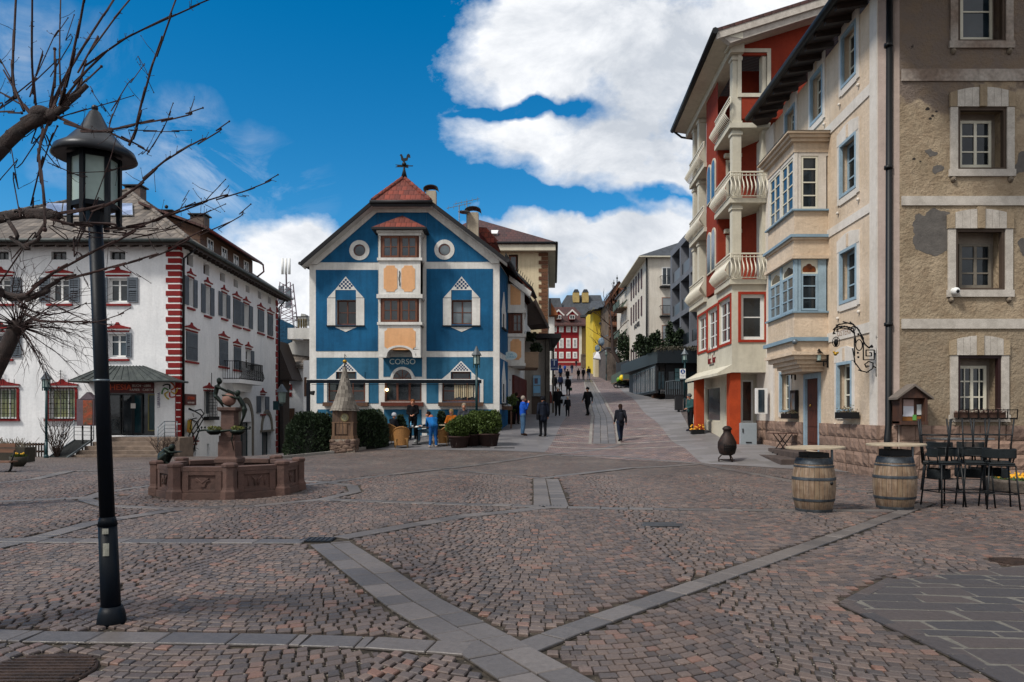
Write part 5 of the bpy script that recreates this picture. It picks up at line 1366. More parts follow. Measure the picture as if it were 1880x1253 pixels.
# ================================================================== CREAM INN (right)
m_cream=Mplaster('cream_render','cdbaa4','bba78f',bp=.8,streak=.07,bs=14)
m_creamw=Mplaster('cream_trim','cfc8bf','c1b9ae',bp=.4,streak=.06)
m_chamf=Mplaster('pinkish_render','a3938a','94857c',bp=.5,streak=.08)
m_bluew=M('pale_blue_wood','8fa5b2',.6,.1,3,30,.2)
m_trimw=M('cream_window_frame','cdc8b6',.6,.05,bp=0)
def Mold():
 """old ochre render: fresh brown repairs, pits, bare grey patches"""
 m,nt,b=newmat('old_ochre_render'); oc=ocoord(nt)
 sp=N(nt,'ShaderNodeSeparateXYZ'); nt.links.new(gcoord(nt),sp.inputs[0])
 n=noise(nt,oc,.9,7,.62,.3)
 base=mixc(nt,ramp(nt,n,.4,.62),srgb('a3927b'),srgb('8c7d67'))
 # brown-grey repair plaster above the third floor
 up=ramp(nt,mth(nt,'ADD',sp.outputs[2],mth(nt,'MULTIPLY',mth(nt,'SUBTRACT',noise(nt,oc,.7,4,.6),.5),5)),9.2,9.5)
 base=mixc(nt,up,base,srgb('6f635a'))
 lowg=ramp(nt,sp.outputs[2],3.6,3.7,.75,0); base=mixc(nt,lowg,base,srgb('857866'))
 g2=ramp(nt,noise(nt,oc,2.6,6,.7),.44,.6); base=mixc(nt,mth(nt,'MULTIPLY',g2,.45),base,srgb('7b6853'))
 pit=ramp(nt,noise(nt,oc,3.2,3,.5),.735,.75); pz=ramp(nt,sp.outputs[2],6.7,7.4)
 base=mixc(nt,mth(nt,'MULTIPLY',pit,pz),base,srgb('3a332e'))
 nt.links.new(base,b.inputs['Base Color']); b.inputs['Roughness'].default_value=.95; b.inputs['Specular IOR Level'].default_value=.2
 h=mth(nt,'ADD',noise(nt,oc,13,6,.65),mth(nt,'MULTIPLY',noise(nt,oc,3,4,.6),.7))
 bump(nt,b,h,1.0,.06); return m
m_old=Mold()
m_bare=Mstone('bare_grey_mortar','5f5a55','4b4743',2)
m_rust=Mrand('rusticated_sandstone','8d7465','6f5b50',.9,1.0,14)
m_oldtrim=M('peeling_white_trim','b9b2a8',.85,.2,5,30,.6,c2='a19a90')
C0=V((9.11,18.3,0)); CW_=Fc(9.11,18.3,.048,1); CRX=9.46; CR=Fc(CRX,17.95,1,0)
ci=thing('cream_inn','cream rendered inn with pale blue windows, stone base and peeling ochre end wall','building',(10.5,19,0))
def inn():
 L=10.4; zt=12.1
 wn=[ (1546,1574,33,135,1574),(1543,1574,240,344,1574),(1543,1575,446,549,1575),(1538,1566,662,757,1566),
         (1489,1512,117,209,1512),(1442.5,1461.5,187,243,1461.5),(1433,1452,681,757,1452)]
 R_=[CW_.r(*a) for a in wn]; dr=CW_.r(1478,1507,690,830,1507)
 b=MB(); wallh(b,CW_,0,L,-.3,zt,[(r[0],r[1],r[2],r[3]) for r in R_]+[dr],.26)
 w=b.build('wall',m_cream,ci)
 # white end strip + bands + light left strip
 b=MB(); b.fbox(CW_,0,.42,1.3,zt,.003,.03)
 for y0,y1 in ((144.7,166),(367.5,384.5),(589,608.5)):
  z1=CW_.px(1607,y0)[1]; z0=CW_.px(1607,y1)[1]; b.fbox(CW_,.42,L-.02,z0,z1,.003,.028)
 b.build('cornice_band',m_creamw,ci)
 b=MB(); r=CW_.r(1409,1424,520,770); b.fbox(CW_,r[0]+.05,L+.02,1.31,zt-.01,.003,.06); b.build('pale_strip',m_creamw,ci)
 for i,r in enumerate(R_):
  u0,u1,z0,z1=r; s=MB(); e=.16; d0,d1=.003,.035
  s.fbox(CW_,u0-e,u0,z0-e,z1,d0,d1); s.fbox(CW_,u1,u1+e,z0-e,z1,d0,d1); s.fbox(CW_,u0,u1,z0-e*1.2,z0,d0,d1)
  s.fpoly(CW_,[(u0-e,z1),(u1+e,z1),(u1+e,z1+.32),((u0+u1)/2+.2,z1+.42),((u0+u1)/2-.2,z1+.42),(u0-e,z1+.32)],d0,d1+.01)
  for uu in (u0-e+.04,u1+e-.04): s.ball(CW_.at(uu,z0-.36,.03),.05,6)
  s.build('window_surround',m_creamw,ci)
  s=MB(); c=(u0+u1)/2; s.fbox(CW_,c-.07,c+.07,z1+.03,z1+.38,d1,.055); s.build('keystone',m_cream,ci)
  s=MB(); f=.08
  s.fbox(CW_,u0,u0+f,z0,z1,-.03,.05); s.fbox(CW_,u1-f,u1,z0,z1,-.03,.05); s.fbox(CW_,u0+f,u1-f,z1-f,z1,-.03,.055); s.fbox(CW_,u0+f,u1-f,z0,z0+f,-.03,.05)
  s.build('blue_shutter_frame',m_bluew,ci)
  win(ci,CW_,u0+f*.5,u1-f*.5,z0+f*.5,z1-f*.5,.17,.09,2,3,m_bluew if i in (1,2) else m_trimw,m_glass,.04)
 # door
 u0,u1,z0,z1=dr; s=MB(); f=.13
 s.fbox(CW_,u0-.02,u0+f,z0,z1+.1,-.05,.05); s.fbox(CW_,u1-f,u1+.02,z0,z1+.1,-.05,.05); s.fbox(CW_,u0+f,u1-f,z1-.06,z1+.1,-.05,.05); s.build('door_frame',m_bluew,ci)
 s=MB(); s.fbox(CW_,u0+f,u1-f,z0,z1-.06,-.1,-.03); dd=s.build('door',Mwood('chestnut_door','5a2812','2e130b',4),ci)
 s=MB(); 
 for k in range(4): s.fbox(CW_,u0+f+.08,u1-f-.08,z0+.25+k*.5,z0+.62+k*.5,-.03,-.015)
 s.build('door_panel',MC['chestnut_door'],dd)
 s=MB(); s.ball(CW_.at((u0+u1)/2+.2,z0+1.4,-.0),.045,8); s.build('handle',M('brass','b08a45',.3,.05,bp=0,metal=1),dd)
 # chamfered corner and right-hand face
 b=MB(); A_=V((9.11,18.3,0)); B_=V((CRX,17.95,0)); FC_=Fc(A_.x,A_.y,B_.x-A_.x,B_.y-A_.y); cl=(B_-A_).length
 b.fbox(FC_,0,cl,-.3,zt+1.5,-.02,0); b.build('corner',m_chamf,ci)
 W3=[(1757,1845,-40,77),(1757,1847,198,312),(1753,1844,421,533),(1757,1837,653,762)]
 H=[CR.r(*a) for a in W3]
 b=MB(); wallh(b,CR,-.0,9,-.3,13.6,H,.42); b.build('old_wall',m_old,ci)
 b=MB()
 for y0,y1 in ((361,378),(586,604)): z1=CR.px(1700,y0)[1]; z0=CR.px(1700,y1)[1]; b.fbox(CR,.04,9,z0,z1,.003,.04)
 b.build('cornice_band',m_oldtrim,ci)
 b=MB(); z1=CR.px(1700,128)[1]; z0=CR.px(1700,150)[1]; b.fbox(CR,.04,9,z0,z1,.003,.04); b.build('cornice_band',M('dirty_trim','7a6a5e',.9,.3,1.2,20,.6,c2='9d958c'),ci)
 inn_w=[(1763,1822,-30,74,1,2,m_glassb),(1761,1820,222,308,2,3,m_glass),(1761,1820,448,529,2,3,m_glass),(1757,1811,672,758,2,3,m_glass)]
 for i,(h,a) in enumerate(zip(H,inn_w)):
  u0,u1,z0,z1=h
  tm=m_oldtrim if i else M('dirty_trim','7a6a5e')
  s=MB(); e=.18
  s.fbox(CR,u0-e,u0,z0,z1,.003,.05); s.fbox(CR,u1,u1+e,z0,z1,.003,.05); s.fbox(CR,u0-e-.03,u1+e+.03,z0-.17,z0,.003,.06)
  s.build('window_surround',tm,ci)
  for uu in (u0-.1,u1+.1):
   s=MB(); s.lathe(CR.at(uu,z0-.25,.01),[(.03,-.07),(.065,-.02),(.075,.02),(.05,.07)],8); s.ball(CR.at(uu,z0-.25,.075),.025,6); s.build('rosette',M('stained_rosette','857868',.9,.3,9,40,.6),ci)
  if i:   # arched lintel of wedge stones
   s=MB(); s2=MB(); n=8; c=(u0+u1)/2; hw=(u1-u0)/2+e+.02
   for k in range(n+1):
    ua=c-hw+2*hw*k/(n+1); ub=c-hw+2*hw*(k+1)/(n+1)-.008
    top=lambda u: z1+.34+.14*(1-((u-c)/hw)**2); bo=z1+.005
    mid=(k==n//2); edge=(k in (0,n))
    tgt=s2 if (mid or edge) else s
    ex=.05 if mid else 0
    tgt.fpoly(CR,[(ua,bo),(ub,bo),(ub,top(ub)+ex),(ua,top(ua)+ex)],.003,.07 if not mid else .1)
   s.build('lintel_stones',m_oldtrim,ci); bsplit(s2,'keystone',Mplaster('rough_keystone','a3927a','8a7a64',bp=1,bs=30),ci)
  u_0,u_1,z_0,z_1=CR.r(*a[:4],d=-.33)
  s=MB(); f=.07; fm=M('weathered_brown_frame','4a3d33',.8) if i!=3 else M('dark_maroon_frame','2a1414',.6)
  s.fbox(CR,u0,u0+f,z0,z1,-.1,.015); s.fbox(CR,u1-f,u1,z0,z1,-.1,.015); s.fbox(CR,u0+f,u1-f,z1-f,z1,-.1,.015); s.fbox(CR,u0+f,u1-f,z0,z0+.05,-.1,.015); s.build('outer_frame',fm,ci)
  s=MB(); s.fbox(CR,u0-.1,u1+.3,z0-.1,z1+.1,-.46,-.425); s.build('reveal',M('pale_reveal','968a7d',.9),ci)
  win(ci,CR,u_0,u_1,z_0,z_1,.33,.07,a[4],a[5],m_trimw if i!=2 else M('grey_wood_frame','756e63',.8),a[6],.035)
  if i==3:
   for q in (.25,.75): 
    s=MB(); s.fbox(CR,u_0+(u_1-u_0)*q-.015,u_0+(u_1-u_0)*q+.015,z_0+.05,z_1-.05,-.33,-.325); s.build('glazing_bar',m_trimw,ci)
 # fallen plaster
 def patchp(pts,nm='bare_patch',mt=None):
  P_0=CR.pl(pts); rr=random.Random(len(pts)+int(pts[0][0]))
  for _ in range(3):
   Q_=[]
   for (a,b_),(c,d) in zip(P_0,P_0[1:]+P_0[:1]):
    l=math.hypot(c-a,d-b_)*.16; Q_+=[(a,b_),((a+c)/2+rr.uniform(-l,l),(b_+d)/2+rr.uniform(-l,l))]
   P_0=Q_
  s=MB(); s.fpoly(CR,P_0,-.01,.004); s.build(nm,mt or m_bare,ci)
 patchp([(1681,394),(1688,392),(1698,397),(1706,386),(1716,382),(1726,388),(1738,389),(1746,394),(1748,404),(1754,418),(1742,426),(1741,452),(1730,465),(1716,471),(1700,466),(1690,461),(1681,458),(1676,447),(1680,430)])
 patchp([(1697,276),(1708,273),(1712,278),(1722,281),(1715,287),(1707,289),(1703,283)]); patchp([(1713,306),(1728,303),(1734,309),(1727,315),(1717,321),(1712,315)])
 patchp([(1861,306),(1873,279),(1890,276),(1890,316),(1866,320)]); patchp([(1869,443),(1876,437),(1884,440),(1890,470),(1877,470)])
 patchp([(1819,396),(1834,398),(1856,403),(1857,418),(1838,420),(1822,416)]); patchp([(1694,370),(1724,371),(1724,377),(1694,376)])
 patchp([(1741,408),(1756,402),(1764,413),(1745,421)])
 for x,y,r in ((1703,200,4),(1712,213,3),(1719,205,2.5),(1708,218,3),(1678,292,3),(1690,297,2),(1780,373,3),(1864,365,4)):
  patchp([(x+r*math.cos(t)*(1+.3*math.sin(t*3)),y+r*.8*math.sin(t)) for t in [i*.9 for i in range(7)]],'bare_patch',M('pit','2d2825',.9))
 # stone base: rough blocks
 def base(F,u0,u1,zs,skip=()):
  s=MB(); random.seed(5); 
  for j in range(len(zs)-1):
   u=u0; first=True
   while u<u1-.02:
    l=random.uniform(.35,.75) if first is False else random.uniform(.3,.5); first=False
    v=min(u+l,u1); 
    if u1-v<.2: v=u1
    segs=[(u,v)]
    for a,c in skip:
     ns=[]
     for p,q in segs:
      if q<=a or p>=c: ns.append((p,q))
      else:
       if p<a: ns.append((p,a))
       if q>c: ns.append((c,q))
     segs=ns
    for p,q in segs:
     if q-p<.04: continue
     d=.1+random.uniform(-.012,.02); g=.008; z0,z1=zs[j]+g,zs[j+1]-g*.5
     # pillowed face
     nu=max(2,int((q-p)/.09)); nz=4; vs={}
     for i in range(nu+1):
      for k in range(nz+1):
       a=i/nu;c=k/nz; ed=min(a,1-a,c,1-c)
       vs[i,k]=F.at(p+g+(q-p-2*g)*a,z0+(z1-z0)*c,d-.03*(ed==0)+random.uniform(-.012,.012)*(ed>0))
     B0=len(s.v); ids={}
     for kk,pt in vs.items(): ids[kk]=len(s.v); s.v.append(tuple(pt))
     for i in range(nu):
      for k in range(nz): s.f.append([ids[i,k],ids[i+1,k],ids[i+1,k+1],ids[i,k+1]]); s.fm.append(0); s.fs.append(False)
     ring=[ids[i,0] for i in range(nu+1)]+[ids[nu,k] for k in range(1,nz+1)]+[ids[i,nz] for i in range(nu-1,-1,-1)]+[ids[0,k] for k in range(nz-1,0,-1)]
     back=[]
     for r_ in ring:
      pt=V(s.v[r_]); dd_=(pt-F.o).dot(F.n); back.append(len(s.v)); s.v.append(tuple(pt-F.n*dd_))
     for i in range(len(ring)):
      j2=(i+1)%len(ring); s.f.append([ring[i],ring[j2],back[j2],back[i]]); s.fm.append(0); s.fs.append(False)
    u=v
  return s
 for a_,c_ in ((-.1,dr[0]-.05),(dr[1]+.05,L)): s=base(CW_,a_,c_,[-.15,.24,.6,.95,1.31]); s.build('stone_base',m_rust,ci)
 s=base(CR,-.0,9,[-.15,.24,.6,.95,1.31]); s.build('stone_base',m_rust,ci)
 s=base(FC_,.03,cl-.03,[-.15,.24,.6,.95,1.31]); s.build('stone_base',m_rust,ci)
 # roof and eaves
 e0=V((8.22,14.5,12.28)); e1=V((8.62,26.7,12.28)); rr=V((4.2,0,2.7))
 b=MB(); b.prism([e0,e1,e1+rr,e0+rr],V((0,0,.14))); b.build('roof',m_darktile,ci)
 b=MB(); b.tube([e0+V((-.06,0,.0)),e1+V((-.06,0,.0))],.11,10); b.build('gutter',m_dark,ci)
 b=MB(); b.hexa([e0+V((0,0,-.06)),e1+V((0,0,-.06)),V((9.55,28,zt+.25)),V((9.05,17.5,zt+.25)),e0+V((0,0,.0)),e1+V((0,0,.0)),V((9.55,28,zt+.4)),V((9.05,17.5,zt+.4))])
 for k in range(17):
  y=14.8+k*.72; x=8.25+.033*(y-14.5); b.obox((x+.42,y,12.22),(.4,0,.06),(0,.07,0),(0,0,.08))
 b.build('eaves',m_roofwood,ci)
 # ---------------------- oriel
 bx,by=8.28,21.57; NF=Fc(bx,by,1,0); OL=Fc(bx,by,.048,1); wdt=9.27-bx; ln=2.55
 zz=lambda y:CH+(HZ-y)*by/FL
 def lvl(mb,za,zb_,e=0.0):
  a=OL.at(-e,0,e); c=OL.at(ln+e,0,e); mb.hexa([V((a.x,a.y,za)),V((9.35,a.y,za)),V((9.5,c.y,za)),V((c.x,c.y,za)),V((a.x,a.y,zb_)),V((9.35,a.y,zb_)),V((9.5,c.y,zb_)),V((c.x,c.y,zb_))])
 for nm,L_ in (('oriel_cornice',((280,262,.02),(262,256,.12),(256,250,.2),(250,246,.28))),('oriel_apron',((430,388,0),(432,430,.0),(470,441,.03),(476,470,.1),(441,437,.08),(437,432,.05))),('oriel_foot',((615,575,0),(620,615,.0),(627,620,.05),(646,627,.03),(652,646,.10),(660,652,.0),(668,660,-.12),(674,668,-.22),(681,674,-.32)))):
  o_=MB()
  for ya,yb,e in L_: lvl(o_,zz(ya),zz(yb),e)
  o_.build(nm,m_cream,ci)
 o_=MB()
 for ya,yb,e in ((388,385,.09),(437,432,.14),(575,572,.08),(627,620,.13)): lvl(o_,zz(ya),zz(yb),e)
 bsplit(o_,'oriel_flashing',M('blue_grey_lead','7f97a6',.5,.1,2,20,.1),ci); o_=MB()
 a=[OL.at(-.3,zz(246),.3),V((9.4,by-.3,zz(246))),V((9.55,by+ln+.3,zz(246))),OL.at(ln+.3,zz(246),.3)]; ap=V((9.45,by+ln*.4,zz(222))); ap2=V((9.5,by+ln*.7,zz(222)))
 o_.face([a[0],a[1],ap]); o_.face([a[0],ap,ap2,a[3]]); o_.face([a[3],ap2,a[2]])
 o_.build('oriel_roof',MC['blue_grey_lead'],ci)
 for ya,yb,fm,st in ((385,280,m_trimw,0),(572,470,m_bluew,1)):
  z0,z1=zz(ya),zz(yb)
  s=MB(); lvl(s,z0,z1,-.1); s.build('oriel_core',m_glass,ci)
  s=MB()
  for u in (0,ln-.12,ln/2-.05): s.fbox(OL,u,u+.12,z0,z1,-.1,-.003)
  s.fbox(OL,.12,ln-.12,z1-.1,z1,-.1,-.003); s.fbox(NF,.12,wdt,z1-.1,z1,-.1,-.003)
  s.fbox(NF,.12,.2,z0,z1-.1,-.1,-.003); s.fbox(NF,wdt-.28,wdt-.05,z0,z1-.1,-.1,-.003); s.build('oriel_frame',fm if st else m_creamw,ci)
  zs=z1-.1-(.42 if st else 0)
  for a_,c_ in ((.13,ln/2-.06),(ln/2+.08,ln-.13)): win(ci,OL,a_,c_,z0+.03,zs,.02,.07,2,4 if not st else 3,m_trimw if not st else m_bluew,m_glassb if not st else m_curt,.035)
  win(ci,NF,.21,wdt-.29,z0+.03,zs,.02,.06,1 if not st else 1,4 if not st else 3,m_trimw if not st else m_bluew,m_glass,.035)
  if st:
   for FF,a_,c_ in ((NF,.2,wdt-.28),(OL,.13,ln/2-.06),(OL,ln/2+.08,ln-.13)):
    s=MB(); m0=(a_+c_)/2; hw=(c_-a_)/2; s.fbox(FF,a_,c_,zs,z1-.1,-.09,-.05)
    tr=s.build('tracery',m_trimw,ci)
    s=MB(); pts=[]
    for i in range(13):
     t=PI*i/12; rr_=.72+.12*abs(math.sin(t*1.5*2)); pts.append((m0+hw*rr_*math.cos(t),zs+.05+.3*rr_*math.sin(t)))
    s.fpoly(FF,pts,-.05,-.045); s.build('coloured_glass',M('amber_glass','7a3d16',.2,.3,6,5,0,c2='3d2213') if FF is NF else m_glass,tr)
 # text band
 t=text('house_name','OSTERIA',CW_,CW_.px(1553,612)[0],CW_.px(1553,609)[1]-.02,.032,.24,M('faded_brown_paint','9c8270',.9,.1,bp=0),ci,.004,squash=1.15)
 # plaster panel lines
 # downpipe
 P0=V((9.24,18.05,0)); b=MB(); b.tube([P0+V((.03,0,13.4)),P0+V((.0,0,1.3)),P0+V((-.08,-.1,1.0)),P0+V((-.08,-.1,.5))],.075,12)
 for z in (3.75,7.6,10.6): b.tube([P0+V((0,0,z)),P0+V((0,0,z+.08))],.1,12)
 b.build('downpipe',m_dark,ci)
inn()
def small_right():
 # wrought iron sign
 Y=18.33; F_=Fc(9.14,Y,1,0); q=lambda x,y:V(((x-CX)/FL*Y,Y,CH+(HZ-y)/FL*Y))
 o=thing('wrought_iron_sign','scrolled wrought iron inn sign bracket with hanging emblem beside the door corner','sign',q(1610,650))
 b=MB(); b.tube([q(1610.5,622),q(1609.5,692)],.022,6); b.ball(q(1610.5,620),.035,6,(1,1,2)); b.ball(q(1609.5,690),.03,6); b.build('wall_bar',m_iron,o)
 def cur(pts,r,name='scroll'):
  P=[q(x,y) for x,y in pts]; out=[]
  for i in range(len(P)-1):
   p0=P[max(i-1,0)];p1=P[i];p2=P[i+1];p3=P[min(i+2,len(P)-1)]
   for k in range(4):
    t=k/4; out.append(.5*((2*p1)+(p2-p0)*t+(2*p0-5*p1+4*p2-p3)*t*t+(3*p1-3*p2+p0-p3)*t**3))
  out.append(P[-1]); s=MB(); s.tube(out,r,6); s.build(name,m_iron,o)
 cur([(1533,614),(1533,604),(1540,596),(1552,594),(1566,596),(1576,605),(1584,620),(1588,632),(1595,639),(1602,638),(1601,634),(1597,636)],.017)
 cur([(1539,609),(1538,606),(1545,603),(1558,605),(1568,612),(1571,625),(1569,650),(1570,667),(1580,680),(1592,684),(1602,677),(1603,667),(1595,664),(1588,669),(1590,675),(1596,673)],.015)
 cur([(1607,650),(1606,650)],.02)
 s=MB()
 for a,c in (((1585,620),(1585,661)),((1585,661),(1605,661)),((1605,661),(1605,643)),((1605,643),(1590,643)),((1590,643),(1590,654)),((1590,654),(1600,654)),((1600,654),(1600,648)),((1600,648),(1596,648)),((1605,650),(1610,650)),((1603,673),(1610,676))): s.bar(q(*a),q(*c),.024)
 s.build('square_scroll',m_iron,o)
 for cx,cy,rx,ry in ((1566,604,4,4),(1577,634,6,10)):
  s=MB(); pts=[q(cx+rx*math.cos(t*PI/8),cy+ry*math.sin(t*PI/8)) for t in range(17)]; s.tube(pts,.014,5); s.build('ring',m_iron,o)
 s=MB(); 
 for i in range(7): s.ball(q(1536+i*4.6,602-3.4*math.sin((i+1)/7*PI)+1),.035,5,(1.2,.4,.7))
 for x,y in ((1576,614),(1575,648),(1576,656)): s.ball(q(x,y),.03,5)
 s.build('leaves',m_iron,o)
 s=MB(); c=q(1535,628)
 for a in range(4):
  t=a*PI/4; s.tube([c+V((.09*math.cos(t)*math.cos(k*PI/8),.09*math.sin(t)*math.cos(k*PI/8),.125*math.sin(k*PI/8))) for k in range(17)],.008,4)
 s.ball(c+V((0,0,-.02)),.06,8,(1,1,1.5)); s.build('lantern_cage',m_iron,o)
 s=MB(); s.ball(q(1534,650),.05,8,(1,1,1)); s.ball(q(1531,647),.03,6); s.ball(q(1538,648),.03,6); s.build('gilt_emblem',M('gilt','a8832f',.4,.1,bp=0,metal=.7),o)
 # wall lanterns
 for (x,y,lab) in ((1521,664,'black wall lantern right of the inn door'),(1461,688,'black wall lantern arm left of the inn door under the oriel')):
  u,z=CW_.px(x,y); P=CW_.at(u,z,0)
  o=thing('wall_lantern',lab,'wall lantern',P,'wall lanterns beside the inn door')
  f=lambda dx,dz:P+CW_.n*dx+V((0,0,dz))
  s=MB(); s.bar(f(.02,-.18),f(.02,.22),.05); s.bar(f(0,0),f(.36,0),.035); s.bar(f(.14,-.14),f(.14,.02),.03); s.build('bracket',m_iron,o)
  s=MB(); s.lathe(f(.27,.02),[(.05,0),(.075,.22),(.075,.23)],6,False); s.build('glass',m_frost,o)
  s=MB(); s.lathe(f(.27,.25),[(.13,0),(.05,.06),(.02,.12)],6,False); s.lathe(f(.27,.0),[(.06,0),(.06,.03)],6,False); s.build('cap',m_iron,o)
 # speaker / floodlight, camera, cctv
 P=CW_.at(CW_.px(1502,HZ)[0],CW_.px(1502,673)[1],.35); b=MB(); d=V((-.6,-.3,.35)).normalized(); b.tube([P-d*.16,P-d*.1,P+d*.14],[.1,.14,.15],14); b.bar(P,P+V((.35,0,.05)),.04)
 o=b.build('floodlight',m_creamw,None,P); tag(o,'round white floodlight on the wall above the inn door','floodlight')
 P=V((W(1463,627,21.3).x,21.45,W(1463,627,21.3).z)); b=MB(); b.ball(P,.085,10); b.bar(P+V((0,.0,0)),P+V((.0,.15,0)),.05)
 o=b.build('camera_dome',m_zinc,None,P); tag(o,'small round camera dome under the oriel','camera')
 P=W(1755,535,17.8); b=MB(); b.tube([P+V((0,.15,.04)),P+V((0,.02,0))],[.06,.1],12); b.ball(P,.095,10); b.mi=1; b.ball(P+V((0,-.055,-.01)),.052,8)
 o=b.build('security_camera',[m_frame,m_dark],None,P); tag(o,'white security camera with black lens at the corner of a weathered window','camera')
 # notice board
 x0,x1=W(1652,HZ,17.6).x,W(1704,HZ,17.6).x; z0,z1=W(0,778,17.6).z,W(0,731,17.6).z; Yb=17.62
 o=thing('notice_board','brown wooden notice case with small gabled roof and pinned papers','notice board',((x0+x1)/2,Yb,z0))
 b=MB(); wmat=Mwood('notice_wood','4a2a18','2e1a10',4)
 b.box(x0,x0+.06,Yb,17.94,z0,z1); b.box(x1-.06,x1,Yb,17.94,z0,z1); b.box(x0,x1,Yb-.03,17.94,z0-.03,z0+.05); b.box(x0+.06,x1-.06,17.8,17.94,z0+.05,z1); b.prism([(x0,Yb,z1),(x1,Yb,z1),((x0+x1)/2,Yb,z1+.28)],(0,.32,0)); b.build('case',wmat,o)
 b=MB(); c=(x0+x1)/2; zt=z1+.34
 for sg in (-1,1): b.prism([(c,Yb-.08,zt),(c+sg*.44,Yb-.08,z1+.01),(c+sg*.44,Yb-.08,z1-.04),(c,Yb-.08,zt-.06)],(0,.4,0))
 b.build('board_roof',M('grey_roof_board','6b625a',.8),o)
 for a in ((1662,1681,734,762,'c9c9cf'),(1661,1684,762,765,'c9c9cf'),(1687,1697,743,762,'c2c6c4'),(1662,1681,734,746,'a58d86'),(1679,1686,762,772,'5e9a4e')):
  b=MB(); b.box(W(a[0],0,17.7).x,W(a[1],0,17.7).x,17.785-(.004 if a[4][0]!='c' else 0),17.795-(.004 if a[4][0]!='c' else 0),W(0,a[3],17.7).z,W(0,a[2],17.7).z); b.build('paper',M('paper_'+a[4],a[4],.8,.05,bp=0),o)
 b=MB(); b.box(W(1661,0,17.7).x,W(1697,0,17.7).x,17.797,17.8,W(0,773,17.7).z,W(0,765,17.7).z); b.build('cork_strip',M('cork','8a5a2c',.9),o)
 # menu case on the wall
 r=CW_.r(1457,1467,717,757,1462); b=MB(); b.fbox(CW_,*r,.03,.12); o=b.build('menu_case',m_dark,None,CW_.at(r[0],r[2])); tag(o,'narrow black menu case between the inn door and the left window','menu case')
 b=MB(); b.fbox(CW_,r[0]+.07,r[1]-.07,r[2]+.08,r[3]-.1,.121,.125); k=b.build('menu_sheet',M('menu_paper','6f7f86',.6,.3,4,5,0,c2='7a5a3a'),o); 
 # flower boxes
 for (x0,x1,y0,y1,lab) in ((1519,1560,757,768,'dark flower box with sparse plants under the window right of the inn door'),(1419,1451,757,768,'dark flower box with sparse plants under the window left of the inn door')):
  r=CW_.r(x0,x1,y0,y1,x1,d=.0); ua=CW_.px(x1,HZ,.3)[0]; ub=ua+1.05
  z0=CW_.px(x1,769,.3)[1]; P=CW_.at(ua,z0,.0)
  o=thing('flower_box',lab,'flower box',P,'flower boxes under the inn windows')
  s=MB(); s.fbox(CW_,ua,ub,z0,z0+.17,.05,.28); s.build('box',m_dark,o)
  s=MB(); random.seed(int(x0))
  for k in range(90):
   c=CW_.at(random.uniform(ua,ub),z0+.17+abs(random.gauss(0,.07)),random.uniform(.06,.27)); a_=V((random.uniform(-1,1),random.uniform(-1,1),random.uniform(-.3,1))).normalized()*.04; c2=a_.orthogonal().normalized()*.02
   s.face([c-a_,c+c2,c+a_,c-c2])
  s.build('plants',Mleaf('dry_leaves','3c4a28','5c4436'),o)
 u0,u1,z0,z1=CR.r(1745,1851,756,768); o=thing('window_planter','long iron window planter of dry brown heather on the end wall','flower box',CR.at(u0,z0,0))
 s=MB()
 for k in range(7):
  u=u0+(u1-u0)*k/6
  s.bar(CR.at(u,z0-.02,.32),CR.at(u,z1+.06,.34),.018); s.bar(CR.at(u,z0-.02,.32),CR.at(u,z0-.02,.07),.018)
 for z,d in ((z0,.32),(z1+.04,.34)): s.bar(CR.at(u0,z,d),CR.at(u1,z,d),.02)
 s.build('iron_frame',m_iron,o)
 s=MB(); s.fbox(CR,u0+.02,u1-.25,z0+.01,z1-.02,.1,.29)
 s.build('box',M('dry_brown','4a342a',.9,.2,10,60,.8),o)
 s=MB(); random.seed(8)
 for k in range(260):
  c=CR.at(random.uniform(u0,u1-.2),z1-.02+abs(random.gauss(0,.035)),random.uniform(.1,.32)); a_=V((random.uniform(-1,1),random.uniform(-1,1),random.uniform(-.6,1))).normalized()*.04; c2=a_.orthogonal().normalized()*.012
  s.face([c-a_,c+c2,c+a_,c-c2])
 s.build('heather',Mleaf('dry_heather','6a4a40','3c2c28'),o)
small_right()
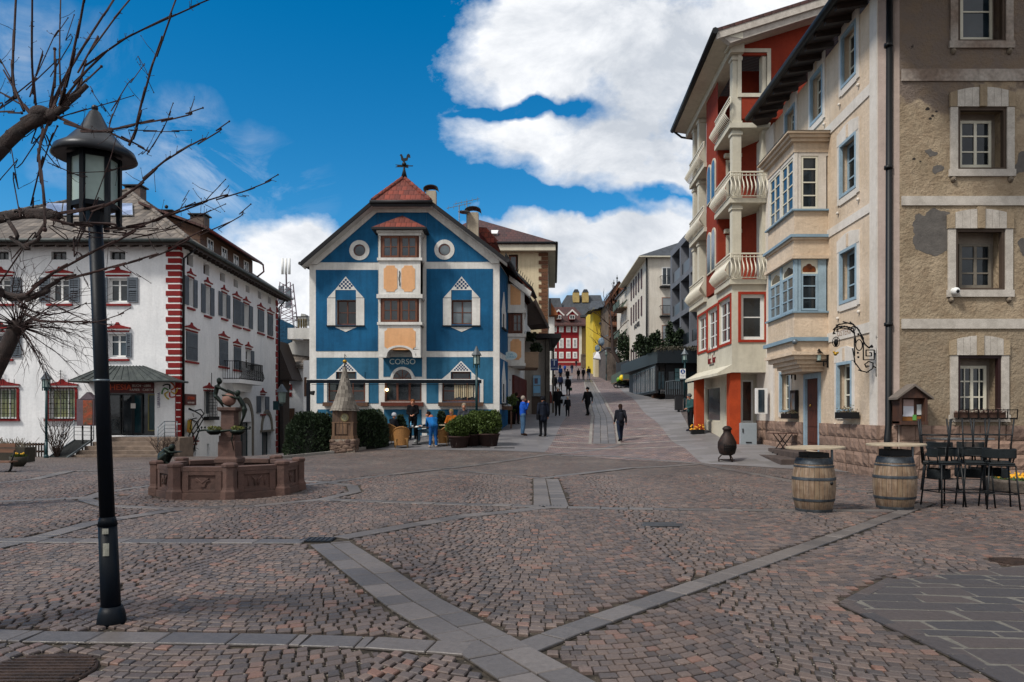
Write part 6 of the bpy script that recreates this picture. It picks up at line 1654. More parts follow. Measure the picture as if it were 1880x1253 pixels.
# ================================================================== RED BUILDING
m_brick=Mplaster('red_render','8a3420','762a1a',bp=.3,streak=.06)
m_ivory=Mplaster('ivory_render','c4bfae','b5af9e',bp=.25,streak=.06)
m_col=M('orange_red_column','a8401a',.8,.12,1.5,20,.3,c2='8c3214')
RX,RY=8.23,27.5
RS=Fc(RX,RY,.044,1); RN=Fc(RX,RY,1,0)
rb=thing('red_balcony_house','red and ivory balcony house raised on orange columns beside the inn','building',(9,30,.5))
def redhouse():
 z=lambda y:CH+(HZ-y)*RY/FL
 xr=9.62; Lr=9.0
 zs=[z(684),z(514),z(365),z(228)]   # slab levels
 # box storey
 hs=[RS.r(1320.7,1341.9,543.5,627,1341.9),RS.r(1300,1318,560.8,638,1318),RS.r(1282.5,1298,573.8,641.5,1298)]
 b=MB(); wallh(b,RS,0,6.3,zs[0],zs[1]-.12,hs,.2); hn=RN.r(1360,1403,541,624); wallh(b,RN,0,xr-RX,zs[0],zs[1]-.12,[hn],.2)
 b.face([RN.at(0,zs[0]),RN.at(xr-RX,zs[0]),RN.at(xr-RX,zs[0])+V((.3,9,0)),RS.at(6.3,zs[0])])
 e=RS.at(6.3,0); b.face([e+V((0,0,zs[0])),V((9.9,e.y,zs[0])),V((9.9,e.y,zs[1])),e+V((0,0,zs[1]))])
 b.build('box_storey',m_ivory,rb)
 for i,r in enumerate(hs+[hn]):
  F_=RS if i<3 else RN; s=MB(); f=.1; u0,u1,z0,z1=r
  s.fbox(F_,u0-f,u0,z0-f,z1+f,.0,.04); s.fbox(F_,u1,u1+f,z0-f,z1+f,0,.04); s.fbox(F_,u0,u1,z1,z1+f,0,.04); s.fbox(F_,u0,u1,z0-f,z0,0,.04)
  s.build('red_surround',M('brick_red_paint','9a2e18',.7),rb)
  win(rb,F_,u0,u1,z0,z1,.08,.12,1 if i==3 else 2,2 if i==3 else 3,m_frame,m_glass if i==3 else m_glassb,.04)
 # skirt flaring out towards the street
 s=MB(); s.prism([RN.at(0,zs[0]+.3),RN.at(-.0,zs[0]-.0),RN.at(-.55,zs[0]-.12),RN.at(-.55,zs[0]-.02)],V((.3,6.4,0))); s.build('canopy_skirt',m_ivory,rb)
 # logo
 gx=RS.px(1307,HZ)[0]
 text('shop_sign','hac. har',RS,gx,RS.px(1307,661)[1],.01,.5,M('maroon_letters','6a1016',.6,.03,bp=0),rb,.02,squash=.9)
 text('shop_sign','RISTORANTE BAR',RS,gx,RS.px(1307,669)[1]-.03,.01,.12,M('grey_letters','5c5a58',.6,.03,bp=0),rb,.01,squash=.9)
 s=MB(); q=lambda du,dz: RS.at(gx-du,RS.px(1307,656)[1]+dz,.012)
 pts=[q(-.65,0),q(-.45,.42),q(-.3,.1),q(-.1,.35),q(.0,.2),q(.15,.5),q(.4,.05),q(.6,.2)]
 for a,c in zip(pts,pts[1:]): s.bar(a,c,.02)
 s.build('mountain_logo',MC['grey_letters'],rb)
 # columns
 for x0,x1,Y in ((1340,1360,27.65),(1278,1293,32.6)):
  xa,xb=W(x0,HZ,Y).x,W(x1,HZ,Y).x; s=MB(); s.box(xa,xb,Y,Y+.42,zg(xa,Y)-.2,zs[0]-.003); s.build('column',m_col,rb)
 # ground floor behind
 s=MB(); G0=Fc(8.75,28.9,.044,1); GN=Fc(8.62,28.9,1,0)
 hg=[(.25,1.5,1.25,2.75),(2.4,5.2,1.2,2.75)]
 wallh(s,G0,0,9.5,0,zs[0],hg,.15); hgn=GN.r(1361,1383,698,776); wallh(s,GN,.13,1.4,-.1,zs[0],[hgn],.1)
 s.face([V((9.62,27.5,0)),V((9.62,28.9,0)),V((9.62,28.9,zs[0])),V((9.62,27.5,zs[0]))]); s.build('ground_floor_wall',m_ivory,rb)
 for r in hg: win(rb,G0,*r,rec=.05,fw=.07,cols=1,rows=1,fm=m_trimw,gm=m_glass,name='shop_window')
 win(rb,GN,*hgn,rec=.03,fw=.07,cols=1,rows=1,fm=m_frame,gm=M('brown_shop_glass','4a2a20',.15,.3,2,5,0,c2='1c1a1a'),name='shop_window')
 # upper body
 uA=RS.px(1318,HZ)[0]; uB=RS.px(1297,HZ)[0]
 zt=15.3
 s=MB(); 
 s.face([RS.at(uA,zs[1]),RS.at(uB,zs[1]),RS.at(uB,zt),RS.at(uA,zt)])
 A_=RS.at(uA,0); s.face([V((A_.x,A_.y,zs[1])),V((9.1,A_.y,zs[1])),V((9.1,A_.y,zs[3])),V((A_.x,A_.y,zs[3]))]); s.face([V((9.1,A_.y,zs[1])),V((9.62,A_.y-1.0,zs[1])),V((9.62,A_.y-1.0,zs[3])),V((9.1,A_.y,zs[3]))])
 B_=RS.at(uB,0); s.face([V((B_.x,B_.y,zs[1])),V((9.6,B_.y,zs[1])),V((9.6,B_.y,zt)),V((B_.x,B_.y,zt))])
 s.face([V((9.5,B_.y,zs[1])),V((9.8,37,zs[1])),V((9.8,37,zt)),V((9.5,B_.y,zt))])
 # attic wall facing the square with loggia opening
 hop=RN.r(1361,1408,97,172); hop=(hop[0],hop[1],hop[2],hop[3]); 
 wallh(s,RN,0.36,5.6,zs[3]+.2,RN.px(1345,85)[1]-.35,[hop],.3)
 zl=RN.px(1345,85)[1]-.35; s.face([RN.at(.36,zl),RN.at(5.6,zl),RN.at(5.6,zl+2.6),RN.at(.36,zl+.9)])
 s.face([V((RX+.5,29.5,zs[3])),V((12,29.5,zs[3])),V((12,29.5,zt)),V((RX+.5,29.5,zt))])
 s.build('red_wall',m_brick,rb)
 s=MB(); u0,u1,z0,z1=hop; f=.14
 s.fbox(RN,u0-f,u0,z0-f,z1+f,-.05,.04);s.fbox(RN,u1,u1+f,z0-f,z1+f,-.05,.04);s.fbox(RN,u0,u1,z1,z1+f,-.05,.04);s.fbox(RN,u0,u1,z0-f,z0,-.05,.04); s.build('loggia_frame',m_ivory,rb)
 # slabs
 uC=RS.px(1270,HZ)[0]
 for i,zz_ in enumerate(zs[1:]):
  s=MB(); a=RS.at(-.05,0,.12); c=RS.at(uA+.1,0,.12)
  s.hexa([V((a.x,a.y-.08,zz_-.18)),V((9.62,a.y-.08,zz_-.18)),V((9.62,c.y,zz_-.18)),V((c.x,c.y,zz_-.18)),V((a.x,a.y-.08,zz_)),V((9.62,a.y-.08,zz_)),V((9.62,c.y,zz_)),V((c.x,c.y,zz_))])
  a=RS.at(uB-.1,0,.12); c=RS.at(uC,0,.12)
  s.hexa([V((a.x,a.y,zz_-.18)),V((9.8,a.y,zz_-.18)),V((9.9,c.y,zz_-.18)),V((c.x,c.y,zz_-.18)),V((a.x,a.y,zz_)),V((9.8,a.y,zz_)),V((9.9,c.y,zz_)),V((c.x,c.y,zz_))])
  bsplit(s,'balcony_slab',m_ivory,rb)
 # upper columns
 for i in range(3):
  z0_=zs[i+1]; z1_=(zs[i+2] if i<2 else 15.2)-.18
  for uu in (0.0,uC-.5,(uB+uC)/2):
   P=RS.at(uu+.02,0,-.02); s=MB(); w_=.33
   s.box(P.x,P.x+w_,P.y,P.y+w_,z0_,z1_); s.box(P.x-.04,P.x+w_+.04,P.y-.04,P.y+w_+.04,z1_-.22,z1_-.1); s.box(P.x-.03,P.x+w_+.03,P.y-.03,P.y+w_+.03,z0_+.0,z0_+.12); s.build('column',m_ivory,rb)
  s=MB(); s.box(9.38,9.62,27.55,27.9,z0_,z1_); s.build('column',m_ivory,rb)
 # balconies
 def balc(path,zz_,out):
  s=MB(); h=.95
  for i in range(len(path)-1):
   a,c=path[i],path[i+1]; D=(c-a); n=max(1,int(D.length/.135)); nn=out[i]
   for k in range(n+1):
    p=a+D*k/n; pts=[];r=[]
    for t,o_,w_ in ((0,.0,.014),(.12,.1,.02),(.3,.2,.034),(.5,.13,.028),(.75,.0,.014),(1,.0,.014)):
     pts.append(p+nn*(o_*1.15)+V((0,0,zz_+.06+(h-.06)*t))); r.append(w_)
    s.tube(pts,r,5)
   for t,w_ in ((h,.07),(.06,.05),(h-.12,.035)): s.bar(a+V((0,0,zz_+t)),c+V((0,0,zz_+t)),w_,w_*.7)
  s.build('balcony_railing',M('ivory_metal','cfc9b8',.5,.05,3,30,.1),rb)
 nL=RS.n; nF=V((0,-1,0))
 for i,zz_ in enumerate(zs[1:]):
  a=RS.at(-.1,0,.1)+V((0,-.05,0)); c=RS.at(uA,0,.1)
  if i<2: balc([V((9.6,a.y,0)),V((a.x,a.y,0))],zz_,[nF])
  balc([V((a.x,a.y,0)),c],zz_,[nL])
  a=RS.at(uB+.05,0,.1); c=RS.at(uC-.05,0,.1); balc([a,c],zz_,[nL])
 # glazed doors with blind inside loggias
 for i in (1,2):
  z0_=zs[i]; F2=Fc(8.4,A_.y-.02,1,0); win(rb,F2,.25,.95,z0_+.05,z0_+2.2,-.03,.1,1,1,m_ivory,m_glassb if i==2 else M('blind','8a8d8c',.7,.1,1,5,0),name='balcony_door')
  s=MB(); s.box(8.55,9.6,A_.y-.25,A_.y-.05,zs[i]+2.25,zs[i]+2.4) ; s.build('lintel',m_ivory,rb)
 # twin arch windows in the street wall
 for zl_,zh in ((RS.px(1306,372)[1],RS.px(1306,315)[1]),(RS.px(1306,502)[1],RS.px(1306,440)[1])):
  for j in (0,1):
   w_=(uB-uA-.5)/2; u0=uA+.25+j*w_; c=u0+w_/2; R=w_/2*.9
   n=12; prof=[(c-R,zl_)]+[(c-R*math.cos(PI*k/n),zh+R*math.sin(PI*k/n)) for k in range(n+1)]+[(c+R,zl_)]
   s=MB(); s.fpoly(RS,prof,.003,.05); aw=s.build('arch_window',m_ivory,rb)
   R2=R*.78; prof=[(c-R2,zl_+.06)]+[(c-R2*math.cos(PI*k/n),zh+R2*math.sin(PI*k/n)) for k in range(n+1)]+[(c+R2,zl_+.06)]
   s=MB(); s.fpoly(RS,prof,.051,.055); s.build('pane',m_curt,aw)
 # roof
 e0=V((7.42,26.7,15.45)); e1=V((7.95,36.2,15.45)); rr=V((6.2,0,1.95))
 s=MB(); s.prism([e0,e1,e1+rr,e0+rr],V((0,0,.12))); s.build('roof',m_darktile,rb)
 s=MB(); s.tube([e0+V((-.05,-.05,.02)),e1+V((-.05,0,.02))],.12,8); s.tube([e1+V((0,0,0)),e1+V((.4,0,-.3)),e1+V((.9,-.3,-.5))],.05,6); s.build('gutter',m_dark,rb)
 s=MB(); s.prism([e0+V((.03,.02,.1)),e0+rr+V((0,.02,.1)),e0+rr+V((0,.02,-.28)),e0+V((.03,.02,-.25))],V((0,.1,0)))
 s.prism([e0+V((.1,.12,-.0)),e0+rr+V((0,.12,0)),e0+rr+V((0,.12,-.5)),e0+V((.55,.12,-.35))],V((0,.25,0)))
 s.build('verge_board',m_oldtrim,rb)
 s=MB(); s.hexa([e0+V((.02,.1,-.05)),e1+V((.02,0,-.05)),e1+V((1.0,0,-.2)),e0+V((1.0,.1,-.2)),e0+V((.02,.1,.0)),e1+V((.02,0,.0)),e1+V((1.0,0,.2)),e0+V((1.0,.1,.2))]); s.hexa([RS.at(-.2,15.0,.1),RS.at(8.5,15.0,.1),RS.at(8.5,15.0,-.4),RS.at(-.2,15.0,-.4),RS.at(-.2,15.4,.1),RS.at(8.5,15.4,.1),RS.at(8.5,15.4,-.4),RS.at(-.2,15.4,-.4)]); s.prism([e0+V((.6,.4,-.3)),e0+rr+V((0,.4,-.5)),e0+rr+V((0,1.1,-.5)),e0+V((.6,1.1,-.3))],V((0,0,.1))); s.build('soffit',m_ivory,rb)
 # cabinet, display case
 P=gnd(W(1373,HZ,27.9).x,27.9); z0=CH+(HZ-817)/FL*27.3; x0,x1=W(1358,HZ,27.6).x,W(1388,HZ,27.6).x
 o=thing('meter_cabinet','light grey metal meter cabinet at the foot of the near orange column','cabinet',(x0,27.6,z0))
 s=MB(); s.box(x0,x1,27.5,28,z0-.1,CH+(HZ-777)/FL*27.5); s.build('body',M('light_grey_metal','8f979c',.5,.04,2,20,.05),o,bevel=.01)
 s=MB(); s.box(x0+.07,x0+.1,27.47,27.5,z0+.45,z0+.6); s.box(x0+.2,x1-.2,27.48,27.5,z0+.06,z0+.1); s.build('handle',m_dark,o)
 s=MB(); x=W(1391,HZ,27.6).x; s.box(x,x+.03,27.35,27.38,zg(x,27.3),zg(x,27.3)+.9); s.box(x+.06,x+.2,27.3,27.5,zg(x,27.3),zg(x,27.3)+.95)
 P=RN.px(1399,714); 
 xa,xb=W(1389,HZ,26.9).x,W(1409,HZ,26.9).x
 s=MB(); s.box(xa,xb,26.9,27.1,CH+(HZ-760)/FL*26.9,CH+(HZ-713)/FL*26.9); o=s.build('display_case',m_frame,None,(xa,26.9,1.8)); tag(o,'white framed dark display case at the corner between inn and red house','display case')
 s=MB(); s.box(xa+.06,xb-.12,26.88,26.897,CH+(HZ-757)/FL*26.9,CH+(HZ-716)/FL*26.9); s.build('pane',m_glassb,o)
redhouse()
# ================================================================== STREET, LEFT SIDE BEYOND THE BLUE HOUSE
m_tan=Mplaster('tan_render','c7ba9c','bcae90',bp=.25)
m_quoin=Mrand('brown_quoin_stone','6d4c34','57392a',.85,.5,10)
m_conc=Mplaster('pale_grey_render','8f8a83','827d76',bp=.3)
def farleft():
 Y=52; F_=Fc(W(900,HZ,Y).x,Y,1,0); z=lambda y:CH+(HZ-y)*Y/FL
 o=thing('quoined_house','tall tan house with brown corner quoins and dark hip roof behind the blue house','building',(1,Y,2))
 x0,x1=W(860,HZ,Y).x,W(1005,HZ,Y).x; zt=z(463)
 SF=Fc(x1,Y,.055,1)
 b=MB(); hs=[F_.r(935,948,470,510)]
 Ff=Fc(x0,Y,1,0); wallh(b,Ff,0,x1-x0,0,zt,[Ff.r(935,948,470,510)],.2)
 b.fbox(SF,0,14,0,zt,-.3,0); b.box(x0,x1-.3,Y+.3,Y+14,0,zt-.1); b.build('wall',m_tan,o)
 s=MB(); r=Ff.r(934,951,468,512); win(o,Ff,*r,rec=.0,fw=.16,cols=1,rows=1,fm=m_bwood2,gm=m_glassb)
 s=MB()
 k=0; y=464.0
 while y<642:
  h=7.3; xq=989 if k%2==0 else 994
  s.fbox(Ff,Ff.px(xq,HZ)[0],x1-x0+.04,z(y+h-.5),z(y+.5),.0,.06); y+=h; k+=1
 s.build('quoins',m_quoin,o)
 s=MB(); s.fbox(SF,.1,14,0,zt-.2,.003,.03); s.build('street_face',m_ivory,o)
 oh=.7; e=[V((x0-3,Y-oh,z(449))),V((x1+.62,Y-oh,z(449))),V((x1+1.5,Y+15,z(449))),V((x0-3,Y+15,z(449)))]
 r0=V((W(872,412,Y+6).x,Y+6,z(449)+3.4)); r1=V((r0.x+.4,Y+9,z(449)+3.4))
 s=MB(); s.face([e[0],e[1],r0]); s.face([e[1],e[2],r1,r0]); s.face([e[2],e[3],r1]); s.face([e[3],e[0],r0,r1]); s.build('roof',m_darktile,o)
 s=MB(); s.tube([e[0]+V((0,0,-.05)),e[1]+V((0,0,-.05)),e[2]+V((0,0,-.05))],.1,6); s.build('gutter',m_fascia,o)
 s=MB(); s.hexa([V((p.x,p.y,zt-.02)) for p in (e[0]+V((0,.08,0)),e[1]+V((-.08,.08,0)),e[2]+V((-.08,0,0)),e[3])]+[V((p.x,p.y,z(451))) for p in (e[0]+V((0,.08,0)),e[1]+V((-.08,.08,0)),e[2]+V((-.08,0,0)),e[3])]); s.build('soffit',m_ivory,o)
 n_=(e[1]-e[0]).cross(r0-e[0]).normalized()
 s=MB(); q=[W(902,427,53.5),W(915,427,53.5),W(913,433,53),W(903,433,53)]; s.prism(q,V((0,-.25,.1))); s.build('roof_window',m_frame,o)
 # flat roofed annex with cash machine
 Y=46; z=lambda y:CH+(HZ-y)*Y/FL; X=lambda x:(x-CX)/FL*Y
 o=thing('flat_roofed_annex','low grey annex with thin flat roof, cash machine and parking sign','building',(X(990),Y,1.2))
 b=MB(); b.box(X(962),X(1001),Y,Y+2,.6,z(624)); b.build('wall',m_conc,o)
 b=MB(); b.box(X(976),X(1001),Y-.02,Y,.6,z(728)); b.build('plinth',Mstone('annex_plinth','4c4038','3a302a'),o)
 b=MB(); b.box(X(1001.5),X(1008),Y-.3,Y+.2,.6,z(624)); b.box(X(1022),X(1026),Y+5,Y+5.3,1,z(628)+1); b.build('pillar',M('grey_concrete_pillar','55514b',.9,.2,2,20,.3),o)
 b=MB(); b.box(X(966),X(1029),Y-.8,Y+9,z(624)+.03,z(615)); b.build('flat_roof',m_fascia,o)
 b=MB(); b.box(X(1008),X(1010),Y+.3,Y+9,.6,z(626)); b.box(X(985),X(1012),Y+9,Y+9.2,.6,z(626)+1); b.build('passage',m_dark,o)
 # plants on the annex roof
 bs=thing('cash_machine','light blue illuminated cash machine in the annex wall','cash machine',(X(986),Y-.1,z(728)))
 b=MB(); b.box(X(979),X(992),Y-.12,Y-.025,z(728),z(690)); b.build('panel',M('cash_blue','6fa6cc',.4,.1,2,5,0),bs)
 b=MB(); b.box(X(981.3),X(987),Y-.13,Y-.122,z(705),z(695)); b.build('screen',M('screen_dark','1d2f4a',.2,.5,6,5,0,c2='4a1f3a'),bs)
 b=MB(); b.box(X(979.4),X(991.6),Y-.14,Y-.122,z(728),z(722)); b.box(X(980),X(991.5),Y-.135,Y-.122,z(709),z(707)); b.build('tray',m_zinc,bs)
 F2=Fc(X(985.5),Y-.13,1,0); text('cash_text','BANCOMAT',F2,0,z(693),.003,.09,m_frame,bs,.004)
 o=thing('tobacco_sign','blue sign with white letter T hanging from the annex roof','sign',(X(1017),Y+1,z(680)))
 b=MB(); b.box(X(1010),X(1024),Y-.35,Y-.28,z(681),z(660)); b.build('plate',M('sign_navy','1d3566',.5,.05,bp=0),o)
 F2=Fc(X(1017),Y-.35,1,0); text('letter','T',F2,0,z(667.5),.01,.55,M('sign_letter','b9c9da',.5,.02,bp=0),o,.01); text('letter_small','TABACCHI',F2,0,z(677),.01,.11,MC['sign_letter'],o,.01)
 b=MB(); b.bar((X(1012),Y-.31,z(660)),(X(1012),Y-.31,z(624)),.03); b.bar((X(1022),Y-.31,z(660)),(X(1022),Y-.31,z(624)),.03); b.build('hanger',m_dark,o)
 # sandwich board
 P=G(1010,741); b=MB(); b.prism([(P.x-.2,P.y,P.z),(P.x+.25,P.y,P.z),(P.x+.12,P.y+.3,P.z+1.0),(P.x-.1,P.y+.3,P.z+1.0)],(0,.05,0)); o=b.build('sandwich_board',M('red_board','4e1d14',.7),None,P); tag(o,'dark red sandwich board leaning at the annex pillar','sandwich board')
 # orange roofed white house
 Y=96; z=lambda y:CH+(HZ-y)*Y/FL; X=lambda x:(x-CX)/FL*Y
 o=thing('orange_roofed_house','slim white house with steep orange roof left of the dark red house','house',(X(1014),Y,5))
 b=MB(); b.box(X(985),X(1018),Y,Y+10,2,z(582)); b.build('wall',m_white,o)
 b=MB(); b.prism([(X(985),Y-.5,z(581)),(X(1024),Y-.5,z(581)),(X(1024),Y+9,z(581)),(X(985),Y+9,z(581))],(0,0,.1)); b.face([V((X(985),Y-.5,z(545))),V((X(1006),Y-.5,z(548))),V((X(1025),Y-.6,z(580))),V((X(985),Y-.6,z(580)))]); b.face([V((X(1006),Y-.5,z(548))),V((X(1025),Y-.6,z(580))),V((X(1025),Y+9,z(580))),V((X(1006),Y+9,z(548)))]); b.build('roof',M('orange_tiles','8a5430',.85,.2,2,10,.4,c2='6d3f26'),o)
 b=MB(); b.box(X(1005),X(1011),Y-1,Y-.2,z(552)-2,z(552)+.1); b.build('chimney',m_fascia,o)
farleft()
def house_front(o,F_,rects,fm,gm,sur=None,rec=-.02,cols=2,rows=2,fw=.14):
 for r in rects:
  win(o,F_,*r,rec=rec,fw=fw,cols=cols,rows=rows,fm=fm,gm=gm,mw=.08)
def farend():
 Y=150; z=lambda y:CH+(HZ-y)*Y/FL; X=lambda x:(x-CX)/FL*Y
 o=thing('dark_red_house','dark red house with white windows and dormers closing the street','house',(X(1042),Y,11))
 F_=Fc(X(1008),Y,1,0); m_dr=M('dark_red_render','7d0f18',.85,.1,1,10,.2)
 b=MB(); b.box(X(1008),X(1063),Y,Y+12,z(676),z(596)); b.build('wall',m_dr,o)
 b=MB(); b.box(X(1063),X(1068),Y-.02,Y+12,z(668),z(596)); b.box(X(1008),X(1062),Y-.12,Y,z(667),z(664.5)); b.build('white_pilaster',m_ivory,o)
 b=MB(); b.box(X(1020),X(1070),Y-.35,Y-.01,z(676),z(666)); b.build('shop_front',M('scarlet_front','7c1a18',.7),o)
 rects=[]
 for y0,y1 in ((600,610),(622,639),(647,658)):
  for x in (1018,1030.5,1043.5,1055.5): rects.append(F_.r(x-2.6,x+2.6,y0+1,y1-1))
 for r in rects:
  s=MB(); f=.17; u0,u1,z0,z1=r; s.fbox(F_,u0-f,u1+f,z0-f,z1+f,.0,.08); s.build('window_surround',m_white,o)
  win(o,F_,*r,rec=-.12,fw=.1,cols=2,rows=2,fm=m_frame,gm=m_glass,mw=.05)
 e=[V((X(1003),Y-1,z(597.5))),V((X(1083),Y-1,z(597.5))),V((X(1086),Y+13,z(597.5))),V((X(1003),Y+13,z(597.5)))]; r0=V((X(1022),Y+6,z(562)+.6)); r1=V((X(1060),Y+6,z(562)+.6))
 b=MB(); b.face([e[0],e[1],r1,r0]); b.face([e[1],e[2],r1]); b.face([e[2],e[3],r0,r1]); b.face([e[3],e[0],r0]); b.prism(e,V((0,0,-.25))); b.build('roof',m_darktile,o)
 for cx,cy in ((1050,583),(1025,582)):
  s=MB(); xa,xb=X(cx-5.5),X(cx+5.5); s.prism([(xa,Y-.6,z(588)),(xb,Y-.6,z(588)),(xb,Y-.6,z(578)),((xa+xb)/2,Y-.6,z(572)),(xa,Y-.6,z(578))],(0,4,0)); d=s.build('dormer',m_dr,o)
  s=MB(); c=(xa+xb)/2
  for sg in (-1,1): s.prism([(c,Y-.9,z(569)),(c+sg*X(CX+11),Y-.9,z(579.5)),(c+sg*X(CX+10),Y-.9,z(581.5)),(c,Y-.9,z(572.5))],(0,.3,0))
  s.box(c-.55,c+.55,Y-.7,Y-.61,z(587),z(579.5)); s.build('gable_board',m_white,d)
  s=MB(); s.box(c-.42,c-.05,Y-.74,Y-.71,z(586),z(580.5)); s.box(c+.05,c+.42,Y-.74,Y-.71,z(586),z(580.5)); s.build('pane',m_glass,d)
 # large grey roof behind with yellow chimneys
 Y=185; z=lambda y:CH+(HZ-y)*Y/FL; X=lambda x:(x-CX)/FL*Y
 o=thing('grey_roofed_house','big house with slate grey roof and two yellow chimneys behind the red house','house',(X(1060),Y,14))
 b=MB(); b.face([V((X(1004),Y-2,z(600))),V((X(1118),Y-2,z(600))),V((X(1110),Y+8,z(533))),V((X(1045),Y+8,z(533)))]); b.face([V((X(1118),Y-2,z(600))),V((X(1135),Y+20,z(600))),V((X(1110),Y+8,z(533)))]); b.face([V((X(1004),Y-2,z(600))),V((X(1045),Y+8,z(533))),V((X(1000),Y+20,z(600)))]); b.face([V((X(1000),Y+1,z(600))),V((X(1040),Y,z(600))),V((X(1030),Y+4,z(543))),V((X(1008),Y+4,z(543)))]); b.build('roof',m_slate,o)
 b=MB(); b.box(X(1006),X(1116),Y-1,Y+18,5,z(600)); b.build('wall',m_tan,o)
 for x in (1061,1078.5):
  b=MB(); b.box(X(x-6),X(x+6),Y+5,Y+7,z(550),z(531)); c=b.build('chimney',M('yellow_chimney','a8925e',.9),o); b=MB(); b.prism([(X(x-6),Y+4.9,z(531)),(X(x+6),Y+4.9,z(531)),(X(x+3),Y+4.9,z(525.5)),(X(x-3),Y+4.9,z(525.5))],(0,2.2,0)); b.build('chimney_cap',m_slate,c)
 # cream house with blue turret bay
 Y=140; z=lambda y:CH+(HZ-y)*Y/FL; X=lambda x:(x-CX)/FL*Y
 o=thing('apricot_house','apricot house with pale blue bay windows between red and yellow houses','house',(X(1080),Y,11))
 b=MB(); b.box(X(1066),X(1090),Y+12,Y+22,8,z(580)); b.build('wall',M('apricot_render','c0a06a',.9,.08,1,10,.1),o)
 F_=Fc(X(1080),Y+11.2,1,0); b=MB(); Yb=Y+11; sc2=(Y+11)/Y
 XX=lambda x:(x-CX)/FL*Yb; ZZ=lambda y:CH+(HZ-y)*Yb/FL
 b.box(XX(1081),XX(1090),Yb,Yb+1,ZZ(648),ZZ(585)); b.build('bay',M('blue_white_trim','8f9aa6',.8),o)
 Fb=Fc(XX(1080),Yb,1,0)
 for y0,y1 in ((588,597),(606,618),(630,642)): win(o,Fb,*Fb.r(1082.5,1089,y0,y1),rec=-.05,fw=.12,cols=2,rows=2,fm=m_frame,gm=m_glass,mw=.08)
 b=MB(); b.face([V((XX(1078),Yb-.3,ZZ(586))),V((XX(1092),Yb-.3,ZZ(586))),V((XX(1085),Yb+1,ZZ(570)))]); b.box(XX(1066),XX(1094),Yb+.5,Yb+12,ZZ(582),ZZ(578)); b.build('roof',m_slate,o)
 # stone retaining wall
 Y=138; z=lambda y:CH+(HZ-y)*Y/FL; X=lambda x:(x-CX)/FL*Y
 b=MB(); b.box(X(1068),X(1092),Y,Y+2,7,z(653)); b.box(X(1068),X(1092),Y-.1,Y+2.1,z(653),z(650)); o=b.build('stone_wall',Mstone('rubble_wall','6b5a48','3f342a',.6),None,(X(1080),Y,9)); tag(o,'brown rubble stone wall right of the dark red house','wall')
 # yellow house
 Y=122; z=lambda y:CH+(HZ-y)*Y/FL; X=lambda x:(x-CX)/FL*Y
 o=thing('yellow_house','bright yellow house under the grey roof up the street','house',(X(1100),Y,8))
 b=MB(); b.box(X(1089),X(1118),Y,Y+12,5,z(566)); b.build('wall',M('yellow_render','cdb13c',.9,.08,1,10,.1),o)
 b=MB(); b.face([V((X(1078),Y-1.5,z(572))),V((X(1122),Y-1.5,z(566))),V((X(1130),Y+8,z(540))),V((X(1095),Y+8,z(540)))]); b.face([V((X(1078),Y-1.5,z(573.5))),V((X(1122),Y-1.5,z(568))),V((X(1122),Y+4,z(568))),V((X(1078),Y+4,z(573)))]); b.build('roof',m_slate,o)
 b=MB(); P=V((X(1106),Y-1.2,z(590)))
 for k in range(9): b.ball(P+V((random.uniform(-.5,.5),0,random.uniform(-.6,.6))),.28,6)
 o2=b.build('hanging_lantern_cluster',m_fascia,None,P); tag(o2,'dark round hanging ornament in front of the yellow house','ornament')
 # white awning with its shop
 Y=112; z=lambda y:CH+(HZ-y)*Y/FL; X=lambda x:(x-CX)/FL*Y
 o=thing('white_awning','white sloping shop awning below the yellow house','awning',(X(1098),Y,7))
 b=MB(); b.prism([(X(1087),Y-1.6,z(661)),(X(1107),Y-1.6,z(664)),(X(1107),Y+1.2,z(645)),(X(1097),Y+1.2,z(646))],(0,0,.1)); b.prism([(X(1087),Y-1.6,z(661)),(X(1107),Y-1.6,z(664)),(X(1107),Y-1.6,z(661)),(X(1087),Y-1.6,z(658.5))],(0,.05,0)); b.build('canvas',M('white_canvas','c6c6cc',.9,.05),o)
 b=MB(); b.box(X(1094),X(1110),Y+1.2,Y+4,5,z(645)); b.build('shop_wall',m_tan,o)
 b=MB(); b.box(X(1102),X(1109),Y+1.1,Y+1.18,5.8,z(665)); b.build('shop_opening',m_dark,o)
 # blue and green wall lanterns / trade signs
 for x,y,r,c,lab in ((1104,628,.5,'3d556b','blue grey trade sign hanging before the yellow house'),(1097,640,.42,'2c3f42','dark green trade sign hanging lower before the yellow house')):
  P=W(x,y,110); b=MB(); b.ball(P,r,8,(1,.5,1.3)); b.bar(P+V((0,0,.6)),P+V((1.0,0,1.0)),.08); o=b.build('trade_sign',M('tsign_'+c,c,.6,.3,2,10,.1,c2='8796a0'),None,P); tag(o,lab,'sign')
 # dark stone house
 Y=104; z=lambda y:CH+(HZ-y)*Y/FL; X=lambda x:(x-CX)/FL*Y
 o=thing('rubble_stone_house','dark rubble stone house corner behind the bare street tree','house',(X(1120),Y,6))
 b=MB(); b.box(X(1113),X(1152),Y,Y+10,4,z(640)); b.build('wall',Mstone('dark_rubble','655a52','352e2a',.8),o)
 b=MB(); b.box(X(1112),X(1152),Y-.2,Y+10,z(640),z(638)); b.build('roof',m_slate,o)
 # timber gabled house
 Y=112; z=lambda y:CH+(HZ-y)*Y/FL; X=lambda x:(x-CX)/FL*Y
 o=thing('timber_gable_house','brown timber gabled chalet with carved bargeboards and balconies','house',(X(1132),Y,8))
 m_tim=Mwood('chalet_timber','7a4a2c','3a2418',1,2)
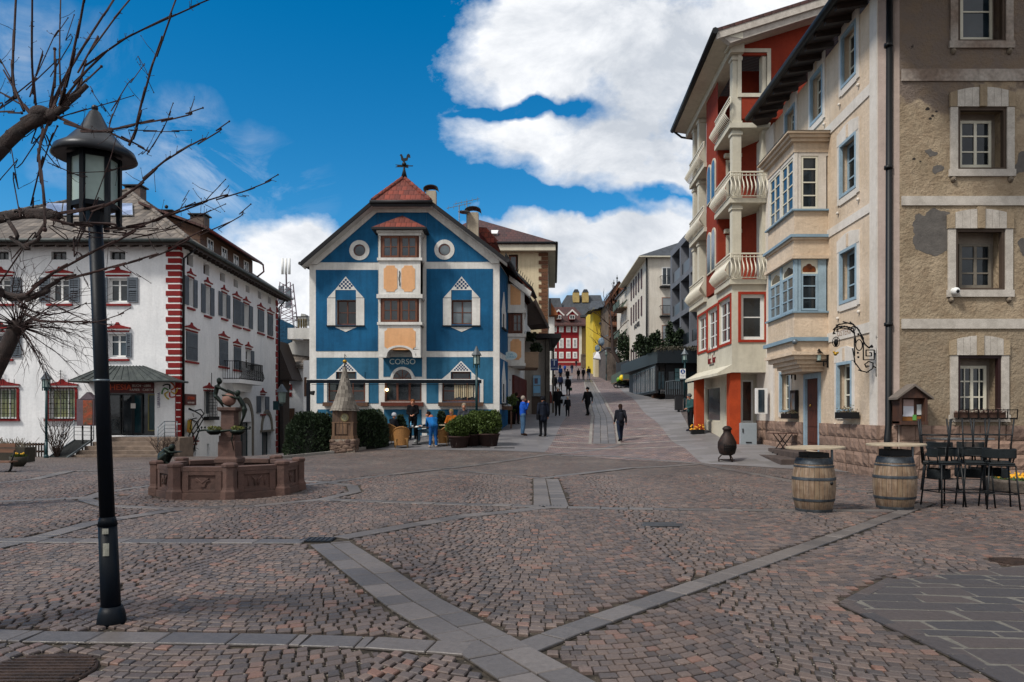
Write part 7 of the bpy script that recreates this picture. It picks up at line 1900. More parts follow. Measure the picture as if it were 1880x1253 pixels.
 b=MB(); b.prism([(X(1117),Y,z(640)),(X(1162),Y,z(640)),(X(1162),Y,z(560)),(X(1133),Y,z(528)),(X(1117),Y,z(556))],(0,10,0)); b.build('wall',Mstone('chalet_wall','6b5844','40342a',.5),o)
 b=MB()
 a=V((X(1108),Y-1.8,z(556))); t=V((X(1133),Y-1.8,z(521))); c=V((X(1160),Y-1.8,z(552)))
 for p,q in ((a,t),(t,c)): b.prism([p,q,q+V((0,0,-.9)),p+V((0,0,-.9))],V((0,.3,0)))
 b.box(X(1114),X(1155),Y-1.6,Y-1.4,z(560),z(556))
 for k in range(5): 
  x=X(1118+k*7.5); b.box(x,x+.3,Y-1.6,Y-1.4,z(560),z(532+abs(k-2)*8))
  if k<4: b.bar((x,Y-1.5,z(558)),(x+.62*1.0,Y-1.5,z(545)),.2); b.bar((x+1.2,Y-1.5,z(558)),(x+.6,Y-1.5,z(545)),.2)
 for y in (583,602,622): b.box(X(1117.5),X(1158),Y-1.8,Y-.1,z(y),z(y-3)); b.box(X(1117.5),X(1158),Y-1.85,Y-1.8,z(y-2),z(y-8))
 b.build('timber_frame',m_tim,o)
 b=MB(); b.face([a+V((0,-.2,.1)),t+V((0,-.2,.1)),t+V((0,12,.1)),a+V((0,12,.1))]); b.face([t+V((0,-.2,.1)),c+V((0,-.2,.1)),c+V((0,12,.1)),t+V((0,12,.1))]); b.build('roof',m_slate,o)
 b=MB(); 
 for x,y in ((1133,505),(1127,514)): b.tube([(X(x),Y,z(y+20)),(X(x),Y,z(y))],[.12,.03],5); b.ball((X(x),Y,z(y+6)),.16,6)
 b.build('finial',m_dark,o)
 for y0,y1 in ((566,580),(588,600),(607,619)):
  for x in (1121.5,1129,1141): win(o,Fc(X(1114),Y,1,0),*Fc(X(1114),Y,1,0).r(x-3,x+3,y0,y1),rec=-.05,fw=.12,cols=2,rows=1,fm=m_tim,gm=m_glass)
farend()
# ================================================================== RIGHT SIDE OF THE STREET
def farright():
 Y=77; z=lambda y:CH+(HZ-y)*Y/FL; X=lambda x:(x-CX)/FL*Y
 x0=X(1187); S_=Fc(x0,Y,.035,1); N_=Fc(x0,Y,1,0); L=17.5
 o=thing('white_hotel','off white hotel with grey roof, green balconies and dark drainpipe on its corner','building',(x0+3,Y+4,4))
 zt=z(472); m_h=Mplaster('hotel_render','c9c2b6','beb6a9',bp=.2)
 b=MB()
 rows=[]
 for (ya,yb) in ((1,2),):
  pass
 colx=[1159.5,1164,1168.3,1173,1178.3]
 # rows of tall shuttered windows: heights measured at the corner
 lv=[(6.2+2.9*k) for k in range(5)]
 b.fbox(S_,0,L,3,zt,-.3,0); b.fbox(N_,0,9,3,zt,-.3,0); b.build('wall',m_h,o)
 for zz,hh in ((z(690)+.0,0),):
  pass
 us=[S_.px(x,HZ)[0] for x in colx]
 for zb_,ht in ((CH+(HZ-659)*Y/FL,2.0),(CH+(HZ-583)*Y/FL+.7,2.0),(CH+(HZ-508)*Y/FL-.6,2.0),):
  for k,u in enumerate(us):
   win(o,S_,u-.35,u+.35,zb_,zb_+ht,rec=-.03,fw=.08,cols=1,rows=1,fm=M('mauve_shutter','4c3b3e',.8),gm=m_glass)
   q=MB(); q.fbox(S_,u-.38,u+.38,zb_-.05,zb_+ht+.05,0,.08); q.build('shutter',M('mauve_shutter','4c3b3e'),o)
 uT=S_.px(1171,HZ)[0]; text('hotel_name','HOTEL',S_,S_.px(1170,HZ)[0],S_.px(1170,598)[1],.05,.8,M('dark_letters','2b2a2c',.6,.05,bp=0),o,.04,squash=1.9)
 b=MB(); b.tube([N_.at(.0,3,.08),N_.at(.0,zt,.08)],.1,6); b.build('drainpipe',m_dark,o)
 e=[V((x0-.9,Y-.6,zt)),V((X(1262),Y-.6,zt)),V((X(1262)+1,Y+20,zt)),S_.at(L+1,zt,.9)]; r0=V((x0+6.5,Y+7,zt+3.6)); r1=V((x0+7,Y+13,zt+3.6))
 b=MB(); b.face([e[0],e[1],r0]); b.face([e[1],e[2],r1,r0]); b.face([e[2],e[3],r1]); b.face([e[3],e[0],r0,r1]); b.build('roof',m_slate,o)
 b=MB(); b.prism(e,V((0,0,-.12))); b.build('soffit',m_ivory,o)
 for y0,y1,gm in ((491,524,m_glassb),(546,578,M('grey_blind','7c8286',.7,.05,1,5,0)),(597,628,M('grey_blind','7c8286'))):
  r=N_.r(1215,1233,y0,y1); win(o,N_,*r,rec=-.03,fw=.1,cols=2 if y0<500 else 1,rows=1,fm=m_frame if y0<500 else M('pinkish_frame','8d7468',.8),gm=gm,name='french_window')
  z0=r[2]-.15; s=MB(); s.fbox(N_,r[0]-.25,r[1]+.4,z0-.12,z0,.0,.6)
  for k in range(12): u=r[0]-.22+k*.14; s.fbox(N_,u,u+.03,z0,z0+1.0,.56,.58)
  s.fbox(N_,r[0]-.25,r[1]+.4,z0+1,z0+1.05,.55,.6); s.bar(N_.at(r[0]-.23,z0+1,0),N_.at(r[0]-.23,z0+1,.58),.04); s.build('small_balcony',m_dark,o)
 # green balconies on the street side
 mg=M('olive_green_panel','49564a',.7,.1,1,10,.1)
 for (ya,yb,ua,ub,d) in ((708,680,1.5,15,2.2),):
  z1=z(672)-.3; z0=z1-1.0
  s=MB(); s.fbox(S_,ua,ub,z0-.12,z0,.0,d); s.build('balcony_slab',M('brown_soffit','6d5c4a',.9),o)
  s=MB(); s.fbox(S_,ua,ub,z0,z1,d-.08,d); s.fbox(S_,ua,ua+.08,z0,z1,0,d-.08); s.build('balcony_parapet',mg,o)
 # shop fronts below
 for k in range(5):
  u=1.2+k*2.6; win(o,S_,u,u+2.0,4.2,z(672)-1.9,rec=-.02,fw=.1,cols=1,rows=1,fm=m_ivory,gm=m_glass,name='shop_window')
 # adjoining wing with stacked balconies, further up
 Y2=95; z2=lambda y:CH+(HZ-y)*Y2/FL; X2=lambda x:(x-CX)/FL*Y2
 o=thing('balcony_wing','house with three stacked green balconies beyond the white hotel','building',(X2(1150),Y2,6))
 b=MB(); b.box(X2(1149),X2(1160),Y2,Y2+8,4,z2(530)); b.build('wall',m_h,o)
 b=MB(); b.prism([(X2(1146),Y2-.8,z2(532)),(X2(1165),Y2-.8,z2(528)),(X2(1165),Y2+9,z2(528)),(X2(1146),Y2+9,z2(532))],(0,0,.2)); b.build('roof',m_slate,o)
 for y in (566,619):
  s=MB(); s.box(X2(1135),X2(1158),Y2-1.5,Y2+4,z2(y)-.15,z2(y)); s.build('balcony_slab',MC['brown_soffit'],o)
  s=MB(); s.box(X2(1133),X2(1134.5),Y2-1.5,Y2+4,z2(y),z2(y-12)); s.prism([(X2(1134),Y2-1.5,z2(y+1)),(X2(1140),Y2-1.55,z2(y+1)),(X2(1149),Y2-1.55,z2(y-12)),(X2(1147),Y2-1.5,z2(y-13))],(0,.08,0)); s.build('balcony_parapet',mg,o)
 # dark hedge mass between and a dark hoarding
 b=MB(); P=W(1150,690,88); b.hexa([W(1131,702,92),W(1154,702,84),W(1156,702,90),W(1136,702,96),W(1131,668,92),W(1154,661,84),W(1156,661,90),W(1136,668,96)]); oo=b.build('parasol_cover',M('charcoal_canvas','2c2f33',.9,.1,1,10,.2),None,P); tag(oo,'large charcoal canvas screen beside the parked van','canvas screen')
 # grey loggia building
 Y=52; z=lambda y:CH+(HZ-y)*Y/FL; xc=(1291-CX)/FL*Y
 S_=Fc(xc,Y,.03,1); L=12.5; mgc=Mplaster('grey_concrete','6c6f76','5f6269',bp=.2,streak=.05)
 o=thing('grey_loggia_building','modern grey concrete building with a grid of dark loggias','building',(xc+2,Y+5,3))
 zt=z(392); fl=2.87
 holes=[]
 for j in range(5):
  z1=zt-.55-j*fl; z0=z1-fl+.42
  for (a,c) in ((.6,4.3),(4.7,8.0),(8.4,11.9)): holes.append((a,c,z0,z1))
 b=MB(); wallh(b,S_,0,L,2,zt,holes,1.6); e=S_.at(L,0); b.face([S_.at(0,2),V((xc+9,Y,2)),V((xc+9,Y,zt)),S_.at(0,zt)]); b.face([S_.at(0,zt),S_.at(L,zt),S_.at(L,zt)+V((9,0,0)),V((xc+9,Y,zt))]); b.face([S_.at(L,2),S_.at(L,zt),S_.at(L,zt)+V((9,0,0)),S_.at(L,2)+V((9,0,0))]); b.build('wall',mgc,o)
 for h in holes:
  s=MB(); s.fbox(S_,h[0],h[1],h[2],h[3],-1.65,-1.6); lg=s.build('loggia_glazing',m_glass,o)
  s=MB(); s.fbox(S_,h[0],h[1],h[2],h[2]+.95,-.2,-.12); s.build('parapet_glass',M('smoked_panel','16181b',.3,.05,1,5,0),lg)  # near-black parapet colour stands in for the shade inside the loggia
 b=MB(); b.prism([S_.at(.5,zt,-.3),S_.at(L,zt,-.3),S_.at(L,zt+1.1,-2.2),S_.at(.5,zt+1.1,-2.2)],V((3,0,0))); b.build('roof',m_slate,o)
 # low restaurant in front
 Y=55; z=lambda y:CH+(HZ-y)*Y/FL; X=lambda x:(x-CX)/FL*Y
 o=thing('glass_restaurant','low dark glass restaurant pavilion with planted flat roof','pavilion',(X(1250),Y,3))
 S2=Fc(X(1204),Y,.035,1)
 b=MB(); b.hexa([V((X(1203),Y-.8,z(668))),V((X(1300),Y-.8,z(668))),V((X(1300),Y+16,z(668))),V((X(1203)-.2,Y+16,z(668))),V((X(1203),Y-.8,z(645))),V((X(1300),Y-.8,z(645))),V((X(1300),Y+16,z(645))),V((X(1203)-.2,Y+16,z(645)))]); b.build('roof_fascia',M('dark_teal_fascia','10191f',.5,.1,1,10,.1),o)
 b=MB(); b.fbox(S2,0,16,z(722)+.0,z(668),-.2,0); b.fbox(Fc(X(1222),Y,1,0),0,4,2,z(668),-.2,0); b.build('wall',m_fascia,o)
 for k in range(5): win(o,S2,.4+k*2.6,2.6+k*2.6,3.2,z(672),rec=-.03,fw=.08,cols=2,rows=1,fm=m_zinc,gm=m_curt,name='glass_front')
 F3=Fc(X(1208),Y,1,0)
 for a,c in ((1206,1221),(1226,1250),(1252,1278)): win(o,F3,*F3.r(a,c,681,716),rec=-.03,fw=.06,cols=2,rows=1,fm=m_dark,gm=M('teal_glass','1d3038',.1,.2,2,5,0),name='glass_front')
 F4=F3.off(.06)
 for k in range(3):
  s=MB(); r=F4.r(1239,1248,677+k*8,684+k*8); s.fbox(F4,*r,.0,.03); s.build('menu_board',M('pale_teal_board','5e8588',.6,.1),o)
 return
farright()
def bushmesh(b,c,rx,ry,rz,n,leaf,seed=0,shell=.72):
 rnd=random.Random(seed)
 for k in range(n):
  while True:
   d=V((rnd.gauss(0,1),rnd.gauss(0,1),rnd.gauss(0,1)))
   if d.length>.01: break
  d.normalize()
  lump=1+.13*math.sin(d.x*5+seed)+.1*math.sin(d.z*7+d.y*6+seed*2)
  r=(shell+(1-shell)*rnd.random()**.5)*lump
  p=V((c[0]+d.x*rx*r,c[1]+d.y*ry*r,c[2]+d.z*rz*r))
  a=(d+V((rnd.uniform(-.9,.9),rnd.uniform(-.9,.9),rnd.uniform(-.4,1.1)))).normalized()*leaf*rnd.uniform(.6,1.3); q=a.orthogonal().normalized()
  ang=rnd.uniform(0,6.28); q=Matrix.Rotation(ang,3,a.normalized())@q*leaf*.38
  b.face([p-a*.5-q*.1,p+q,p+a*.6,p-q])
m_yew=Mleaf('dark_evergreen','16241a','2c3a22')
m_box=Mleaf('olive_box_leaves','2a3a1a','4b5a26')
def conifers():
 spots=[(1176,650,1.5,57),(1196,636,1.7,58),(1208,634,2.0,59),(1232,622,2.6,58),(1246,626,2.3,60),(1188,644,1.4,62)]
 labs=['small dark pine at the left end of the planted pavilion roof','second small conifer on the planted pavilion roof','bushy conifer above the pavilion roof edge behind the lamp','tallest dark conifer on the planted pavilion roof','broad conifer right of the tallest one on the pavilion roof','low conifer farther back on the pavilion roof']
 for i,(x,y,h,Y) in enumerate(spots):
  zb_=CH+(HZ-645)*55/FL; P=V(((x-CX)/FL*Y,Y,zb_)); o=thing('roof_conifer',labs[i],'shrub',P,'conifers on the pavilion roof')
  b=MB(); b.tube([P,P+V((0,0,h*.8))],[.06,.02],5); b.build('trunk',m_roofwood,o)
  b=MB()
  for k in range(7):
   t=k/7; bushmesh(b,P+V((random.uniform(-.2,.2),random.uniform(-.2,.2),h*(.15+.8*t))),.75*(1-t*.8),.75*(1-t*.8),h*.16,120,.2,seed=i*10+k,shell=.3)
  b.build('needles',m_yew,o)
 b=MB(); Y=54.5
 for k in range(26): 
  x=(1208+k*3.0-CX)/FL*Y; bushmesh(b,V((x,Y,CH+(HZ-643)*Y/FL)),.35,.35,.28,50,.16,seed=k,shell=.3)
 o=b.build('roof_greenery',Mleaf('grey_dry_plants','3a3f36','5a5448')); tag(o,'grey green trailing plants along the pavilion roof edge','plants',kind='stuff')
conifers()
# ================================================================== LAMPS
def lamp(name,label,P,h,mat=None,px_head=.34,lean=(0,0),big=False,group='street lamps on poles with pitched lantern heads'):
 o=thing(name,label,'street lamp',P,group); mat=mat or m_green
 hz=h; s=1.0 if big else .9
 tx,ty=lean
 top=P+V((tx,ty,h*.80))
 b=MB(); b.tube([P,P+V((0,0,.03)),P+V((0,0,.10)),P+V((0,0,.15))],[.1,.106,.095,.075],20); b.build('base',mat,o)
 b=MB(); q=lambda f:P+V((tx*f,ty*f,h*.80*f))
 b.tube([q(0),q(.24)],[.072,.067],20); b.tube([q(.24),q(.26)],[.073,.057],20); b.tube([q(.25),q(1)],[.055,.05],20)
 b.build('pole',mat,o)
 if big:
  b=MB(); b.tube([q(.585),q(.59)],[.058,.058],20); b.build('clamp_band',m_zinc,o)
  for z0,z1,a in ((.235,.222,.07),(.20,.17,.06)):
   b=MB(); c=q((z0+z1)/2); hh=abs(z0-z1)*h*.8/2; ang=-PI/2+.25
   pts=[]
   for i in range(4):
    t=ang-.3+.6*i/3*1.0; pts.append((math.cos(t),math.sin(t)))
   for (x0,y0),(x1,y1) in zip(pts,pts[1:]):
    b.face([c+V((x0*.074,y0*.074,-hh)),c+V((x1*.074,y1*.074,-hh)),c+V((x1*.072,y1*.072,hh)),c+V((x0*.072,y0*.072,hh))])
   b.build('sticker',M('aged_sticker','a9a79a',.7,.2,9,30,.1),o)
 n=6; R=.174*s; zb=h*.80; c=P+V((tx,ty,zb)); gh=h*.10
 b=MB(); b.lathe(c,[(.06,-.14),(.07,-.02),(R*.98,.0),(R*1.0,.035)],n,False,PI/6)
 for k in range(n):
  a=PI/6+2*PI*k/n; p=c+V((R*.95*math.cos(a),R*.95*math.sin(a),0)); b.bar(p+V((0,0,-.14)),p+V((0,0,gh)),.032)
 b.lathe(c+V((0,0,gh)),[(R*1.0,-.03),(R*1.02,.0),(R*.6,.02)],n,False,PI/6); b.build('lantern_frame',mat,o)
 b=MB(); b.lathe(c,[(R*.93,.035),(R*.93,gh-.02)],n,False,PI/6,caps=False); b.build('glass',m_frost,o)
 b=MB(); hr=h-h*.80-gh-.06
 if big:
  b.lathe(c+V((0,0,gh)),[(R*.9,.02),(R*1.6,-.02),(R*1.72,-.01),(R*1.6,.045),(R*1.16,hr*.28),(R*.6,hr*.62),(.04,hr),(.02,hr+.02)],32)
  b.ball(c+V((0,0,gh+hr+.035)),.025,10)
 else: b.lathe(c+V((0,0,gh)),[(R*.9,.0),(R*1.5,-.03),(R*1.5,.0),(R*.6,hr*.6),(.03,hr)],n,False,PI/6); b.ball(c+V((0,0,gh+hr)),.03,8)
 b.build('lamp_roof',M('grey_zinc_roof','4c5256',.45,.1,2,30,.1,metal=.3) if not big else M('dark_zinc_cap','26282c',.4,.15,2,30,.1,metal=.3),o)
 return o
Pl=G(205,1148)
lamp('street_lamp','tall dark navy street lamp with round conical cap in the near left foreground',Pl,4.02,m_navy,lean=(-.13,0),big=True)
def lampat(px,py,Y,label,h=4.0):
 P=gnd((px-CX)/FL*Y,Y); 
 zt=CH+(HZ-py)/FL*Y; lamp('street_lamp',label,P,zt-P.z)
lampat(85,680,34,'grey green lamp post before the ground floor windows of the white house')
lampat(875,634,31,'teal lamp post standing before the blue café house')
lampat(1210,636,60,'teal lamp post on the terrace wall before the pavilion, farther of the two')
lampat(1257,639,46,'teal lamp post carrying the round blue pedestrian sign')
lampat(1132,640,100,'distant lamp post before the rubble stone house')
lampat(1113,640,103,'faint distant lamp post left of the bare street tree')
# lamp on a bracket at the corner of the white house
P=W(516,745,50); o=thing('bracket_lamp','small lantern on a bracket at the far corner of the white house','wall lamp',P)
b=MB(); b.bar(W(510,745,50),W(519,744,50),.08); b.box(P.x-.45,P.x-.1,49.7,50,P.z-.3,P.z+.3); b.build('bracket',m_green,o)
b=MB(); c=W(517.5,742,50); b.lathe(c,[(.1,0),(.24,.1),(.28,.8)],6,False); b.build('glass',m_frost,o); b=MB(); b.lathe(c,[(.42,.8),(.05,1.35)],6,False); b.build('lamp_roof',m_zinc,o)
# round blue sign on the lamp
P=W(1253.5,687,45.6); o=thing('pedestrian_sign','white panel with round blue pedestrian symbol on a teal lamp post','sign',P)
b=MB(); b.box(P.x-.18,P.x+.18,45.6,45.63,P.z-.28,P.z+.32); b.build('plate',m_frame,o)
F2=Fc(P.x,45.6,1,0); b=MB(); b.fpoly(F2,[(.14*math.cos(t*PI/12),P.z+.15+.14*math.sin(t*PI/12)) for t in range(24)],.002,.01); b.build('blue_disc',M('traffic_blue','123c7a',.5,.02,bp=0),o)
b=MB(); b.fpoly(F2,[(-.03,P.z+.2),(.03,P.z+.2),(.05,P.z+.12),(.06,P.z+.05),(.03,P.z+.05),(0,P.z+.11),(-.05,P.z+.05),(-.07,P.z+.06),(-.03,P.z+.14)],.011,.014); b.ball(F2.at(0,P.z+.23,.012),.022,6,(1,.2,1)); b.build('walking_figure',m_frame,o)
text('sign_text','AREA PEDONALE',F2,0,P.z-.08,.004,.04,m_dark,o,.004); text('sign_text','0 - 24',F2,0,P.z-.17,.004,.06,m_dark,o,.004)
# ================================================================== FOUNTAIN
m_fst=Mstone('red_porphyry','5c4239','41302a',1.3)
m_bronze=M('green_bronze','2b332d',.45,.2,6,40,.4,c2='151a18',metal=.75)
def fountain():
 o=thing('fountain','octagonal red porphyry fountain with bronze figures on a central pillar','fountain',FC)
 R=FR*.93; H=.62; n=8; rot=-PI/2+.366
 C=[V((FC.x+R*math.cos(rot+2*PI*k/n),FC.y+R*math.sin(rot+2*PI*k/n),0)) for k in range(n)]
 for k in range(n):
  a,c=C[k],C[(k+1)%n]; d=(c-a).normalized(); nn=V((d.y,-d.x,0)); 
  if nn.dot(a-FC)<0: nn=-nn
  L=(c-a).length; F_=Fc(a.x,a.y,d.x,d.y); F_.n=nn; F_.u=d
  b=MB(); w0,w1=.12,L-.12
  b.fbox(F_,w0,w1,-.1,.13,-.22,.015); b.fbox(F_,w0,w1,.13,H-.09,-.2,-.05); b.fbox(F_,w0,w1,H-.09,H,-.24,-.01)
  # raised frame round a sunk panel
  for x in (w0+.04,w1-.16): b.fbox(F_,x,x+.12,.13,H-.09,-.05,-.015)
  b.fbox(F_,w0+.16,w1-.16,H-.16,H-.09,-.05,-.015); b.fbox(F_,w0+.16,w1-.16,.13,.19,-.05,-.015)
  sd=b.build('basin_side',m_fst,o,bevel=.008)
  # carved relief in the panel
  c0=(w0+w1)/2; b=MB()
  if k%2: 
   pts=[(-.14,.0),(-.05,.06),(.05,.06),(.14,0),(.08,-.02),(.04,-.12),(-.04,-.12),(-.08,-.02)]
   b.fpoly(F_,[(c0+x,.36+z) for x,z in pts],-.05,-.03); b.tube([F_.at(c0-.12,.41,-.04),F_.at(c0,.32,-.03),F_.at(c0+.12,.41,-.04)],.014,6)
  else:
   for sgn in (-1,1): b.tube([F_.at(c0+sgn*.03,.25,-.04),F_.at(c0+sgn*.035,.36,-.03),F_.at(c0+sgn*.1,.42,-.035)],.016,6); b.tube([F_.at(c0+sgn*.16,.24,-.04),F_.at(c0+sgn*.16,.42,-.04)],.01,6)
  b.build('relief',m_fst,sd)
  # corner pillar
  m=MB(); p=C[k]; q=(p-FC).normalized()
  m.lathe(p-q*.05,[(.16,-.1),(.17,.02),(.165,.16),(.14,.2),(.13,.24),(.13,H-.02),(.15,H+.01),(.15,H+.05),(.1,H+.075)],6,False,rot=math.atan2(q.y,q.x)+PI/6); m.build('corner_pillar',m_fst,o,bevel=.008)
 b=MB(); b.lathe(V((FC.x,FC.y,0)),[(R*.9,.42),(0.001,.42)],8,False,rot); b.build('water',M('dark_water','10161a',.05,.1,2,8,.15),o)
 b=MB(); b.lathe(V((FC.x,FC.y,0)),[(R*.97,.005),(0.001,.005)],8,False,rot); b.build('basin_floor',m_fst,o)
 # pillar
 z=lambda y:CH+(HZ-y)*FC.y/FL
 s=.165
 b=MB(); c=V((FC.x,FC.y,0))
 b.lathe(c,[(.3,.0),(.3,z(850)),(.33,z(849)),(.33,z(842)),(.25,z(838)),(.25,z(812)),(.225,z(810)),(.225,z(800))],4,False,PI/4)
 b.lathe(c,[(.2,z(800)),(.185,z(758)),(.2,z(756)),(.26,z(754)),(.26,z(748))],4,False,PI/4); b.build('pillar',m_fst,o,bevel=.01)
 # bronze branches and trays round the pillar
 b=MB(); zz=z(789)
 pts=[(FC.x-.56,zz-.03),(FC.x-.4,zz+.0),(FC.x-.1,zz-.03),(FC.x+.2,zz),(FC.x+.5,zz+.02)]
 b.tube([(x,FC.y-.25,w) for x,w in pts],[.015,.022,.03,.02,.012],6)
 b.tube([(FC.x+.15,FC.y-.2,zz),(FC.x+.12,FC.y-.22,zz-.2),(FC.x+.16,FC.y-.2,zz-.42)],[.02,.014,.008],5)
 for dx in (-.55,-.47,-.4,.42,.5): b.ball((FC.x+dx,FC.y-.25,zz+.05),.022,5); b.bar((FC.x+dx,FC.y-.25,zz),(FC.x+dx,FC.y-.25,zz+.04),.01)
 b.build('bronze_branch',m_bronze,o)
 for dx in (-.23,.24):
  b=MB(); b.lathe((FC.x+dx,FC.y-.22,zz-.1),[(.08,-.0),(.14,.05),(.15,.1),(.13,.1)],12); t=b.build('bronze_bowl',m_bronze,o)
  b=MB(); bushmesh(b,(FC.x+dx,FC.y-.22,zz+.02),.13,.11,.045,130,.05,seed=3); b.build('bowl_plants',Mleaf('bowl_plants','3c4a26','6e6a34'),t)
 # stone ball
 S=thing('stone_ball_group','two bronze boys tugging round a pink stone ball on the fountain pillar','sculpture',(FC.x,FC.y,z(748)))
 zt=z(748)
 P=lambda x,y,dy=0:V(((x-CX)/FL*FC.y,FC.y+dy,CH+(HZ-y)/FL*FC.y))
 b=MB(); b.ball(P(420.5,734),.135,20); b.build('stone_ball',Mstone('pink_granite','7c5a4e','64463e',3,.2),S)
 def bronze(name,parts,par,vox=.010):
  b=MB()
  for p in parts: b.caps(p[0],p[1],p[2],p[3],10)
  ob=b.build(name,m_bronze,par); m=ob.modifiers.new('remesh','REMESH'); m.mode='VOXEL'; m.voxel_size=vox; m.use_smooth_shade=True
  s_=ob.modifiers.new('smooth','SMOOTH'); s_.iterations=4; s_.factor=.5
  return ob
 Q=P
 pr=[(Q(402,698),.05,Q(403,701),.055),(Q(401,707),.03,Q(398,712),.045),(Q(398,713),.05,Q(395,726),.045),(Q(395,727),.045,Q(399,731),.045),
  (Q(398,729,-.04),.042,Q(408,738,-.05),.03),(Q(408,738,-.05),.03,Q(421,746,-.05),.018),(Q(397,730,.05),.042,Q(404,740,.05),.03),(Q(404,740,.05),.03,Q(408,747,.05),.018),(Q(421,746,-.05),.018,Q(425,747,-.05),.015),
  (Q(398,710,-.06),.03,Q(410,714,-.07),.022),(Q(410,714,-.07),.022,Q(426,722,-.04),.018),(Q(399,710,.05),.03,Q(406,715,.05),.022),(Q(406,715,.05),.022,Q(424,723,.03),.018)]
 for k in range(5): pr.append((Q(426,722,-.04+.008*k),.009,Q(430,723.5+.6*k,-.04+.01*k),.007))
 bronze('standing_boy',pr,S)
 pr=[(Q(436,724),.05,Q(437,721),.052),(Q(438,729),.03,Q(440,733),.045),(Q(440,733),.05,Q(447,745),.05),(Q(447,745),.05,Q(449,752),.05),
  (Q(449,752,-.04),.045,Q(449,764,-.04),.032),(Q(449,764,-.04),.03,Q(443,779,-.03),.018),(Q(449,752,.04),.045,Q(446,765,.04),.032),(Q(446,765,.04),.03,Q(441,780,.03),.018),(Q(443,780,-.03),.018,Q(438,784,-.03),.013),(Q(441,780,.03),.018,Q(436,783,.03),.013),
  (Q(438,732,-.06),.03,Q(428,729,-.09),.022),(Q(428,729,-.09),.022,Q(414,726,-.1),.017),(Q(437,730,.06),.03,Q(428,722,.07),.022),(Q(428,722,.07),.02,Q(416,716,.06),.016)]
 for k in range(5): pr.append((Q(414,726,-.1+.008*k),.009,Q(410.5,725+.7*k,-.1+.01*k),.007))
 bronze('hanging_boy',pr,S)
 # crouching figure at the left rim
 S2=thing('crouching_figure','crouching bronze figure reaching out over the left rim of the fountain','sculpture',P(318,848,-.3))
 Q=lambda x,y,d=0:P(x,y,-.35+d)
 pr=[(Q(330,821),.062,Q(331,819),.06),(Q(325,823),.04,Q(321,826),.07),(Q(321,826),.075,Q(312,836),.085),(Q(312,838),.085,Q(313,842),.08),
  (Q(313,841,-.07),.065,Q(324,833,-.09),.05),(Q(324,833,-.09),.045,Q(322,846,-.09),.035),(Q(322,847,-.09),.03,Q(328,849,-.09),.022),(Q(313,841,.07),.065,Q(325,834,.08),.05),(Q(325,834,.08),.045,Q(320,847,.08),.035),
  (Q(322,824,-.09),.04,Q(332,829,-.12),.03),(Q(332,829,-.12),.028,Q(344,828.5,-.05),.02),(Q(322,824,.08),.04,Q(333,829,.08),.03),(Q(333,829,.08),.028,Q(344,828,.0),.02)]
 for k in range(5): pr.append((Q(344,828,-.05+.014*k),.012,Q(350,827.6+.2*k,-.06+.016*k),.008))
 bronze('figure_body',pr,S2,.013)
 b=MB(); b.lathe(P(318,851,-.35),[(.17,-.06),(.17,.0),(.1,.02)],10); b.build('plinth',m_fst,S2)
fountain()
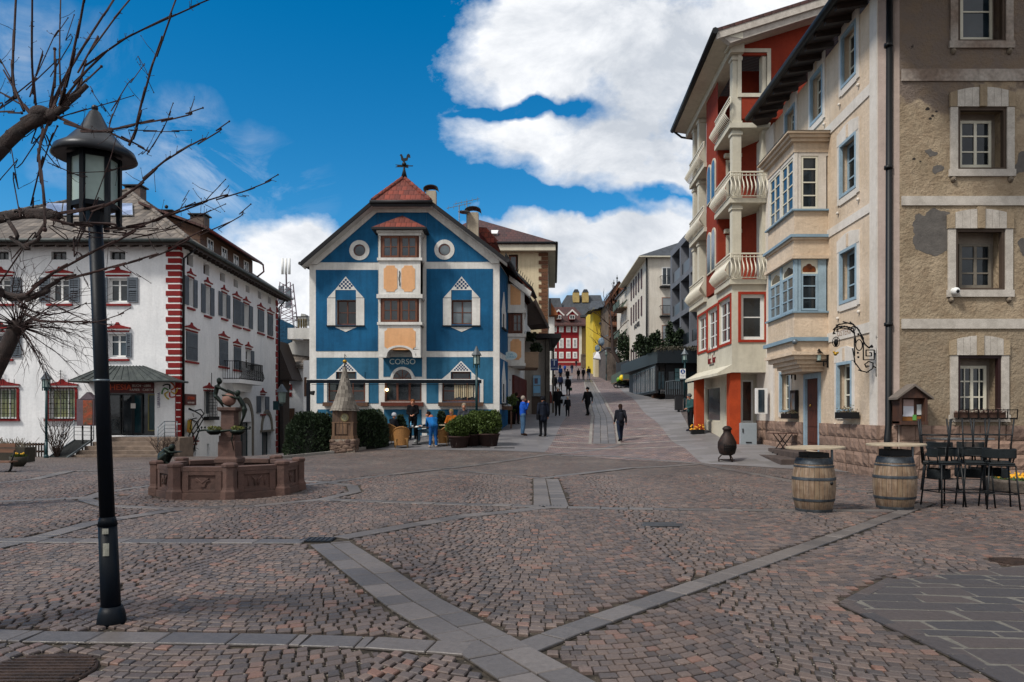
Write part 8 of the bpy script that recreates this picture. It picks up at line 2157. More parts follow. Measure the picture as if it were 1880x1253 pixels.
# ================================================================== SHINGLED PILLAR
def shrine():
 Y=29; P=gnd((633-CX)/FL*Y,Y); z=lambda y:CH+(HZ-y)*Y/FL; k=Y/FL
 o=thing('shingled_pillar','small stone and timber pillar with tall pointed shingle roof and gilt ball','monument',P)
 c=V((P.x,Y,0)); random.seed(11)
 b=MB(); hw=23*k
 # rubble base, tapering
 z0,z1=P.z-.1,z(806)
 b.hexa([c+V((-hw*1.0,-hw*.9,z0)),c+V((hw*1.0,-hw*.9,z0)),c+V((hw,hw,z0)),c+V((-hw,hw,z0)),c+V((-hw*.9,-hw*.8,z1)),c+V((hw*.9,-hw*.8,z1)),c+V((hw*.9,hw*.8,z1)),c+V((-hw*.9,hw*.8,z1))]); b.build('base',M('pale_mortar','8d8377',.95,.2,8,40,.8),o)
 b=MB()
 for i in range(60):
  u=random.uniform(-.88,.88)*hw; v=random.uniform(z0+.12,z1-.06); f=random.random()
  r=random.uniform(.05,.11); b.ball((P.x+u,Y-hw*.9,v),r,7,(1.3,.4,.8))
  b.ball((P.x+hw*.94,Y+u,v),r,7,(.3,1.3,.8)); b.ball((P.x-hw*.94,Y+u,v),r,7,(.3,1.3,.8))
 b.build('rubble_stones',Mrand('rubble_tones','7a6658','3d2f2b',.9,.8,14),o)
 b=MB(); hw2=19*k; b.box(P.x-hw2,P.x+hw2,Y-hw2*.8,Y+hw2*.8,z1,z(752)); b.build('timber_body',Mwood('old_dark_timber','5d432e','33251b',2,2),o)
 b=MB(); 
 for x in (-hw2,hw2-.1): b.box(P.x+x,P.x+x+.1,Y-hw2*.95,Y-hw2*.8,z1,z(776))
 b.box(P.x-hw2*1.06,P.x+hw2*1.06,Y-hw2*.98,Y+hw2*.9,z1,z(800)); b.box(P.x-hw2*.6,P.x+hw2*.4,Y-hw2*.9,Y-hw2*.8,z(797),z(778)); b.box(P.x-hw2*1.05,P.x+hw2*1.05,Y-hw2*.9,Y+hw2*.9,z(777),z(775)); b.build('timber_posts',Mwood('weathered_timber','6d5138','3f2d20',2,2),o)
 cc=W(633,767,Y-hw2*.83); b=MB(); F2=Fc(cc.x,cc.y,1,0)
 b.fpoly(F2,[(.155*math.cos(t*PI/14),cc.z+.155*math.sin(t*PI/14)) for t in range(28)],0,.04); d=b.build('dial',M('aged_brass','8a7d55',.5,.2,10,30,.2,metal=.3),o)
 b=MB(); b.fpoly(F2,[(.12*math.cos(t*PI/14),cc.z+.12*math.sin(t*PI/14)) for t in range(28)],.041,.045); b.build('dial_face',M('dial_green','4b5142',.5,.4,20,30,.2,c2='a39a78'),d)
 # pointed roof of overlapping shingle rings
 b=MB(); prof=[(26.5,751),(22.5,744),(19.3,737),(16.8,730),(14.6,723),(12.6,716),(10.8,709),(9.1,702),(7.4,695),(5.7,688),(4.1,682),(2.4,674)]
 n=8
 for i in range(len(prof)-1):
  r0,y0=prof[i]; r1,y1=prof[i+1]; r0*=k;r1*=k; za,zb_=z(y0)-.06,z(y1)
  m=max(8,int(2*PI*r0/.14))
  for j in range(m):
   a0=2*PI*(j+.04)/m+i*.35; a1=2*PI*(j+.96)/m+i*.35; e=random.uniform(0,.03); t=.02
   p=lambda r,a,zz:c+V((r*math.cos(a),r*math.sin(a),zz))
   b.hexa([p(r0+t,a0,za-e),p(r0+t,a1,za-e),p(r0,a1,za-e),p(r0,a0,za-e),p(r1+t*.4,a0,zb_),p(r1+t*.4,a1,zb_),p(r1-.01,a1,zb_),p(r1-.01,a0,zb_)])
 b.build('shingle_roof',Mrand('grey_shingles','8a8379','4c4640',.85,.5,30),o)
 b=MB(); b.lathe(c,[(27*k,z(751)),(.02,z(751)+.05)],12,False); b.build('roof_underside',m_roofwood,o)
 b=MB(); b.tube([c+V((0,0,z(684))),c+V((0,0,z(668))),c+V((0,0,z(650)))],[.05,.025,.012],6) ; b.bar(c+V((0,0,z(652))),c+V((.07,0,z(655))),.02); b.build('finial',m_dark,o)
 b=MB(); b.ball(c+V((0,0,z(664))),.075,12,(1.2,1.2,1)); b.build('gilt_ball',M('gilt','a8832f'),o)
shrine()
# ================================================================== HEDGES & POTS
def hedge(label,x0,x1,Y,dep,ytop,ybot,n,seed):
 z0=CH+(HZ-ybot)*Y/FL; z1=CH+(HZ-ytop)*Y/FL; xa,xb=(x0-CX)/FL*Y,(x1-CX)/FL*Y
 o=thing('hedge',label,'hedge',((xa+xb)/2,Y,z0),'dark hedges beside the shingled pillar'); rnd=random.Random(seed)
 cx=(xa+xb)/2; w=(xb-xa)/2; h=z1-z0
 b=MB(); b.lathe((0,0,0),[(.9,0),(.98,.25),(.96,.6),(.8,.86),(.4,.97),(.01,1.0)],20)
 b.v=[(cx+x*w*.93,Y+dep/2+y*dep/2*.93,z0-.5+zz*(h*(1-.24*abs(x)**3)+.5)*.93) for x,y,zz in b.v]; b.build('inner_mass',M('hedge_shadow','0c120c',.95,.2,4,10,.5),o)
 b=MB()
 for k in range(n):
  a=rnd.uniform(0,2*PI); t=rnd.random()**.75; e=(1-t**2.6)**.5
  sx=(abs(math.cos(a))**.75)*(1 if math.cos(a)>0 else -1); sy=(abs(math.sin(a))**.75)*(1 if math.sin(a)>0 else -1)
  lump=1+.05*math.sin(a*7+t*9+seed)+.04*math.sin(a*15)
  if rnd.random()<.35: rr=rnd.random()**.5; p=V((cx+sx*w*rr*.95,Y+dep/2+sy*dep/2*rr*.95,z0+h*(.93+.07*math.sin(sx*9)*rnd.random())*(1-.22*rr**4)))
  else: p=V((cx+sx*w*lump*(.72+.28*e),Y+dep/2+sy*dep/2*lump*(.72+.28*e),z0+t*h*.97))
  p.z=z0+(p.z-z0)*(1-.24*abs(sx)**3-.05*math.sin(5*sx+seed)*abs(t))
  d=V((sx,sy,.5)).normalized(); q=(d+V((rnd.uniform(-.9,.9),rnd.uniform(-.9,.9),rnd.uniform(-.3,1.2)))).normalized()*.09*rnd.uniform(.6,1.5); s=q.orthogonal().normalized()*.028
  s=Matrix.Rotation(rnd.uniform(0,6.28),3,q.normalized())@s
  b.face([p-q*.5,p+s,p+q,p-s])
 b.build('foliage',m_yew,o)
hedge('long dark evergreen hedge left of the shingled pillar',516,617,29.3,1.7,756,838,11000,1)
hedge('dark evergreen hedge right of the shingled pillar',641,704,29.9,1.6,751,822,8000,2)
strip([(508,843),(560,838),(612,833)],.18,.8,1,name='hedge_kerb',dz=.1,bed=False,mat=MC['pale_granite']); strip([(655,828),(692,820)],.18,.8,1,name='hedge_kerb',dz=.1,bed=False,mat=MC['pale_granite'])
def potshrub(label,px,pyb,Y,w,h,ph,conifer=False,grp='potted evergreen shrubs at the café'):
 P=gnd((px-CX)/FL*Y,Y); o=thing('potted_shrub',label,'potted shrub',P,grp)
 b=MB(); b.lathe(P,[(w*.32,0),(w*.42,ph),(w*.45,ph),(w*.45,ph+.05),(w*.38,ph+.05),(w*.3,ph-.05)],18); b.build('pot',M('dark_terracotta','3a2622',.8,.2,3,20,.3,c2='2a1d1b'),o)
 b=MB(); b.tube([P+V((0,0,ph-.1)),P+V((0,0,ph+h*.7))],[.04,.02],6); b.build('stem',m_roofwood,o)
 b=MB()
 if conifer:
  for i in range(6): t=i/6; bushmesh(b,P+V((0,0,ph+h*(.12+.85*t))),w*.5*(1-t*.85),w*.5*(1-t*.85),h*.13,320,.1,seed=px+i,shell=.4)
 else:
  bushmesh(b,P+V((0,0,ph+h*.5)),w*.5,w*.5,h*.52,3600,.085,seed=px,shell=.75); bushmesh(b,P+V((0,0,ph+h*.5)),w*.42,w*.42,h*.42,1500,.1,seed=px+3,shell=.3)
 b.build('foliage',m_yew if conifer else m_box,o); return o
potshrub('round clipped shrub in a dark pot, leftmost of the three before the blue house',843,818,29.6,.98,.78,.42)
potshrub('round clipped shrub in a dark pot, middle of the three before the blue house',868,818,30.2,.95,.92,.42)
potshrub('round clipped shrub in a dark pot, nearest the street corner of the blue house',897,815,30.0,1.05,.98,.46)
potshrub('small pointed conifer in a pot under the café name',735,800,32.6,.85,.85,.35,True); potshrub('bushy conifer in a pot under the right café window',810,800,32.6,.9,.9,.35,True)
potshrub('dark potted plant with yellow green leaves by the side door of the blue house',936,772,37.5,.8,.25,.55)
# pergola beam
o=thing('terrace_beam','long dark horizontal awning beam on a post before the café windows','pergola',gnd(W(566,HZ,31.5).x,31.5))
b=MB(); Y=31.5; z=lambda y:CH+(HZ-y)*Y/FL; X=lambda x:(x-CX)/FL*Y
b.box(X(564),X(884),Y-.06,Y+.06,z(704),z(698)); b.build('beam',m_navy,o)
b=MB(); b.box(X(563),X(569),Y-.06,Y+.06,-.2,z(704)); b.build('post',m_navy,o)
b=MB(); b.box(X(563)-.0,X(884),Y-.05,Y+.05,z(697.6),z(696.6)); b.build('white_rail',m_frame,o)
b=MB(); b.prism([(X(570),Y-.1,z(719)),(X(577),Y-.1,z(718)),(X(575),Y-.1,z(726)),(X(571),Y-.1,z(725))],(0,.25,0)); b.build('floodlight',m_dark,o)
b=MB(); b.tube([(X(572),Y,z(706.5)),(X(880),Y,z(706.5))],.01,4); b.build('wire',m_dark,o)
# striped towel like rolled blankets hanging in the right window
o=thing('hanging_blankets','row of cream and yellow blankets hanging under the awning beam','blankets',W(850,720,31.6)); 
b=MB()
for k in range(9):
 x=X(834+k*3.9); b.box(x,x+.06,31.55,31.68,z(731-(k%3)),z(707))
b.build('folds',Mrand('cream_cloth','c6bba0','8e7f62',.9,.3,20),o)
b=MB(); b.prism([(X(870),31.6,z(731)),(X(877),31.6,z(727)),(X(874),31.6,z(708)),(X(869),31.6,z(708))],(0,.06,0)); b.build('hanging_end',M('cream_cloth2','b9b3a2',.9),o)
b=MB(); b.tube([(X(831),31.62,z(706.8)),(X(879),31.62,z(706.8))],.02,6); b.build('rod',m_dark,o)
# ================================================================== BARREL TABLES
m_oak=Mwood('barrel_oak','8c735a','5c4836',1.6,2,.75,.5); m_oak=m_oak
def stavemat():
 m,nt,b=newmat('oak_staves'); oc=ocoord(nt); sp=N(nt,'ShaderNodeSeparateXYZ'); nt.links.new(oc,sp.inputs[0])
 an=mth(nt,'ARCTAN2',sp.outputs[1],sp.outputs[0]); st=mth(nt,'MULTIPLY',an,26/(2*PI)); fl=mth(nt,'FLOOR',st); fr=mth(nt,'FRACT',st)
 wn=N(nt,'ShaderNodeTexWhiteNoise'); wn.noise_dimensions='1D'; nt.links.new(fl,wn.inputs['W'])
 mp=N(nt,'ShaderNodeMapping'); mp.inputs['Scale'].default_value=(14,14,1.4); nt.links.new(oc,mp.inputs[0]); g=noise(nt,mp.outputs[0],2.5,6,.65)
 c=mixc(nt,wn.outputs[0],srgb('95826f'),srgb('75654f')); c=mixc(nt,ramp(nt,g,.35,.7),c,srgb('6b5139'))
 zf=sp.outputs[2]; stain=mth(nt,'MULTIPLY',ramp(nt,noise(nt,oc,7,5,.7),.42,.62),.5); c=mixc(nt,stain,c,srgb('4b3626'))
 low=mth(nt,'MULTIPLY',ramp(nt,mth(nt,'ADD',zf,mth(nt,'MULTIPLY',noise(nt,oc,5,3),.25)),.2,.36,1,0),.6); c=mixc(nt,low,c,srgb('35281e'))
 e=mth(nt,'ABSOLUTE',mth(nt,'SUBTRACT',fr,.5)); gap=ramp(nt,e,.46,.49); c=mixc(nt,gap,c,srgb('1d1510'))
 nt.links.new(c,b.inputs['Base Color']); b.inputs['Roughness'].default_value=.75
 bump(nt,b,mth(nt,'SUBTRACT',mth(nt,'MULTIPLY',g,.4),gap),.7,.008); return m
m_stave=stavemat(); m_hoop=M('galvanised_hoop','555b60',.5,.2,4,30,.3,c2='2c2e31',metal=.5)
m_top=M('pale_table_top','a89b86',.55,.12,2,8,.1,c2='8c7c66')
def barrel(label,px,pyb,tilt,toph,rot,plug=True):
 P=G(px,pyb); P=P+V((0,.3,0)); P.z=0
 o=thing('barrel_table',label,'barrel table',P,'oak barrel tables before the inn')
 def R(t): return .265+.075*math.sin(PI*t)**.9
 H=.9; b=MB(); b.lathe(P,[(R(i/16),H*i/16) for i in range(17)],48); b.build('staves',m_stave,o)
 b=MB()
 for a,c in ((0,.075),(.22,.265),(.6,.65),(.83,.86),(.885,.995)):
  b.lathe(P,[(R(a)+.006,H*a),(R((a+c)/2)+.008,H*(a+c)/2),(R(c)+.006,H*c)],48,caps=False)
  b.lathe(P,[(R(c)-.01,H*c+.001),(R(c)+.006,H*c)],48,caps=False)
 b.build('hoops',m_hoop,o)
 b=MB(); b.lathe(P,[(.24,H-.02),(.001,H-.02)],32); b.build('head',m_oak,o)
 b=MB(); b.box(P.x-.17,P.x+.17,P.y-.2,P.y+.2,H-.019,toph-.03-.035); b.build('plinth',m_dark,o)
 b=MB(); r=.46; n=48; c=P+V((.02,0,toph)); tx,ty=tilt
 pts=[]
 for k in range(n):
  t=2*PI*k/n; x=r*math.cos(t); y=r*math.sin(t); pts.append(V((x,y,x*tx+y*ty)))
 up=V((0,0,.03))
 b.face([c+p*.985+up for p in pts]); 
 for k in range(n):
  a,q=pts[k],pts[(k+1)%n]; b.face([c+a,c+q,c+q+V((0,0,.022)),c+a+V((0,0,.022))]); b.face([c+a+V((0,0,.022)),c+q+V((0,0,.022)),c+q*.985+up,c+a*.985+up])
 b.face([c+p for p in reversed(pts)]); b.build('table_top',m_top,o)
 if plug: b=MB(); F2=Fc(P.x,P.y,1,0); a=.5; R_=.342; b.lathe(P+V((math.sin(a)*R_*.98,-math.cos(a)*R_*.98,.5)),[(.025,-.025),(.035,0),(.025,.025)],8); b.build('bung',m_dark,o)
 b=MB(); b.bar(P+V((.3,0,.68)),P+V((.3,0,toph-.01)),.03); b.build('support_rod',m_zinc,o)
 return o
barrel('oak barrel table with a dark bung, left of the two before the inn',1508,945,(.02,.0),1.045,0)
barrel('oak barrel table right of the other, next to the stacked stools',1660,940,(.01,.0),1.08,0,False)
# ================================================================== STOOLS
m_stool=M('black_stool_metal','0b0e10',.5,.1,3,60,.1); m_cord=M('dark_cord_weave','181f22',.7,.25,3,90,.6,c2='12181a')
def mkstool():
 o=thing('bar_stool','black metal bar stool','bar stool',(0,0,0),'black bar stools stacked beside the barrels')
 sh=.75
 for sx in (-1,1):
  for sy in (-1,1):
   b=MB(); b.tube([(sx*.24,sy*.24,0),(sx*.19,sy*.18,sh)],.014,8); b.build('leg',m_stool,o)
 b=MB(); 
 pts=[(.22,.22),(.22,-.22),(-.22,-.22),(-.22,.22)]
 for i in range(4): a,c=pts[i],pts[(i+1)%4]; b.tube([(a[0],a[1],.28),(c[0],c[1],.28)],.01,6)
 b.build('footrest',m_stool,o)
 b=MB(); b.box(-.2,.2,-.2,.2,sh-.015,sh+.015); b.build('seat_frame',m_stool,o,bevel=.02)
 b=MB(); b.box(-.19,.19,-.19,.19,sh+.016,sh+.045); b.build('seat_pad',m_cord,o,bevel=.015)
 b=MB(); n=14; arc=[]
 for k in range(n+1):
  t=-.15*PI+1.3*PI*k/n; arc.append((.235*math.cos(t),.225*math.sin(t)))
 for zz in (sh+.13,sh+.27): b.tube([(x,y,zz) for x,y in arc],.012,6)
 for k in (0,4,10,14): x,y=arc[k]; b.tube([(x*.85,y*.85,sh),(x,y,sh+.13),(x,y,sh+.27)],.011,6)
 b.build('back_frame',m_stool,o)
 b=MB()
 for k in range(60):
  t=-.15*PI+1.3*PI*k/59; x,y=.235*math.cos(t),.225*math.sin(t); b.bar((x*1.02,y*1.02,sh+.13),(x*1.02,y*1.02,sh+.27),.012,.02)
 b.build('back_weave',m_cord,o); return o
st=mkstool(); cm_=childmap()
spots=[(1741,934,0.2,0,'black bar stool standing right beside the right barrel table'),(1800,934,-.3,0,'black bar stool standing in the middle behind the front stools'),(1845,938,PI*.9,0,'black bar stool nearest the flower planter, its woven back to the wall'),(1733,905,1.8,0,'black bar stool farther back by the stone base, left one'),(1790,905,2.6,0,'black bar stool farther back by the stone base, right one')]
for i,(x,y,rz,up,lab) in enumerate(spots):
 P=G(x,y); P=V((P.x,P.y+.15,0))
 if i==0: st.location=P; st.rotation_euler=(0,0,rz); st['label']=lab; WL[st.name]=P
 else: dup(st,P,rz,lab,cm=cm_)
# upturned stools stacked on top
for x,y,rz,lab in ((1738,934,1.0,'upturned black stool stacked with legs in the air above the left stool'),(1800,930,.5,'upturned black stool with legs in the air in the middle of the stack'),(1846,932,2.1,'upturned black stool with legs in the air next to the planter')):
 P=G(x,y); r=dup(st,V((P.x,P.y+.35,1.52)),rz,lab,cm=cm_); r.rotation_euler=(PI,0,rz)
# glass tops leaning flat between the stools
P=G(1770,915); b=MB(); b.box(P.x-.5,P.x+.52,P.y-.1,P.y+.4,1.12,1.14); o=b.build('table_board',M('steel_edge','8a8f93',.25,.05,2,10,.05,metal=.8),None,P); tag(o,'thin metal edged table board resting among the stacked stools','table board')
# ================================================================== PLANTER with yellow flowers
def planter():
 Y0=15.0; P=V((W(1872,HZ,14.9).x+.35,15.0,0)); o=thing('stone_planter','round stone planter full of yellow pansies beside the stools','planter',P)
 zt=CH+(HZ-885)/FL*14.4
 b=MB(); b.lathe(P,[(.78,0),(.82,.05),(.86,zt-.04),(.84,zt),(.74,zt),(.72,zt-.08)],24,False); b.build('bowl',Mstone('aggregate_stone','5f554c','40372f',3),o,bevel=.01)
 b=MB(); b.lathe(P,[(.73,zt-.05),(.001,zt-.03)],24); b.build('soil',M('soil','241a14',.95,.2,10,40,.8),o)
 r=random.Random(4); g=MB(); f=MB()
 for k in range(900):
  a=r.uniform(0,6.28); q=.72*r.random()**.5; p=P+V((q*math.cos(a),q*math.sin(a),zt-.03+r.uniform(0,.08))); d=V((r.uniform(-1,1),r.uniform(-1,1),r.uniform(0,1))).normalized()*.035; s=d.orthogonal().normalized()*.016
  g.face([p-d,p+s,p+d,p-s])
 for k in range(260):
  a=r.uniform(0,6.28); q=.74*r.random()**.5; p=P+V((q*math.cos(a),q*math.sin(a),zt+.03+r.uniform(0,.07))); n_=V((r.uniform(-.7,.7),-1,r.uniform(.0,.9))).normalized(); u=n_.orthogonal().normalized(); w=n_.cross(u)
  f.face([p+(u*math.cos(t*PI/3)+w*math.sin(t*PI/3))*.028*(1 if t%2 else .8) for t in range(6)])
 g.build('leaves',Mleaf('pansy_leaves','24381c','40552a'),o); f.build('flowers',Mleaf('yellow_petals','d9a81c','c9831a'),o)
planter()
# ================================================================== CHIMENEA, folding tables, steps
def chimenea():
 P=G(1335,848); o=thing('chimenea','dark cast iron chimenea stove on three legs standing on the pavement','stove',P)
 k=P.y/FL; m=M('rusty_cast_iron','1d1817',.6,.3,8,50,.5,c2='3a2a24',metal=.3); z=lambda y:(848-y)*k
 b=MB(); b.lathe(P,[(9*k,z(836)),(14*k,z(833)),(17*k,z(822)),(16.5*k,z(812)),(11*k,z(801)),(7*k,z(795)),(7*k,z(790)),(8.6*k,z(789)),(8.6*k,z(787)),(5*k,z(783)),(1.5*k,z(782))],24); b.build('body',m,o)
 b=MB(); 
 for t in range(3):
  a=-PI/2+.35+t*2*PI/3; d=V((math.cos(a),math.sin(a),0)); b.tube([P+d*10*k+V((0,0,z(836))),P+d*15*k+V((0,0,z(841))),P+d*14.5*k+V((0,0,0))],.022,6)
 for t in range(8): a=2*PI*t/8; a2=2*PI*(t+1)/8; b.bar(P+V((13.5*k*math.cos(a),13.5*k*math.sin(a),z(844.5))),P+V((13.5*k*math.cos(a2),13.5*k*math.sin(a2),z(844.5))),.02)
 b.build('legs_ring',m,o)
 b=MB(); 
 for i in range(-3,4):
  b.tube([P+V((i*3.2*k,-math.sqrt(max(0,(17*k)**2-(i*3.2*k)**2))-.012,z(815))),P+V((i*3.2*k,-math.sqrt(max(0,(17*k)**2-(i*3.2*k)**2))-.012,z(829)))],.01,5)
 for zz in (818,822,826): b.tube([P+V((17.3*k*math.sin(a*.13),-17.3*k*math.cos(a*.13)-.012,z(zz))) for a in range(-5,6)],.01,5)
 b.build('fire_grille',m_iron,o)
chimenea()
def ftable(px,py,w,h,label,d=.6,rot=0):
 P=G(px,py); P.y+=.2; o=thing('folding_table',label,'table',P,'wooden folding tables at the inn door')
 b=MB(); 
 for k in range(5): b.box(P.x-w/2,P.x+w/2,P.y-d/2+k*d/5,P.y-d/2+(k+1)*d/5-.015,P.z+h-.025,P.z+h)
 b.build('table_top',Mwood('brown_table_boards','50332a','36221b',3,0),o)
 for sy in (-1,1):
  b=MB(); y=P.y+sy*d*.4
  b.bar((P.x-w*.36,y,P.z),(P.x+w*.3,y,P.z+h-.02),.025); b.bar((P.x+w*.36,y+.01,P.z),(P.x-w*.3,y+.01,P.z+h-.02),.025); b.build('crossed_leg',m_stool,o)
ftable(1441,836,.78,.72,'folding wooden table on crossed legs below the left inn window'); ftable(1500,826,1.0,.70,'longer brown folding table before the inn door step')
P=G(1468,834); b=MB(); b.tube([P,P+V((0,0,.0)),P+V((0,0,1.0))],[.03,.03,.03],8); b.lathe(P,[(.14,0),(.14,.02),(.03,.05)],12); b.lathe(P+V((0,0,1.0)),[(.03,0),(.1,.02),(.1,.04)],12); o=b.build('standing_ashtray',m_dark,None,P); tag(o,'thin dark standing ashtray between the folding tables','ashtray')
def steps2():
 a=G(1410,843); F_=CW_; u0=CW_.px(1512,HZ)[0]; P=F_.at(u0+.1,0,0)
 o=thing('door_steps','two worn dark stone steps in front of the inn door','steps',P); m=Mstone('dark_step_stone','4f423c','362d2a',1.5)
 ua,ub=CW_.px(1512,HZ)[0]-.05,CW_.px(1470,HZ)[0]+1.0
 b=MB(); b.fbox(F_,ua,ub,0,.42,.1,.75); b.build('step',m,o,bevel=.02); b=MB(); b.fbox(F_,ua-.1,ub+.5,0,.24,.752,1.3); b.build('step',m,o,bevel=.02)
steps2()
# flower trough at the far orange column
P=G(1279,797); o=thing('flower_trough','small trough of yellow flowers at the foot of the far orange column','planter',P)
b=MB(); b.box(P.x-.25,P.x+.3,P.y-.2,P.y+.1,P.z,P.z+.2); b.build('trough',m_dark,o)
b=MB(); r=random.Random(2)
for k in range(70):
 p=P+V((r.uniform(-.3,.3),r.uniform(-.2,.1),.2+r.random()**2*.22)); n_=V((r.uniform(-.6,.6),-1,.5)).normalized(); u=n_.orthogonal().normalized(); w=n_.cross(u); b.face([p+(u*math.cos(t*PI/2)+w*math.sin(t*PI/2))*.035 for t in range(4)])
b.build('flowers',Mleaf('yellow_petals','d9a81c','c9831a'),o)
# litter bin, bollard, terrace wall
P=G(1246,757); o=thing('litter_bin','dark green metal litter bin beside the lamp with the blue sign','litter bin',P); b=MB(); b.box(P.x-.22,P.x+.22,P.y-.2,P.y+.2,P.z+.12,P.z+1.0); b.build('bin_body',m_fascia,o,bevel=.03); b=MB(); b.box(P.x-.24,P.x+.24,P.y-.22,P.y+.22,P.z+1.02,P.z+1.08); b.bar((P.x,P.y,P.z),(P.x,P.y,P.z+.12),.12); b.build('lid',m_fascia,o)
P=G(1203,731); o=thing('bollard','wooden bollard with a white cap at the end of the terrace wall','bollard',P); b=MB(); b.box(P.x-.17,P.x+.17,P.y-.17,P.y+.17,P.z-.1,P.z+.82); b.box(P.x-.25,P.x+.35,P.y-.2,P.y+.2,P.z-.1,P.z+.25); b.build('post',m_brownwood,o); b=MB(); b.box(P.x-.18,P.x+.18,P.y-.18,P.y+.18,P.z+.821,P.z+1.05); b.build('cap',m_frame,o)
b=MB(); a=G(1206,731); c=V((W(1262,HZ,57).x,57,0)); 
for k in range(10):
 f=k/10; p=V((a.x+(c.x-a.x)*f,a.y+(c.y-a.y)*f,0)); q=V((a.x+(c.x-a.x)*(f+.1),a.y+(c.y-a.y)*(f+.1),0)); zt=2.95+.15*f
 b.prism([(p.x,p.y,zg(p.x,p.y)-.3),(q.x,q.y,zg(q.x,q.y)-.3),(q.x,q.y,zt+.04),(p.x,p.y,zt)],(0,.35,0))
o=b.build('terrace_wall',Mrand('rust_rubble','6d5546','4a3a31',.9,.8,6),None,(a.x,a.y,2)); tag(o,'low brown rubble wall holding the terrace before the pavilion','wall')
o=thing('glass_balustrade','steel and glass railing at the pavilion terrace','railing',W(1250,720,54)); b=MB()
for k in range(16): x=W(1222+k*4,HZ,54).x; b.bar((x,54,2.9),(x,54,3.85),.03)
b.bar((W(1222,HZ,54).x,54,3.85),(W(1284,HZ,54).x,54,4.2),.05); b.build('rails',m_zinc,o)
# planter box on pavilion corner
# ================================================================== SLEDGE, VAN
def sledge():
 P=G(1140,713); o=thing('decorated_sledge','old sledge frame carrying big coloured eggs in greenery','sledge',P); k=P.y/FL
 b=MB()
 for dy in (-.25,.25):
  b.tube([P+V((-12*k,dy,8*k)),P+V((-13*k,dy,4*k)),P+V((-11*k,dy,1*k)),P+V((13*k,dy,.5*k))],.035,5); b.tube([P+V((-8*k,dy,7*k)),P+V((12*k,dy,7*k))],.035,5)
  for x in (-7,0,8): b.bar(P+V((x*k,dy,1*k)),P+V((x*k*.9,dy,7*k)),.05)
 for x in (-8,-2,4,10): b.bar(P+V((x*k,-.25,7*k)),P+V((x*k,.25,7*k)),.06)
 b.build('runners',m_dark,o)
 for x,y,r,c in ((-3.5,15,4.6,'5f8a1e'),(1.5,18.5,5.0,'d8b916'),(8,17.5,4.8,'b5202a')):
  b=MB(); b.ball(P+V((x*k,(-.1 if x==1.5 else .1),y*k)),r*k,14,(1,1,1.2)); b.build('egg',M('egg_'+c,c,.3,.05,bp=0),o)
 b=MB(); bushmesh(b,P+V((2.5*k,0,10.5*k)),9.5*k,.4,4*k,900,.16,seed=5,shell=.3); b.build('greenery',m_yew,o)
sledge()
def van():
 P=G(1124,696); Y=P.y; k=Y/FL; o=thing('white_van','white van parked facing the square at the dark canvas screen','van',P)
 w=.95; b=MB()
 prof=[(0,.35),(0,.85),(.15,1.0),(.95,1.18),(1.7,1.85),(5.0,1.95),(5.1,.4)]   # side profile: distance back, height
 L=[V((P.x-w,Y+a,P.z+c)) for a,c in prof]; R=[V((P.x+w,Y+a,P.z+c)) for a,c in prof]
 b.face(L); b.face(list(reversed(R)))
 for i in range(len(prof)): j=(i+1)%len(prof); b.face([L[i],R[i],R[j],L[j]])
 b.build('body',M('white_car_paint','b9bec4',.25,.03,bp=0),o,bevel=.05)
 b=MB(); b.face([L[3]+V((.12,-.01,.04)),R[3]+V((-.12,-.01,.04)),R[4]+V((-.16,-.02,-.02)),L[4]+V((.16,-.02,-.02))]); b.build('windscreen',m_glass,o)
 b=MB(); b.box(P.x-w*.98,P.x+w*.98,Y-.04,Y+.3,P.z+.22,P.z+.62); b.build('bumper',m_dark,o)
 for s in (-1,1):
  b=MB(); b.ball((P.x+s*.68,Y+.02,P.z+.8),.13,8,(1.5,.5,.8)); b.build('headlight',m_frame,o)
  b=MB(); b.tube([(P.x+s*(w-.18),Y+.9,P.z+.3),(P.x+s*(w+.0),Y+.9,P.z+.3)],.31,14); b.build('wheel',m_dark,o)
van()
